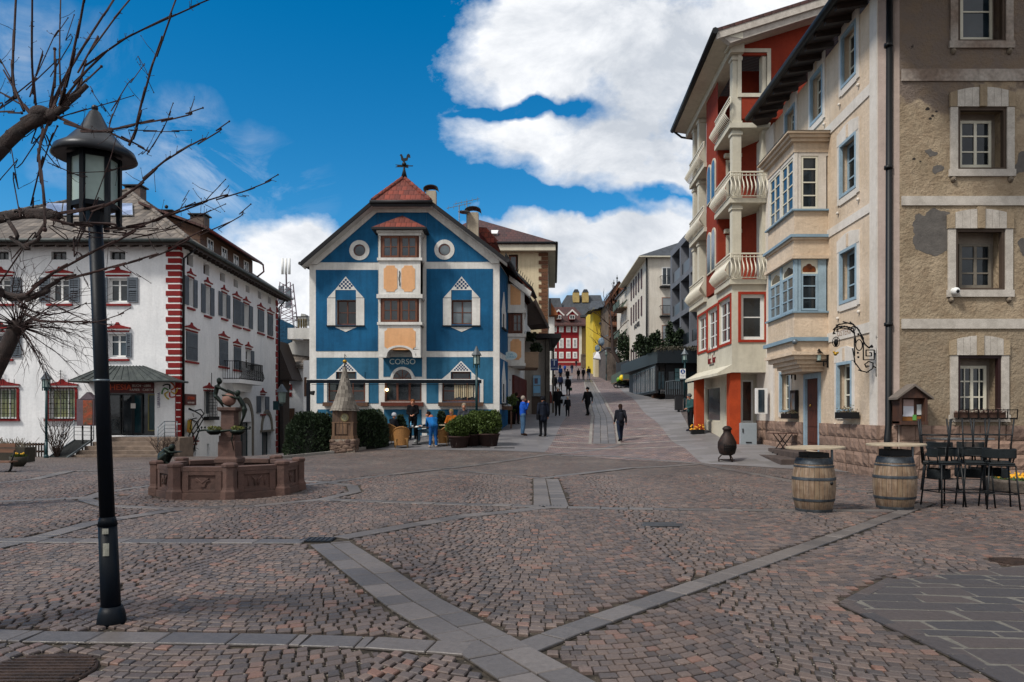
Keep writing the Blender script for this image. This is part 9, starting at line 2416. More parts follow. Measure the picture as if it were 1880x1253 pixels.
# grates and covers let into the paving
def cover(px,py,w,d,label,slots=True,rz=0,rnd_=False):
 P=G(px,py); o=thing('drain_grate' if slots else 'manhole_cover',label,'drain' if slots else 'manhole cover',(P.x,P.y,P.z+.014)); c,s=math.cos(rz),math.sin(rz)
 T=lambda x,y,z=0:V((P.x+x*c-y*s,P.y+x*s+y*c,P.z+z))
 b=MB()
 if slots:
  b.hexa([T(-w/2,-d/2,-.02),T(w/2,-d/2,-.02),T(w/2,d/2,-.02),T(-w/2,d/2,-.02),T(-w/2,-d/2,.019),T(w/2,-d/2,.019),T(w/2,d/2,.019),T(-w/2,d/2,.019)]); b.build('frame',m_dark,o)
  b=MB(); n=int(w/.06)
  for i in range(n): x=-w/2+w*(i+.5)/n; b.hexa([T(x-.012,-d/2+.02,.0195),T(x+.012,-d/2+.02,.0195),T(x+.012,d/2-.02,.0195),T(x-.012,d/2-.02,.0195),T(x-.012,-d/2+.02,.026),T(x+.012,-d/2+.02,.026),T(x+.012,d/2-.02,.026),T(x-.012,d/2-.02,.026)])
  b.build('bars',M('worn_iron','4a4a4c',.45,.2,5,40,.2,metal=.6),o)
 else:
  if rnd_: b.lathe(P,[(w/2,-.02),(w/2,.02),(w/2-.02,.022),(.001,.022)],32)
  else: b.hexa([T(-w/2,-d/2,-.02),T(w/2,-d/2,-.02),T(w/2,d/2,-.02),T(-w/2,d/2,-.02),T(-w/2,-d/2,.02),T(w/2,-d/2,.02),T(w/2,d/2,.02),T(-w/2,d/2,.02)])
  [b.box(P.x-(w*w/4-(i*.055)**2)**.5*.93,P.x+(w*w/4-(i*.055)**2)**.5*.93,P.y+i*.055-.014,P.y+i*.055+.014,P.z+.02,P.z+.03) for i in range(-6,7) if rnd_ and abs(i*.055)<w/2-.03]
  b.build('plate',M('worn_iron','4a4a4c') if not rnd_ else M('brown_iron_cover','4c3c34',.6,.2,5,90,.9,c2='2f2622',metal=.4),o)
cover(582,993,.42,.3,'slotted iron drain grate where the wide paving band begins'); cover(1010,931,.42,.2,'slotted iron drain grate at the foot of the double slab strip')
cover(633,920,.5,.3,'dark iron cover right of the fountain',False); cover(812,862,.5,.3,'dark iron cover in the middle of the square',False); cover(884,822,.7,.4,'dark iron cover before the potted shrubs',False); cover(926,823,.8,.4,'dark iron cover at the corner of the café pavement',False)
cover(1215,965,.62,.4,'pale square cover amid the cobbles right of centre',False); cover(60,1240,.72,.72,'round ribbed iron manhole cover in the bottom left corner',False,0,True); cover(1865,1035,.5,.5,'round brown manhole cover at the right edge above the flagstones',False,0,True)
# bench and pots at the left edge
P=G(8,868); o=thing('park_bench','bench with brown plank seat and cast iron foot at the left edge','bench',P); k=P.y/FL
b=MB(); zs_=P.z+(868-850)*k
for i in range(3): b.box(P.x-1.6,P.x+.12,P.y+i*.13,P.y+i*.13+.11,zs_,zs_+.035)
b.build('seat',Mwood('bench_planks','6d4a34','50362a',2,0),o); b=MB(); b.tube([P+V((.08,.2,zs_-P.z)),P+V((.06,.18,.1)),P+V((.0,.18,0))],.03,6); b.bar(P+V((-.1,.18,.0)),P+V((.2,.18,0)),.05); b.build('leg',m_iron,o)
b=MB()
for i in range(2): b.box(P.x-1.6,P.x+.0,P.y+.42,P.y+.46,zs_+.25+i*.14,zs_+.36+i*.14)
b.build('backrest',MC['bench_planks'],o); b=MB(); b.tube([P+V((.05,.2,zs_-P.z)),P+V((.06,.3,zs_-P.z+.25)),P+V((.0,.4,zs_-P.z+.3))],.02,6); b.build('armrest',m_iron,o)
P=G(22,858); P=V((P.x,P.y+.3,zg(P.x,P.y))); k=P.y/FL; o=thing('tulip_pot','round dark pot of yellow tulips behind the bench','planter',P); b=MB(); b.lathe(P,[(8*k,0),(14*k,8*k),(15*k,18*k),(13*k,18*k),(12*k,16*k)],18); b.build('pot',M('olive_stone_pot','37332a',.8,.2,3,20,.4),o)
b=MB(); bushmesh(b,P+V((0,0,18*k)),12*k,12*k,3*k,260,.1,seed=6,shell=.2); b.build('leaves',m_box,o); b=MB()
for dx,dy in ((-5,24),(-2,23),(7,23),(9,24),(4,22)): b.ball(P+V((dx*k,0,dy*k)),1.6*k,7,(1,1,1.3))
b.build('tulips',M('tulip_yellow','cf9d17',.5,.1,3,5,0),o)
P=gnd(W(20,HZ,27).x,27); o=thing('dry_shrub_box','box of dead pale shrub stems at the left edge','planter',P); b=MB(); b.box(P.x-1.6,P.x+.5,27,27.6,P.z,P.z+.55); b.build('box',M('olive_stone_pot','37332a'),o); b=MB(); r=random.Random(9)
for i in range(150): a=P+V((r.uniform(-1.5,.45),r.uniform(.05,.55),.5)); b.bar(a,a+V((r.uniform(-.3,.3),r.uniform(-.2,.2),r.uniform(.1,.45))),.012)
b.build('stems',M('dead_stems','6d6557',.9),o)
def barebush(label,px,py,Y,h,w,n,seed,yel=False,mat=None):
 P=gnd((px-CX)/FL*Y,Y); o=thing('bare_bush',label,'bush',P); b=MB(); r=random.Random(seed)
 for i in range(n):
  a=P+V((r.uniform(-.1,.1),r.uniform(-.1,.1),0)); pts=[a]; d=V((r.uniform(-1,1)*w,r.uniform(-.5,.5)*w,h)); 
  for t in range(1,5): pts.append(a+d*t/4+V((r.uniform(-.12,.12),r.uniform(-.1,.1),0)))
  b.tube(pts,[.018,.015,.012,.009,.004],4)
  for t in (2,3):
   q=pts[t]; b.tube([q,q+V((r.uniform(-.25,.25),r.uniform(-.2,.2),r.uniform(.1,.35)))],[.008,.003],4)
 b.build('stems',mat or M('brown_twigs','3d3029',.9),o); return o
barebush('bare brown bush beside the ramp handrail',104,835,35,1.9,.8,40,1); barebush('bare bush at the foot of the steps near the red corner',300,842,34,1.0,.7,30,2)
# climbing plant with yellow lamp at the side wall
P=W(343,840,38.6); o=thing('wire_climber','looping bare climber on the side wall with a yellow banner','climbing plant',P)
b=MB(); q=lambda x,y:LS.at(LS.px(x,y)[0],LS.px(x,y)[1],.25)
for pts in (((340,842),(338,800),(350,780),(366,760),(360,752),(348,755),(338,750)),((342,840),(345,815),(358,790),(352,775),(341,770)),((338,752),(350,756),(360,762),(365,770),(356,785),(345,800),(342,820)),((346,800),(340,785),(344,770),(352,768)),((343,842),(348,822),(352,806),(357,790))):
 b.tube([q(*p) for p in pts],.035,5)
for i in range(26):
 x=random.uniform(338,356); y=random.uniform(765,830); b.bar(q(x,y),q(x+random.uniform(-5,5),y-random.uniform(2,9)),.02)
b.build('stems',m_iron,o); b=MB(); b.fpoly(LS,LS.pl([(344,772),(351,770),(351,793),(347,796),(343,793)],.2),.2,.25); b.build('yellow_banner',M('dull_yellow','8a8420',.8,.3,4,10,.2,c2='a8552a'),o)
# ================================================================== PEOPLE
m_skin=M('skin','b07c64',.6,.05,2,20,.05)
CL={}
def cloth(c):
 return M('cloth_'+c,c,.9,.12,4,40,.5,spec=.12)
def rem(o,v,it=4):
 m=o.modifiers.new('remesh','REMESH'); m.mode='VOXEL'; m.voxel_size=v; m.use_smooth_shade=True
 s=o.modifiers.new('smooth','SMOOTH'); s.iterations=it; s.factor=.5
def person(label,P,h,face,jacket='1c2028',trouser='15171b',shoe='141210',hair='2e2019',hat=None,pose='stand',bag=None,coat=0,skirt=False,hood=False,group=None,vox=.017,seat=None,fem=False):
 """face: yaw the person looks towards (0 = away from the camera, PI = to the camera)"""
 k=h/1.75; o=thing('person',label,'person',P,group)
 J=dict(pel=(0,0,.93),che=(0,0,1.28),nek=(0,.01,1.47),hd=(0,.03,1.62),
  hl=(-.09,0,.9),hr=(.09,0,.9),kl=(-.1,.02,.48),kr=(.1,.02,.48),al=(-.1,-.02,.08),ar=(.1,-.02,.08),tl=(-.12,.13,.04),tr=(.12,.13,.04),
  sl=(-.18,0,1.4),sr=(.18,0,1.4),el=(-.23,-.03,1.12),er=(.23,-.03,1.12),wl=(-.24,.05,.87),wr=(.24,.05,.87))
 def S(**kw): J.update(kw)
 if pose=='walk': S(kl=(-.09,.16,.5),al=(-.09,.22,.1),tl=(-.1,.37,.07),kr=(.09,-.06,.47),ar=(.09,-.3,.13),tr=(.1,-.2,.04),el=(-.23,-.14,1.13),wl=(-.24,-.12,.88),er=(.23,.06,1.13),wr=(.24,.2,.93))
 if pose=='walk2': S(kr=(.09,.14,.5),ar=(.09,.17,.1),tr=(.1,.32,.06),kl=(-.09,-.04,.47),al=(-.09,-.24,.12),tl=(-.1,-.12,.04),er=(.23,-.12,1.13),wr=(.25,-.08,.88),el=(-.23,.06,1.13),wl=(-.24,.16,.91))
 if pose=='mouth': S(el=(-.22,.1,1.18),er=(.22,.1,1.18),wl=(-.07,.23,1.44),wr=(.06,.23,1.42),kl=(-.08,.0,.48),tl=(-.1,.12,.04))
 if pose=='chest': S(el=(-.24,.04,1.14),er=(.24,.04,1.14),wl=(-.05,.25,1.16),wr=(.06,.26,1.14),hd=(0,.08,1.59))
 if pose=='hands_front': S(el=(-.23,.03,1.13),er=(.23,.03,1.13),wl=(-.08,.22,1.05),wr=(.08,.22,1.03),hd=(0,.07,1.60))
 if pose=='childhand': S(er=(.26,.0,1.14),wr=(.34,.02,.92))
 if pose=='childhand2': S(el=(-.26,.0,1.2),wl=(-.42,.0,1.22))
 if pose=='bend': S(pel=(0,-.08,.92),hl=(-.09,-.08,.9),hr=(.09,-.08,.9),che=(0,.22,1.12),nek=(0,.42,1.2),hd=(0,.56,1.23),sl=(-.18,.36,1.17),sr=(.18,.36,1.17),el=(-.2,.48,.94),er=(.2,.48,.94),wl=(-.14,.66,.86),wr=(.14,.66,.86),kl=(-.1,-.02,.48),kr=(.1,-.02,.48),al=(-.13,-.06,.08),ar=(.13,-.06,.08),tl=(-.14,.09,.04),tr=(.14,.09,.04))
 if pose=='sit': S(pel=(0,0,.52),hl=(-.09,.02,.5),hr=(.09,.02,.5),kl=(-.12,.44,.5),kr=(.12,.44,.5),al=(-.13,.48,.09),ar=(.13,.42,.09),tl=(-.14,.62,.04),tr=(.14,.56,.04),che=(0,-.03,.86),nek=(0,.0,1.06),hd=(0,.05,1.21),sl=(-.18,-.01,.99),sr=(.18,-.01,.99),el=(-.24,.1,.74),er=(.24,.1,.74),wl=(-.16,.34,.72),wr=(.16,.34,.72))
 c_,s_=math.cos(face),math.sin(face)
 def T(p): x,y,z=[q*k for q in p]; return V((P.x+x*c_-y*s_,P.y+x*s_+y*c_,P.z+z))
 J={a:V(T(p)) for a,p in J.items()}
 up=(J['nek']-J['pel']).normalized(); fw=V((-s_,c_,0)); rt=V((c_,s_,0))
 body=MB(); B=lambda a,ra,c,rc: body.caps(a,ra*k,c,rc*k,8)
 hd=J['hd']
 B(J['pel'],.11,J['che'],.12); B(J['nek']-up*.07*k,.06,hd-up*.05*k,.052); body.ball(hd,.098*k,12,(.82,.95,1.15))
 body.ball(hd+fw*.07*k-up*.045*k,.05*k,8); body.ball(hd+fw*.108*k-up*.015*k,.018*k,6)      # jaw, nose
 for s in (-1,1):
  body.ball(hd+rt*s*.083*k,.024*k,6)
 for s,q in ((-1,'l'),(1,'r')):
  B(J['s'+q],.052,J['e'+q],.042); B(J['e'+q],.04,J['w'+q],.029)
  B(J['h'+q],.08,J['k'+q],.058); B(J['k'+q],.056,J['a'+q],.038); B(J['a'+q],.038,J['t'+q],.03)
  fa=(J['w'+q]-J['e'+q]).normalized(); sd=rt*(-s)
  palm=J['w'+q]+fa*.07*k; B(J['w'+q],.027,palm,.034)
  for f in range(4):
   off=fw*((f-1.5)*.019*k) if abs(fa.dot(fw))<.7 else rt*((f-1.5)*.019*k)
   L=(.065,.075,.07,.055)[f]*k; m1=palm+off+fa*L*.55; B(palm+off+fa*.01*k,.0095,m1,.009); B(m1,.009,m1+fa*L*.35+sd*.018*k,.008)
  tb=palm-fa*.03*k+fw*.03*k; B(tb,.011,tb+fa*.04*k+fw*.018*k,.009)
 ob=body.build('body',m_skin,o); rem(ob,vox*.8,2)
 # face marks
 # jacket
 j=MB(); jc=lambda a,ra,c,rc: j.caps(a,ra*k,c,rc*k,8)
 wb=.13 if not fem else .12
 lo=J['pel']-up*(.05+coat)*k
 for s in (-1,1):
  jc(J['s'+'lr'[s>0]]-rt*s*.03*k,.085,J['pel']+rt*s*.055*k-up*.02*k,.11)
  if coat: jc(J['pel']+rt*s*.06*k,.12,lo+rt*s*.07*k,.12)
 jc(J['sl'],.085,J['sr'],.085); jc(J['che'],.15,J['pel'],.14); jc(J['nek']-up*.05*k,.075,J['nek']-up*.01*k,.062)
 for q in 'lr':
  e_=J['w'+q]-(J['w'+q]-J['e'+q]).normalized()*.02*k
  jc(J['s'+q],.078,J['e'+q],.062); jc(J['e'+q],.062,e_,.047)
 if hood: jc(J['nek']-fw*.07*k,.08,J['nek']-fw*.08*k-up*.05*k,.08)
 oj=j.build('jacket',cloth(jacket),o); rem(oj,vox,3)
 t=MB(); tc=lambda a,ra,c,rc: t.caps(a,ra*k,c,rc*k,8)
 tc(J['hl'],.12,J['hr'],.12)
 for q in 'lr':
  tc(J['h'+q],.105,J['k'+q],.076); tc(J['k'+q],.074,J['a'+q]+V((0,0,.03*k)),.058)
 ot=t.build('trousers',cloth(trouser),o); rem(ot,vox,3)
 for q in 'lr':
  s=MB(); s.caps(J['a'+q]-V((0,0,.005*k)),.056*k,J['t'+q],.046*k,8); ss=s.build('shoe',cloth(shoe),o); rem(ss,vox,2)
 hm=MB()
 if hat: 
  hm.ball(hd+up*.035*k-fw*.008*k,.112*k,14,(1,1,.95)); hm.lathe(hd+up*.0*k-fw*.005*k,[(.108*k,-.005*k),(.118*k,.01*k),(.108*k,.035*k)],14,caps=False); hm.build('hat',cloth(hat),o)
  if fem: h2=MB(); h2.caps(hd-fw*.04*k-up*.05*k,.075*k,hd-fw*.06*k-up*.16*k,.06*k); h2.build('hair',cloth(hair),o)
 else:
  hm.ball(hd+up*.03*k-fw*.022*k,.106*k,14,(.95,1.0,1.05))
  if fem: hm.caps(hd-fw*.05*k,.09*k,hd-fw*.06*k-up*.18*k,.075*k)
  hm.build('hair',cloth(hair),o)
 for s in (-1,1):
  e=MB(); e.ball(hd+fw*.085*k+rt*s*.034*k+up*.012*k,.011*k,6); e.build('eye',m_dark,o)
 e=MB(); e.ball(hd+fw*.098*k-up*.055*k,.018*k,6,(1.2,1.2,.4)); e.build('mouth',M('lips','7d4038',.6,.05,bp=0),o)
 if bag:
  kind,c=bag; b=MB()
  if kind=='back': b.caps(J['che']-fw*.2*k,.11*k,J['pel']-fw*.19*k+up*.1*k,.12*k); bb=b.build('backpack',cloth(c),o); rem(bb,vox,3)
  if kind=='side':
   p=J['pel']-rt*.24*k-up*.02*k; b.box(p.x-.06*k,p.x+.06*k,p.y-.14*k,p.y+.14*k,p.z-.18*k,p.z+.08*k); b.build('shoulder_bag',cloth(c),o,bevel=.03)
   s=MB(); s.bar(p+up*.08*k,J['sr']+up*.08*k-fw*.1*k,.03*k,.01); s.build('strap',cloth(c),o)
  if kind=='hand':
   p=J['wr']+V((0,0,-.12*k)); b.box(p.x-.13*k,p.x+.13*k,p.y-.05*k,p.y+.05*k,p.z-.3*k,p.z-.02*k); b.build('carrier_bag',cloth(c),o,bevel=.02)
 return o
def P_(px,py): return G(px,py)
def pp(label,px,py,hpx,face,**kw):
 P=G(px,py); h=hpx*P.y/FL; h=min(max(h,1.45 if 'kid' not in kw else .9),1.95); kw.pop('kid',None)
 return person(label,P,h,face,**kw)
pp('person in a bright blue jacket and jeans with hands raised to the mouth',960,800,73,-PI*.42,jacket='1d4fae',trouser='44607c',shoe='3a241a',hair='8d837a',pose='mouth')
pp('person half hidden behind the blue jacket, in black with a dark backpack',948,779,58,-.2,jacket='121318',trouser='121318',bag=('back','1a1a1e'))
pp('person in a long dark navy jacket and cap seen from behind on the pavement',997,802,74,.25,jacket='1b202c',trouser='14151a',hat='15171d',coat=.12,bag=('side','15161a'),hood=True)
pp('person in a black coat with a white knitted hat leading a child',1024,764,54,PI*.95,jacket='15161a',trouser='131417',hat='c9c5bd',hair='6d3a22',coat=.1,pose='childhand2',fem=True,bag=('side','111215'))
pp('child in dark clothes and pale hat holding an adult hand in the street',1042,765,37,PI*.95,jacket='17191f',trouser='17181d',hat='b8a893',kid=1,pose='childhand',vox=.014)
pp('person in black striding alone down the middle of the street',1079,764,53,PI*.8,jacket='121317',trouser='121316',hat='101114',coat=.1,pose='walk')
pp('person in a black puffer jacket and dark jeans walking away in the foreground street',1139,811,69,.1,jacket='202229',trouser='1e2738',shoe='14171c',hair='2b1d18',coat=.08,pose='walk2',fem=True,hood=True,bag=('back','202229'))
pp('person in a teal green jacket looking down beside the far orange column',1268,792,70,PI*.6,jacket='2f4f50',trouser='16171b',hat='55585a',pose='hands_front',shoe='2b2c3a')
G1='pedestrians gathered in the street beyond the annex'
pp('person in black at the left edge of the distant group, near the annex',1018,720,33,.1,jacket='121419',trouser='131418',group=G1,vox=.024)
pp('person in dark blue walking away close to the annex pillar',1029,718,30,0,jacket='18213a',trouser='15161b',group=G1,vox=.024)
pp('person in a long black coat carrying a green bag up the street',1043,727,36,.1,jacket='14161a',trouser='15161a',coat=.14,bag=('hand','1f4434'),group=G1,vox=.024)
pp('person in a blue jacket behind the dark group near the annex',1029,697,24,0,jacket='1f4a86',trouser='1b2333',group=G1,vox=.026)
pp('person in a dark coat just beyond the green bag carrier',1042,702,24,0,jacket='1b1c22',trouser='17181c',group=G1,vox=.026)
G2='trio walking up the distant street'
pp('person in black, left one of the trio in mid street',1062,698,21,0,jacket='15161b',trouser='15161b',group=G2,vox=.026,pose='walk')
pp('person in black, middle one of the trio in mid street',1071,698,22,0,jacket='141519',trouser='141519',group=G2,vox=.026,pose='walk2')
pp('person in black jacket and pale jeans, right one of the trio',1081,698,25,0,jacket='15161b',trouser='5f7186',group=G2,vox=.026,pose='walk')
pp('tiny distant person in dark top and jeans before the red house',1050,686,18,0,jacket='1a2030',trouser='3d506e',vox=.028); pp('tiny distant person in a bright blue coat before the red house',1037,685,15,0,jacket='21479a',trouser='1b2238',vox=.028)
pp('tiny distant person in dark clothes beside the blue coat before the red house',1028,683,14,0,jacket='232529',trouser='26344d',vox=.028)
pp('tiny distant person at the shop front of the dark red house',1058,675,10,0,jacket='26242a',trouser='3a3540',vox=.03)
# ================================================================== CAFÉ TERRACE
m_wick=Mwood('honey_wicker','9a6c34','6d4820',9,0,.7,1.0)
def wchair(P,rz,label,first=None):
 if first is not None: return dup(first,P,rz,label,cm=childmap())
 o=thing('wicker_chair',label,'armchair',(0,0,0),'honey coloured wicker armchairs at the café table')
 b=MB(); n=14
 for k in range(n):
  a0=-.12*PI+1.24*PI*k/n; a1=-.12*PI+1.24*PI*(k+1)/n
  f=lambda a,z,r:V((.31*r*math.cos(a),-.28*r*math.sin(a),z))
  h0=.62+.22*max(0,math.sin(a0)); h1=.62+.22*max(0,math.sin(a1))
  b.hexa([f(a0,.12,.9),f(a1,.12,.9),f(a1,.12,.82),f(a0,.12,.82),f(a0,h0,1.08),f(a1,h1,1.08),f(a1,h1,.98),f(a0,h0,.98)])
 b.build('backrest',m_wick,o)
 b=MB(); b.tube([V((.33*math.cos(-.12*PI+1.24*PI*k/n),-.3*math.sin(-.12*PI+1.24*PI*k/n),.64+.22*max(0,math.sin(-.12*PI+1.24*PI*k/n)))) for k in range(n+1)],.03,6); b.build('armrest',m_wick,o)
 b=MB(); b.box(-.26,.26,-.24,.3,.36,.42); b.box(-.26,.26,.27,.3,.14,.36); b.build('seat',m_wick,o)
 for x,y in ((-.26,.26),(.26,.26),(-.22,-.24),(.22,-.24)): 
  b=MB(); b.tube([(x,y,.38),(x*1.08,y*1.08,0)],.018,6); b.build('leg',M('cane_leg','8a6a3c',.6),o)
 o.location=P; o.rotation_euler=(0,0,rz); WL[o.name]=V(P); return o
c1=wchair(gnd(*G(737,823).xy),.15,'wicker armchair with its back to the square, nearest the viewer')
wchair(gnd(*G(723,815).xy),-.9,'wicker armchair angled left of the nearest one, under the white hooded guest',c1)
wchair(gnd(*G(811,819).xy),1.5,'wicker armchair right of the bending guest in blue',c1)
def ctable(P,label,r=.42,h=.74,top=None):
 o=thing('cafe_table',label,'table',P,'café tables on the terrace'); b=MB(); b.lathe(P,[(r,h-.03),(r,h),(.001,h)],24); b.build('table_top',top or m_dark,o); b=MB(); b.lathe(P,[(.24,0),(.22,.03),(.035,.06),(.03,h-.03)],14); b.build('pedestal',m_dark,o)
tp=gnd(*G(766,817).xy); ctable(tp,'round dark café table laden with cups and white napkins'); tp2=gnd(*G(824,812).xy); ctable(tp2,'pale café table partly hidden behind the potted shrubs',.42,.74,m_top)
for dx,dy,nm,c,lab in ((-.18,-.1,'cup','c9c9c9','white cup on the left side of the dark café table'),(.02,-.2,'napkin','d4d2cc','crumpled white napkin on the dark café table'),(.2,0,'cup','c2c4c6','white cup on the right side of the dark café table'),(-.28,.1,'bottle','6aa0c0','pale blue bottle on the dark café table')):
 q=tp+V((dx,dy,.74)); b=MB(); b.lathe(q,[(.03,0),(.045,.07),(.04,.075)] if nm=='cup' else ([(.035,0),(.035,.16),(.012,.2),(.012,.24)] if nm=='bottle' else [(.1,0),(.08,.03),(.03,.06)]),10); o=b.build(nm,cloth(c),None,q); tag(o,lab,nm)
person('seated person in a black jacket and white hat left of the café table',gnd(*G(722,813).xy),1.72,-.8,jacket='15171d',trouser='1b1e26',hat='d6d8dc',pose='sit')
person('waiter in black standing behind the café table looking down at the tray',gnd(*G(758,806).xy),1.8,PI,jacket='121215',trouser='111114',hair='7a4a2c',pose='hands_front')
person('seated person in black with pale jeans leaning over the café table',gnd(*G(788,813).xy),1.75,PI*.55,jacket='16181c',trouser='5d7f96',shoe='8f9290',hair='1d1512',pose='sit')
person('person in a blue jacket and jeans bending over the café table from the square',gnd(*G(795,822).xy),1.72,.25,jacket='165a94',trouser='1d4f86',shoe='b9aca2',hair='a5664e',pose='bend')
person('seated blond person in an orange jacket behind the left potted shrub',gnd(*G(829,806).xy),1.7,PI*.9,jacket='b5641f',trouser='2b2d33',hair='a98a58',pose='sit',fem=True)
person('seated person with grey hair looking over the middle potted shrub',gnd(*G(852,800).xy),1.9,PI,jacket='3a3d44',trouser='22242a',hair='8a7d6d',pose='sit')
# bench behind the table
P=gnd(*G(700,806).xy); o=thing('terrace_bench','brown wooden terrace bench behind the right hedge end','bench',P); b=MB(); b.box(P.x-.1,P.x+.9,P.y+.3,P.y+.7,P.z+.4,P.z+.45); b.build('seat',m_brownwood,o); b=MB(); b.box(P.x-.1,P.x+.9,P.y+.7,P.y+.74,P.z+.5,P.z+.9); b.build('backrest',m_brownwood,o)
for dx in (-.05,.82): b=MB(); b.box(P.x+dx,P.x+dx+.05,P.y+.32,P.y+.7,P.z,P.z+.4); b.build('leg',m_brownwood,o)
# wooden boards, lit lanterns and produce by the side door
for i,(x,y,lab) in enumerate(((933,703,'lit lantern nearest the corner on the street side of the blue house'),(943,706,'lit lantern in the middle on the street side of the blue house'),(950,708,'lit lantern farthest along the street side of the blue house'))):
 Pq=W(x,y,38+i*2.2); o=thing('lit_lantern',lab,'lantern',Pq,'lit lanterns along the side of the blue house'); b=MB(); b.ball(Pq,.07,8); b.build('bulb',m_lit,o); b=MB(); b.lathe(Pq+V((0,0,.12)),[(.14,0),(.02,.12)],6,False); b.tube([Pq+V((0,0,-.12)),Pq+V((0,0,-.9))],.05,6); b.build('holder',m_dark,o)
P=W(922,745,35.2); b=MB(); b.box(W(917,HZ,35.2).x+.02,W(924,HZ,35.2).x,35,35.1,W(0,748,35).z,W(0,718,35).z); b.box(W(917,HZ,35.2).x,W(941,HZ,35.2).x,34.9,35.6,W(0,753,35).z,W(0,746,35).z); b.box(W(937,HZ,35).x,W(940,HZ,35).x,35,35.1,P.z-1.2,W(0,753,35).z); o=b.build('wooden_counter',m_brownwood,None,P); tag(o,'rough wooden counter fixed to the street side of the blue house','counter')
b=MB(); Pq=W(940,735,36.2); bushmesh(b,Pq,.3,.3,.25,240,.12,seed=1,shell=.2); o=b.build('hanging_greens',m_box,None,Pq); tag(o,'loose green plants on the counter at the side door','plants')
# plants in balconies beside the quoined house
for x,y,Y,r_,lab in ((972,619,44,.45,'dark trailing plant on the small side balcony, upper clump'),(984,638,44,.4,'dark trailing plant along the annex roof edge')):
 b=MB(); Pq=W(x,y,Y); bushmesh(b,Pq,r_,.3,r_*.7,300,.16,seed=int(x),shell=.2); o=b.build('balcony_plant',m_yew,None,Pq); tag(o,lab,'plant')
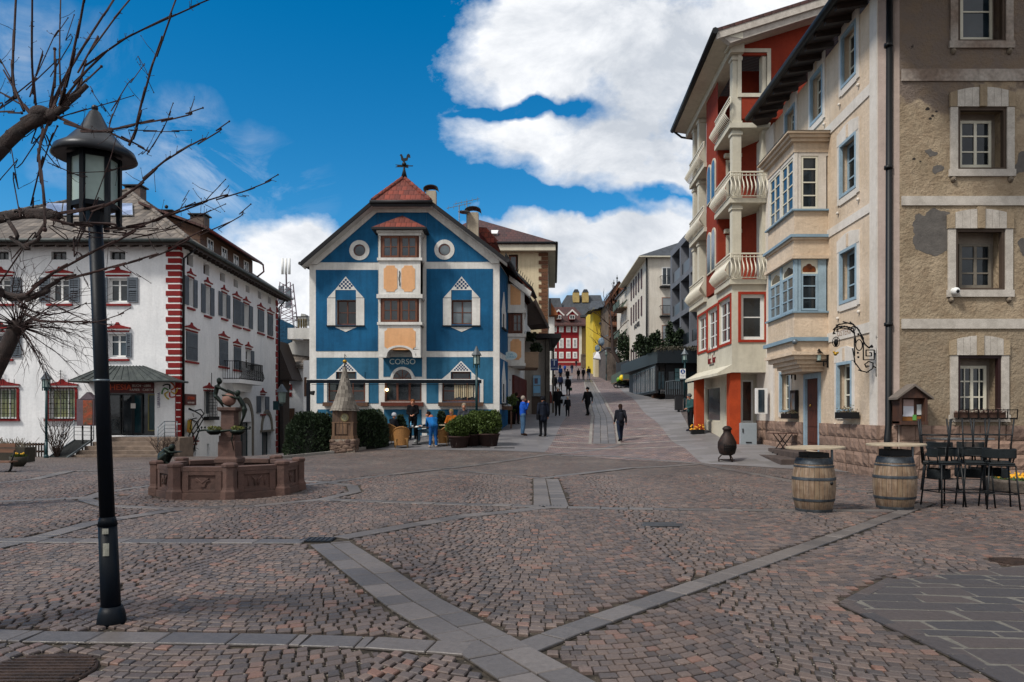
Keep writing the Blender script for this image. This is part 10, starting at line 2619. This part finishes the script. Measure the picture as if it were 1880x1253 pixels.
# ================================================================== TREES
m_bark=Mstone('dark_bark','3a2a25','211815',6,.9); m_twig=M('reddish_twigs','35221f',.85,.2,9,60,.4,c2='221614')
def near_tree():
 Y0=4.6; s=Y0/FL; rnd=random.Random(21)
 P=V((W(-330,HZ,5.0).x,5.0,0)); o=thing('bare_tree','near bare tree reaching in from the upper left with knotted pollarded limbs','tree',P)
 Q=lambda x,y,dy=0.0: W(x,y,Y0+dy)
 def sm(pts,n=4):
  out=[]
  for i in range(len(pts)-1):
   p0=pts[max(i-1,0)];p1=pts[i];p2=pts[i+1];p3=pts[min(i+2,len(pts)-1)]
   for k in range(n):
    t=k/n; out.append(.5*((2*p1)+(p2-p0)*t+(2*p0-5*p1+4*p2-p3)*t*t+(3*p1-3*p2+p0-p3)*t**3))
  out.append(pts[-1]); return out
 limbs=MB(); tw=MB()
 def limb(pts,w,mb=None,dep=(0,0),spurs=0,bud=True):
  fs_=.6 if mb is None else .88
  w=[q*fs_ for q in w] if hasattr(w,'__len__') else w*fs_
  m=len(pts); P3=[Q(x,y,dep[0]+(dep[1]-dep[0])*i/(m-1)) for i,(x,y) in enumerate(pts)]
  if not hasattr(w,'__len__'): w=[w]*m
  if len(w)==2: w=[w[0]+(w[1]-w[0])*i/(m-1) for i in range(m)]
  S=sm(P3); R=[]
  for i in range(m-1):
   for k in range(4): R.append((w[i]+(w[i+1]-w[i])*k/4)*s/2)
  R.append(w[-1]*s/2)
  # slight knottiness
  S=[p+V((rnd.gauss(0,.0006),rnd.gauss(0,.002),rnd.gauss(0,.0006))) for p in S]
  (mb or tw).tube(S,R,7 if (mb or tw) is tw else 12)
  if bud: tw.ball(S[-1],R[-1]*1.9,6)
  L=sum((S[i+1]-S[i]).length for i in range(len(S)-1)); nsp=int(L/.085*spurs)
  for k in range(nsp):
   i=rnd.randrange(1,len(S)-1); d=(S[i+1]-S[i-1]).normalized(); sd=rnd.choice((-1,1)); l=rnd.uniform(.012,.04)
   q=(d*.5+V((-d.z,rnd.uniform(-.4,.4),d.x))*sd).normalized(); e=S[i]+q*l
   tw.tube([S[i],e],[.0016,.0012],4); tw.ball(e,.0026,5)
   if rnd.random()<.16:
    e2=e+q*rnd.uniform(.05,.13)+V((0,0,rnd.uniform(-.01,.03))); tw.tube([e,(e+e2)/2+V((0,0,-.006)),e2],[.0018,.0015,.001],4); tw.ball(e2,.0032,5)
 # trunk and main limbs, outside the frame to the left
 limbs.tube([P,P+V((.03,0,.8)),P+V((-.05,0,1.7)),Q(-290,560,.4),Q(-230,470,.3)],[.27,.22,.19,.17,.14],14)
 limbs.tube([Q(-230,480,.3),Q(-150,400,.2),Q(-60,335,.1)],[.13,.1,.078],12)
 limbs.tube([Q(-240,500,.3),Q(-160,450,.15),Q(-60,418,.05)],[.1,.07,.052],12); limbs.tube([Q(-260,560,.3),Q(-150,540,.15),Q(-50,525,.1),Q(0,538,0)],[.1,.06,.034,.03],12)
 limb([(-60,335),(0,272),(30,245),(60,222),(80,212),(98,208)],[40,34,28,26,30,22],limbs,bud=False)
 limbs.ball(Q(74,208),15*s,14,(1.3,1,.9)); limbs.ball(Q(95,212),11*s,12); limbs.ball(Q(60,222),13*s,12)
 limb([(95,208),(120,196),(140,178),(160,156)],[17,15,12,10],limbs,bud=False)
 for pts,w,dp in (
      ([(60,205),(40,190),(26,160),(22,120),(25,70),(30,0),(32,-60)],(9,6),(0,.2)),([(66,198),(62,150),(58,100),(58,50),(60,0),(60,-60)],(7,5),(0,-.2)),
      ([(85,205),(97,182),(100,150),(102,115),(100,90)],(10,6),(0,.05)),([(118,205),(110,150),(109,100),(110,50),(112,-20)],(5,4),(0,.2)),
      ([(105,205),(118,170),(124,140),(135,100),(145,50),(155,0),(162,-40)],(9,6),(0,-.3)),([(100,200),(112,160),(130,120),(160,75),(190,30),(222,-20)],(9,6),(0,.3)),
      ([(110,205),(125,175),(150,140),(190,100),(230,70),(300,35),(350,15),(400,-8)],(8,4),(0,-.2)),([(112,200),(128,178),(155,150),(186,122)],(7,5),(0,.1)),
      ([(147,162),(150,148),(156,120),(175,75),(210,35),(245,-8)],(6,5),(.05,.3)),([(105,214),(140,230),(165,240),(200,242),(240,232),(275,222),(310,218),(345,212),(372,198)],(10,3.4),(0,-.25)),
      ([(200,240),(230,258),(260,270),(273,279)],(7,4),(-.1,-.1)),([(236,261),(250,240),(258,210),(265,170),(280,120),(295,75),(310,40),(326,-10)],(8,4.5),(-.1,-.3)),
      ([(272,278),(285,260),(300,235),(312,210),(318,190)],(3.6,2.2),(-.1,-.2)),([(205,238),(205,215),(218,185),(235,155),(265,118)],(4,2.4),(-.1,.1)),
      ([(112,216),(150,203),(200,190),(245,176)],(4,2.4),(0,.2)),([(95,222),(76,260),(70,290),(75,330),(82,370),(83,405),(82,422)],(8,8),(0,-.1)),
      ([(75,232),(85,260),(100,300),(150,325),(200,315),(250,301)],(4,2.2),(0,.2)),([(62,190),(75,105),(100,65),(125,33)],(4,2.4),(0,.2)),([(0,190),(30,180),(60,150),(100,115),(130,80),(137,28)],(5,2.4),(.2,.1)),
      ([(-5,108),(20,145),(30,172),(45,195),(62,212)],(4,5),(.2,0)),([(-5,170),(20,180),(45,196),(66,210)],(5,6),(.3,0)),([(-10,208),(20,205),(40,208)],(6,5),(.2,0)),([(70,225),(60,255),(40,300),(0,330)],(4,3),(0,.2)),
      ([(78,228),(90,262),(104,290),(112,310)],(3,2),(0,.1)),([(60,225),(50,250),(10,262),(-5,270)],(3,2),(0,.1)),([(165,158),(190,200),(205,217)],(2.4,2),(0,.1)),([(255,118),(268,130),(282,170)],(2,2),(0,.0)),
      ([(272,270),(262,283),(255,285)],(3,2),(0,0)),([(240,240),(280,240),(320,242),(352,240)],(3.2,2),(-.1,-.2))):
  limb(pts,w,dep=dp,spurs=.55)
 # limb B
 limb([(-60,418),(0,400),(40,394),(85,392),(103,396),(112,397)],[27,23,20,22,20,12],limbs,dep=(.05,0),bud=False)
 limb([(103,393),(150,385),(184,378),(224,365),(258,340),(284,314),(305,293),(345,269),(371,256),(402,242),(421,223)],(10,3.2),dep=(0,-.3),spurs=.6)
 limb([(100,400),(130,412),(165,415),(201,411),(258,417),(290,405),(321,391),(373,373),(408,360),(460,348),(494,334),(510,321)],(9,2.8),dep=(0,-.2),spurs=.6)
 limb([(373,373),(390,355),(402,343),(414,330)],(3,2.2),spurs=.4); limb([(405,360),(412,350),(420,342)],(2.4,2),spurs=.4); limb([(376,376),(395,385),(404,390)],(2,1.6)); limb([(321,391),(340,370),(347,350)],(2.4,1.8)); limb([(430,357),(450,362),(456,360)],(2,1.6))
 limb([(13,402),(28,426),(48,457),(69,441),(82,413)],(9,7),limbs,dep=(-.05,-.1),bud=False)
 limb([(201,411),(225,422),(270,432),(320,420),(378,390),(414,375)],(4.5,2.4),dep=(0,.2),spurs=.6); limb([(112,398),(160,425),(220,432),(280,420),(320,420)],(4,2.6),dep=(0,.1),spurs=.5); limb([(40,392),(25,330),(20,270),(12,240)],(4,2.5),dep=(0,.2),spurs=.5); limb([(95,395),(120,440),(150,430),(200,436)],(4,2.4),dep=(0,.2),spurs=.5)
 # limb C
 limb([(-30,526),(0,533),(15,543),(36,547),(51,544),(84,536),(103,518)],[17,15,15,16,14,12,8],limbs,dep=(.1,0),bud=False)
 limb([(51,541),(84,513),(115,490),(163,467),(204,446),(243,428),(276,407),(305,394),(333,383),(358,372)],(9,2.8),dep=(0,-.2),spurs=.55)
 limb([(104,518),(133,506),(163,503),(189,496),(225,485),(255,478),(283,468),(319,457),(342,443),(373,423),(417,410),(442,397),(460,375)],(8,2.6),dep=(0,-.25),spurs=.55)
 limb([(36,556),(46,560),(66,574),(92,578),(115,575),(143,565),(158,557)],(6,2.8),dep=(0,.1),spurs=.5); limb([(40,556),(51,579),(77,591),(115,592),(153,591),(194,589),(222,578),(240,566)],(6,2.4),dep=(0,-.1),spurs=.5)
 limb([(58,546),(95,548),(130,575),(165,592),(200,598),(218,596)],(4,1.8),dep=(0,.1),spurs=.5); limb([(225,485),(250,505),(277,520)],(2.4,1.8),spurs=.4); limb([(140,490),(160,520),(164,530)],(2.4,1.6),spurs=.3); limb([(0,520),(40,460),(60,430),(80,422)],(5,3),dep=(.1,.1),spurs=.4); limb([(150,470),(135,440),(150,415),(175,380),(200,300),(215,250)],(5,2.6),dep=(0,.3),spurs=.5); limb([(60,385),(75,300),(95,250),(105,232)],(5,4),dep=(.1,.1),spurs=.4)
 limbs.build('limbs',m_bark,o); tw.build('branches',m_twig,o)
near_tree()
def pollard(name,label,P,trunk,knob,rk,ntw,ltw,rtw,seed,bias,droop=.3,mat=None,gens=2,fan=1.0):
 rnd=random.Random(seed); o=thing(name,label,'tree',P); b=MB(); b.tube(trunk[0],trunk[1],12); 
 b.ball(knob,rk,12); b.build('trunk',m_bark,o); t=MB()
 def grow(p,d,l,r,g):
  pts=[p]; q=p.copy(); dd=d.copy(); n=6
  for i in range(n):
   dd=(dd+V((rnd.gauss(0,.12),rnd.gauss(0,.12),rnd.gauss(0,.1)-droop*.09)) ).normalized(); q=q+dd*l/n; pts.append(q)
  t.tube(pts,[r*(1-.75*i/n) for i in range(n+1)],4)
  if g: 
   for i in range(2,n+1):
    for _ in range(2 if rnd.random()<.6 else 1):
     e=(dd+V((rnd.gauss(0,.6),rnd.gauss(0,.6),rnd.gauss(0,.6)))).normalized(); grow(pts[i],e,l*rnd.uniform(.25,.45),r*.45,g-1)
 for k in range(ntw):
  d=V((rnd.gauss(bias[0],fan),rnd.gauss(bias[1],.6),rnd.gauss(bias[2],.55))).normalized(); grow(knob+d*rk*.8,d,ltw*rnd.uniform(.5,1.15),rtw,gens-1)
 t.build('crown',mat or m_twig,o)
P=gnd(W(-60,HZ,12.5).x,12.5); pollard('pollarded_tree','second bare tree at the left edge with a dense mop of thin twigs',P,([P,V((P.x,12.5,1.2)),W(-30,720,12.5),W(0,665,12.5),W(28,605,12.5)],[.22,.17,.14,.12,.12]),W(32,600,12.5),.14,72,1.2,.010,5,(.55,0,.35),droop=.9,gens=2,fan=.8)
# street tree
def street_tree():
 Y=92; rnd=random.Random(8); P=gnd(W(1158,HZ,Y).x,Y); o=thing('street_tree','bare tree with leaning dark trunk before the rubble stone house','tree',P); t=MB(); q=lambda x,y:W(x,y,Y)
 t.tube([P,q(1152,690),q(1138,668),q(1125,645),q(1124,610),q(1120,570)],[.35,.32,.28,.24,.16,.08],8); t.build('trunk',m_bark,o); t=MB()
 def grow(p,d,l,r,g):
  pts=[p]; x=p.copy(); dd=d.normalized()
  for i in range(5): dd=(dd+V((rnd.gauss(0,.1),rnd.gauss(0,.1),.02))).normalized(); x=x+dd*l/5; pts.append(x)
  t.tube(pts,[r*(1-.7*i/5) for i in range(6)],4)
  if g:
   for i in range(1,6): grow(pts[i],dd+V((rnd.uniform(-.8,.8),rnd.uniform(-.5,.5),rnd.uniform(-.2,.6))),l*rnd.uniform(.3,.5),r*.5,g-1)
 for x,y,dx,dz in ((1126,650,-1,.5),(1124,630,-1,.55),(1124,620,.6,.8),(1123,600,-.9,.7),(1122,590,.5,1),(1121,580,-.5,1),(1120,572,.1,1),(1130,655,.8,.7)): grow(q(x,y),V((dx,0,dz)),2.6,.07,2)
 t.build('crown',m_twig,o)
street_tree()
# dark conifer mass on the balconies
b=MB(); P=W(1148,640,92); bushmesh(b,P,1.1,1,2.0,900,.35,seed=4,shell=.2); o=b.build('balcony_shrub',m_yew,None,P); tag(o,'dark shrub filling the balcony above the canvas screen','shrub')
# wooded hill behind everything, mostly hidden
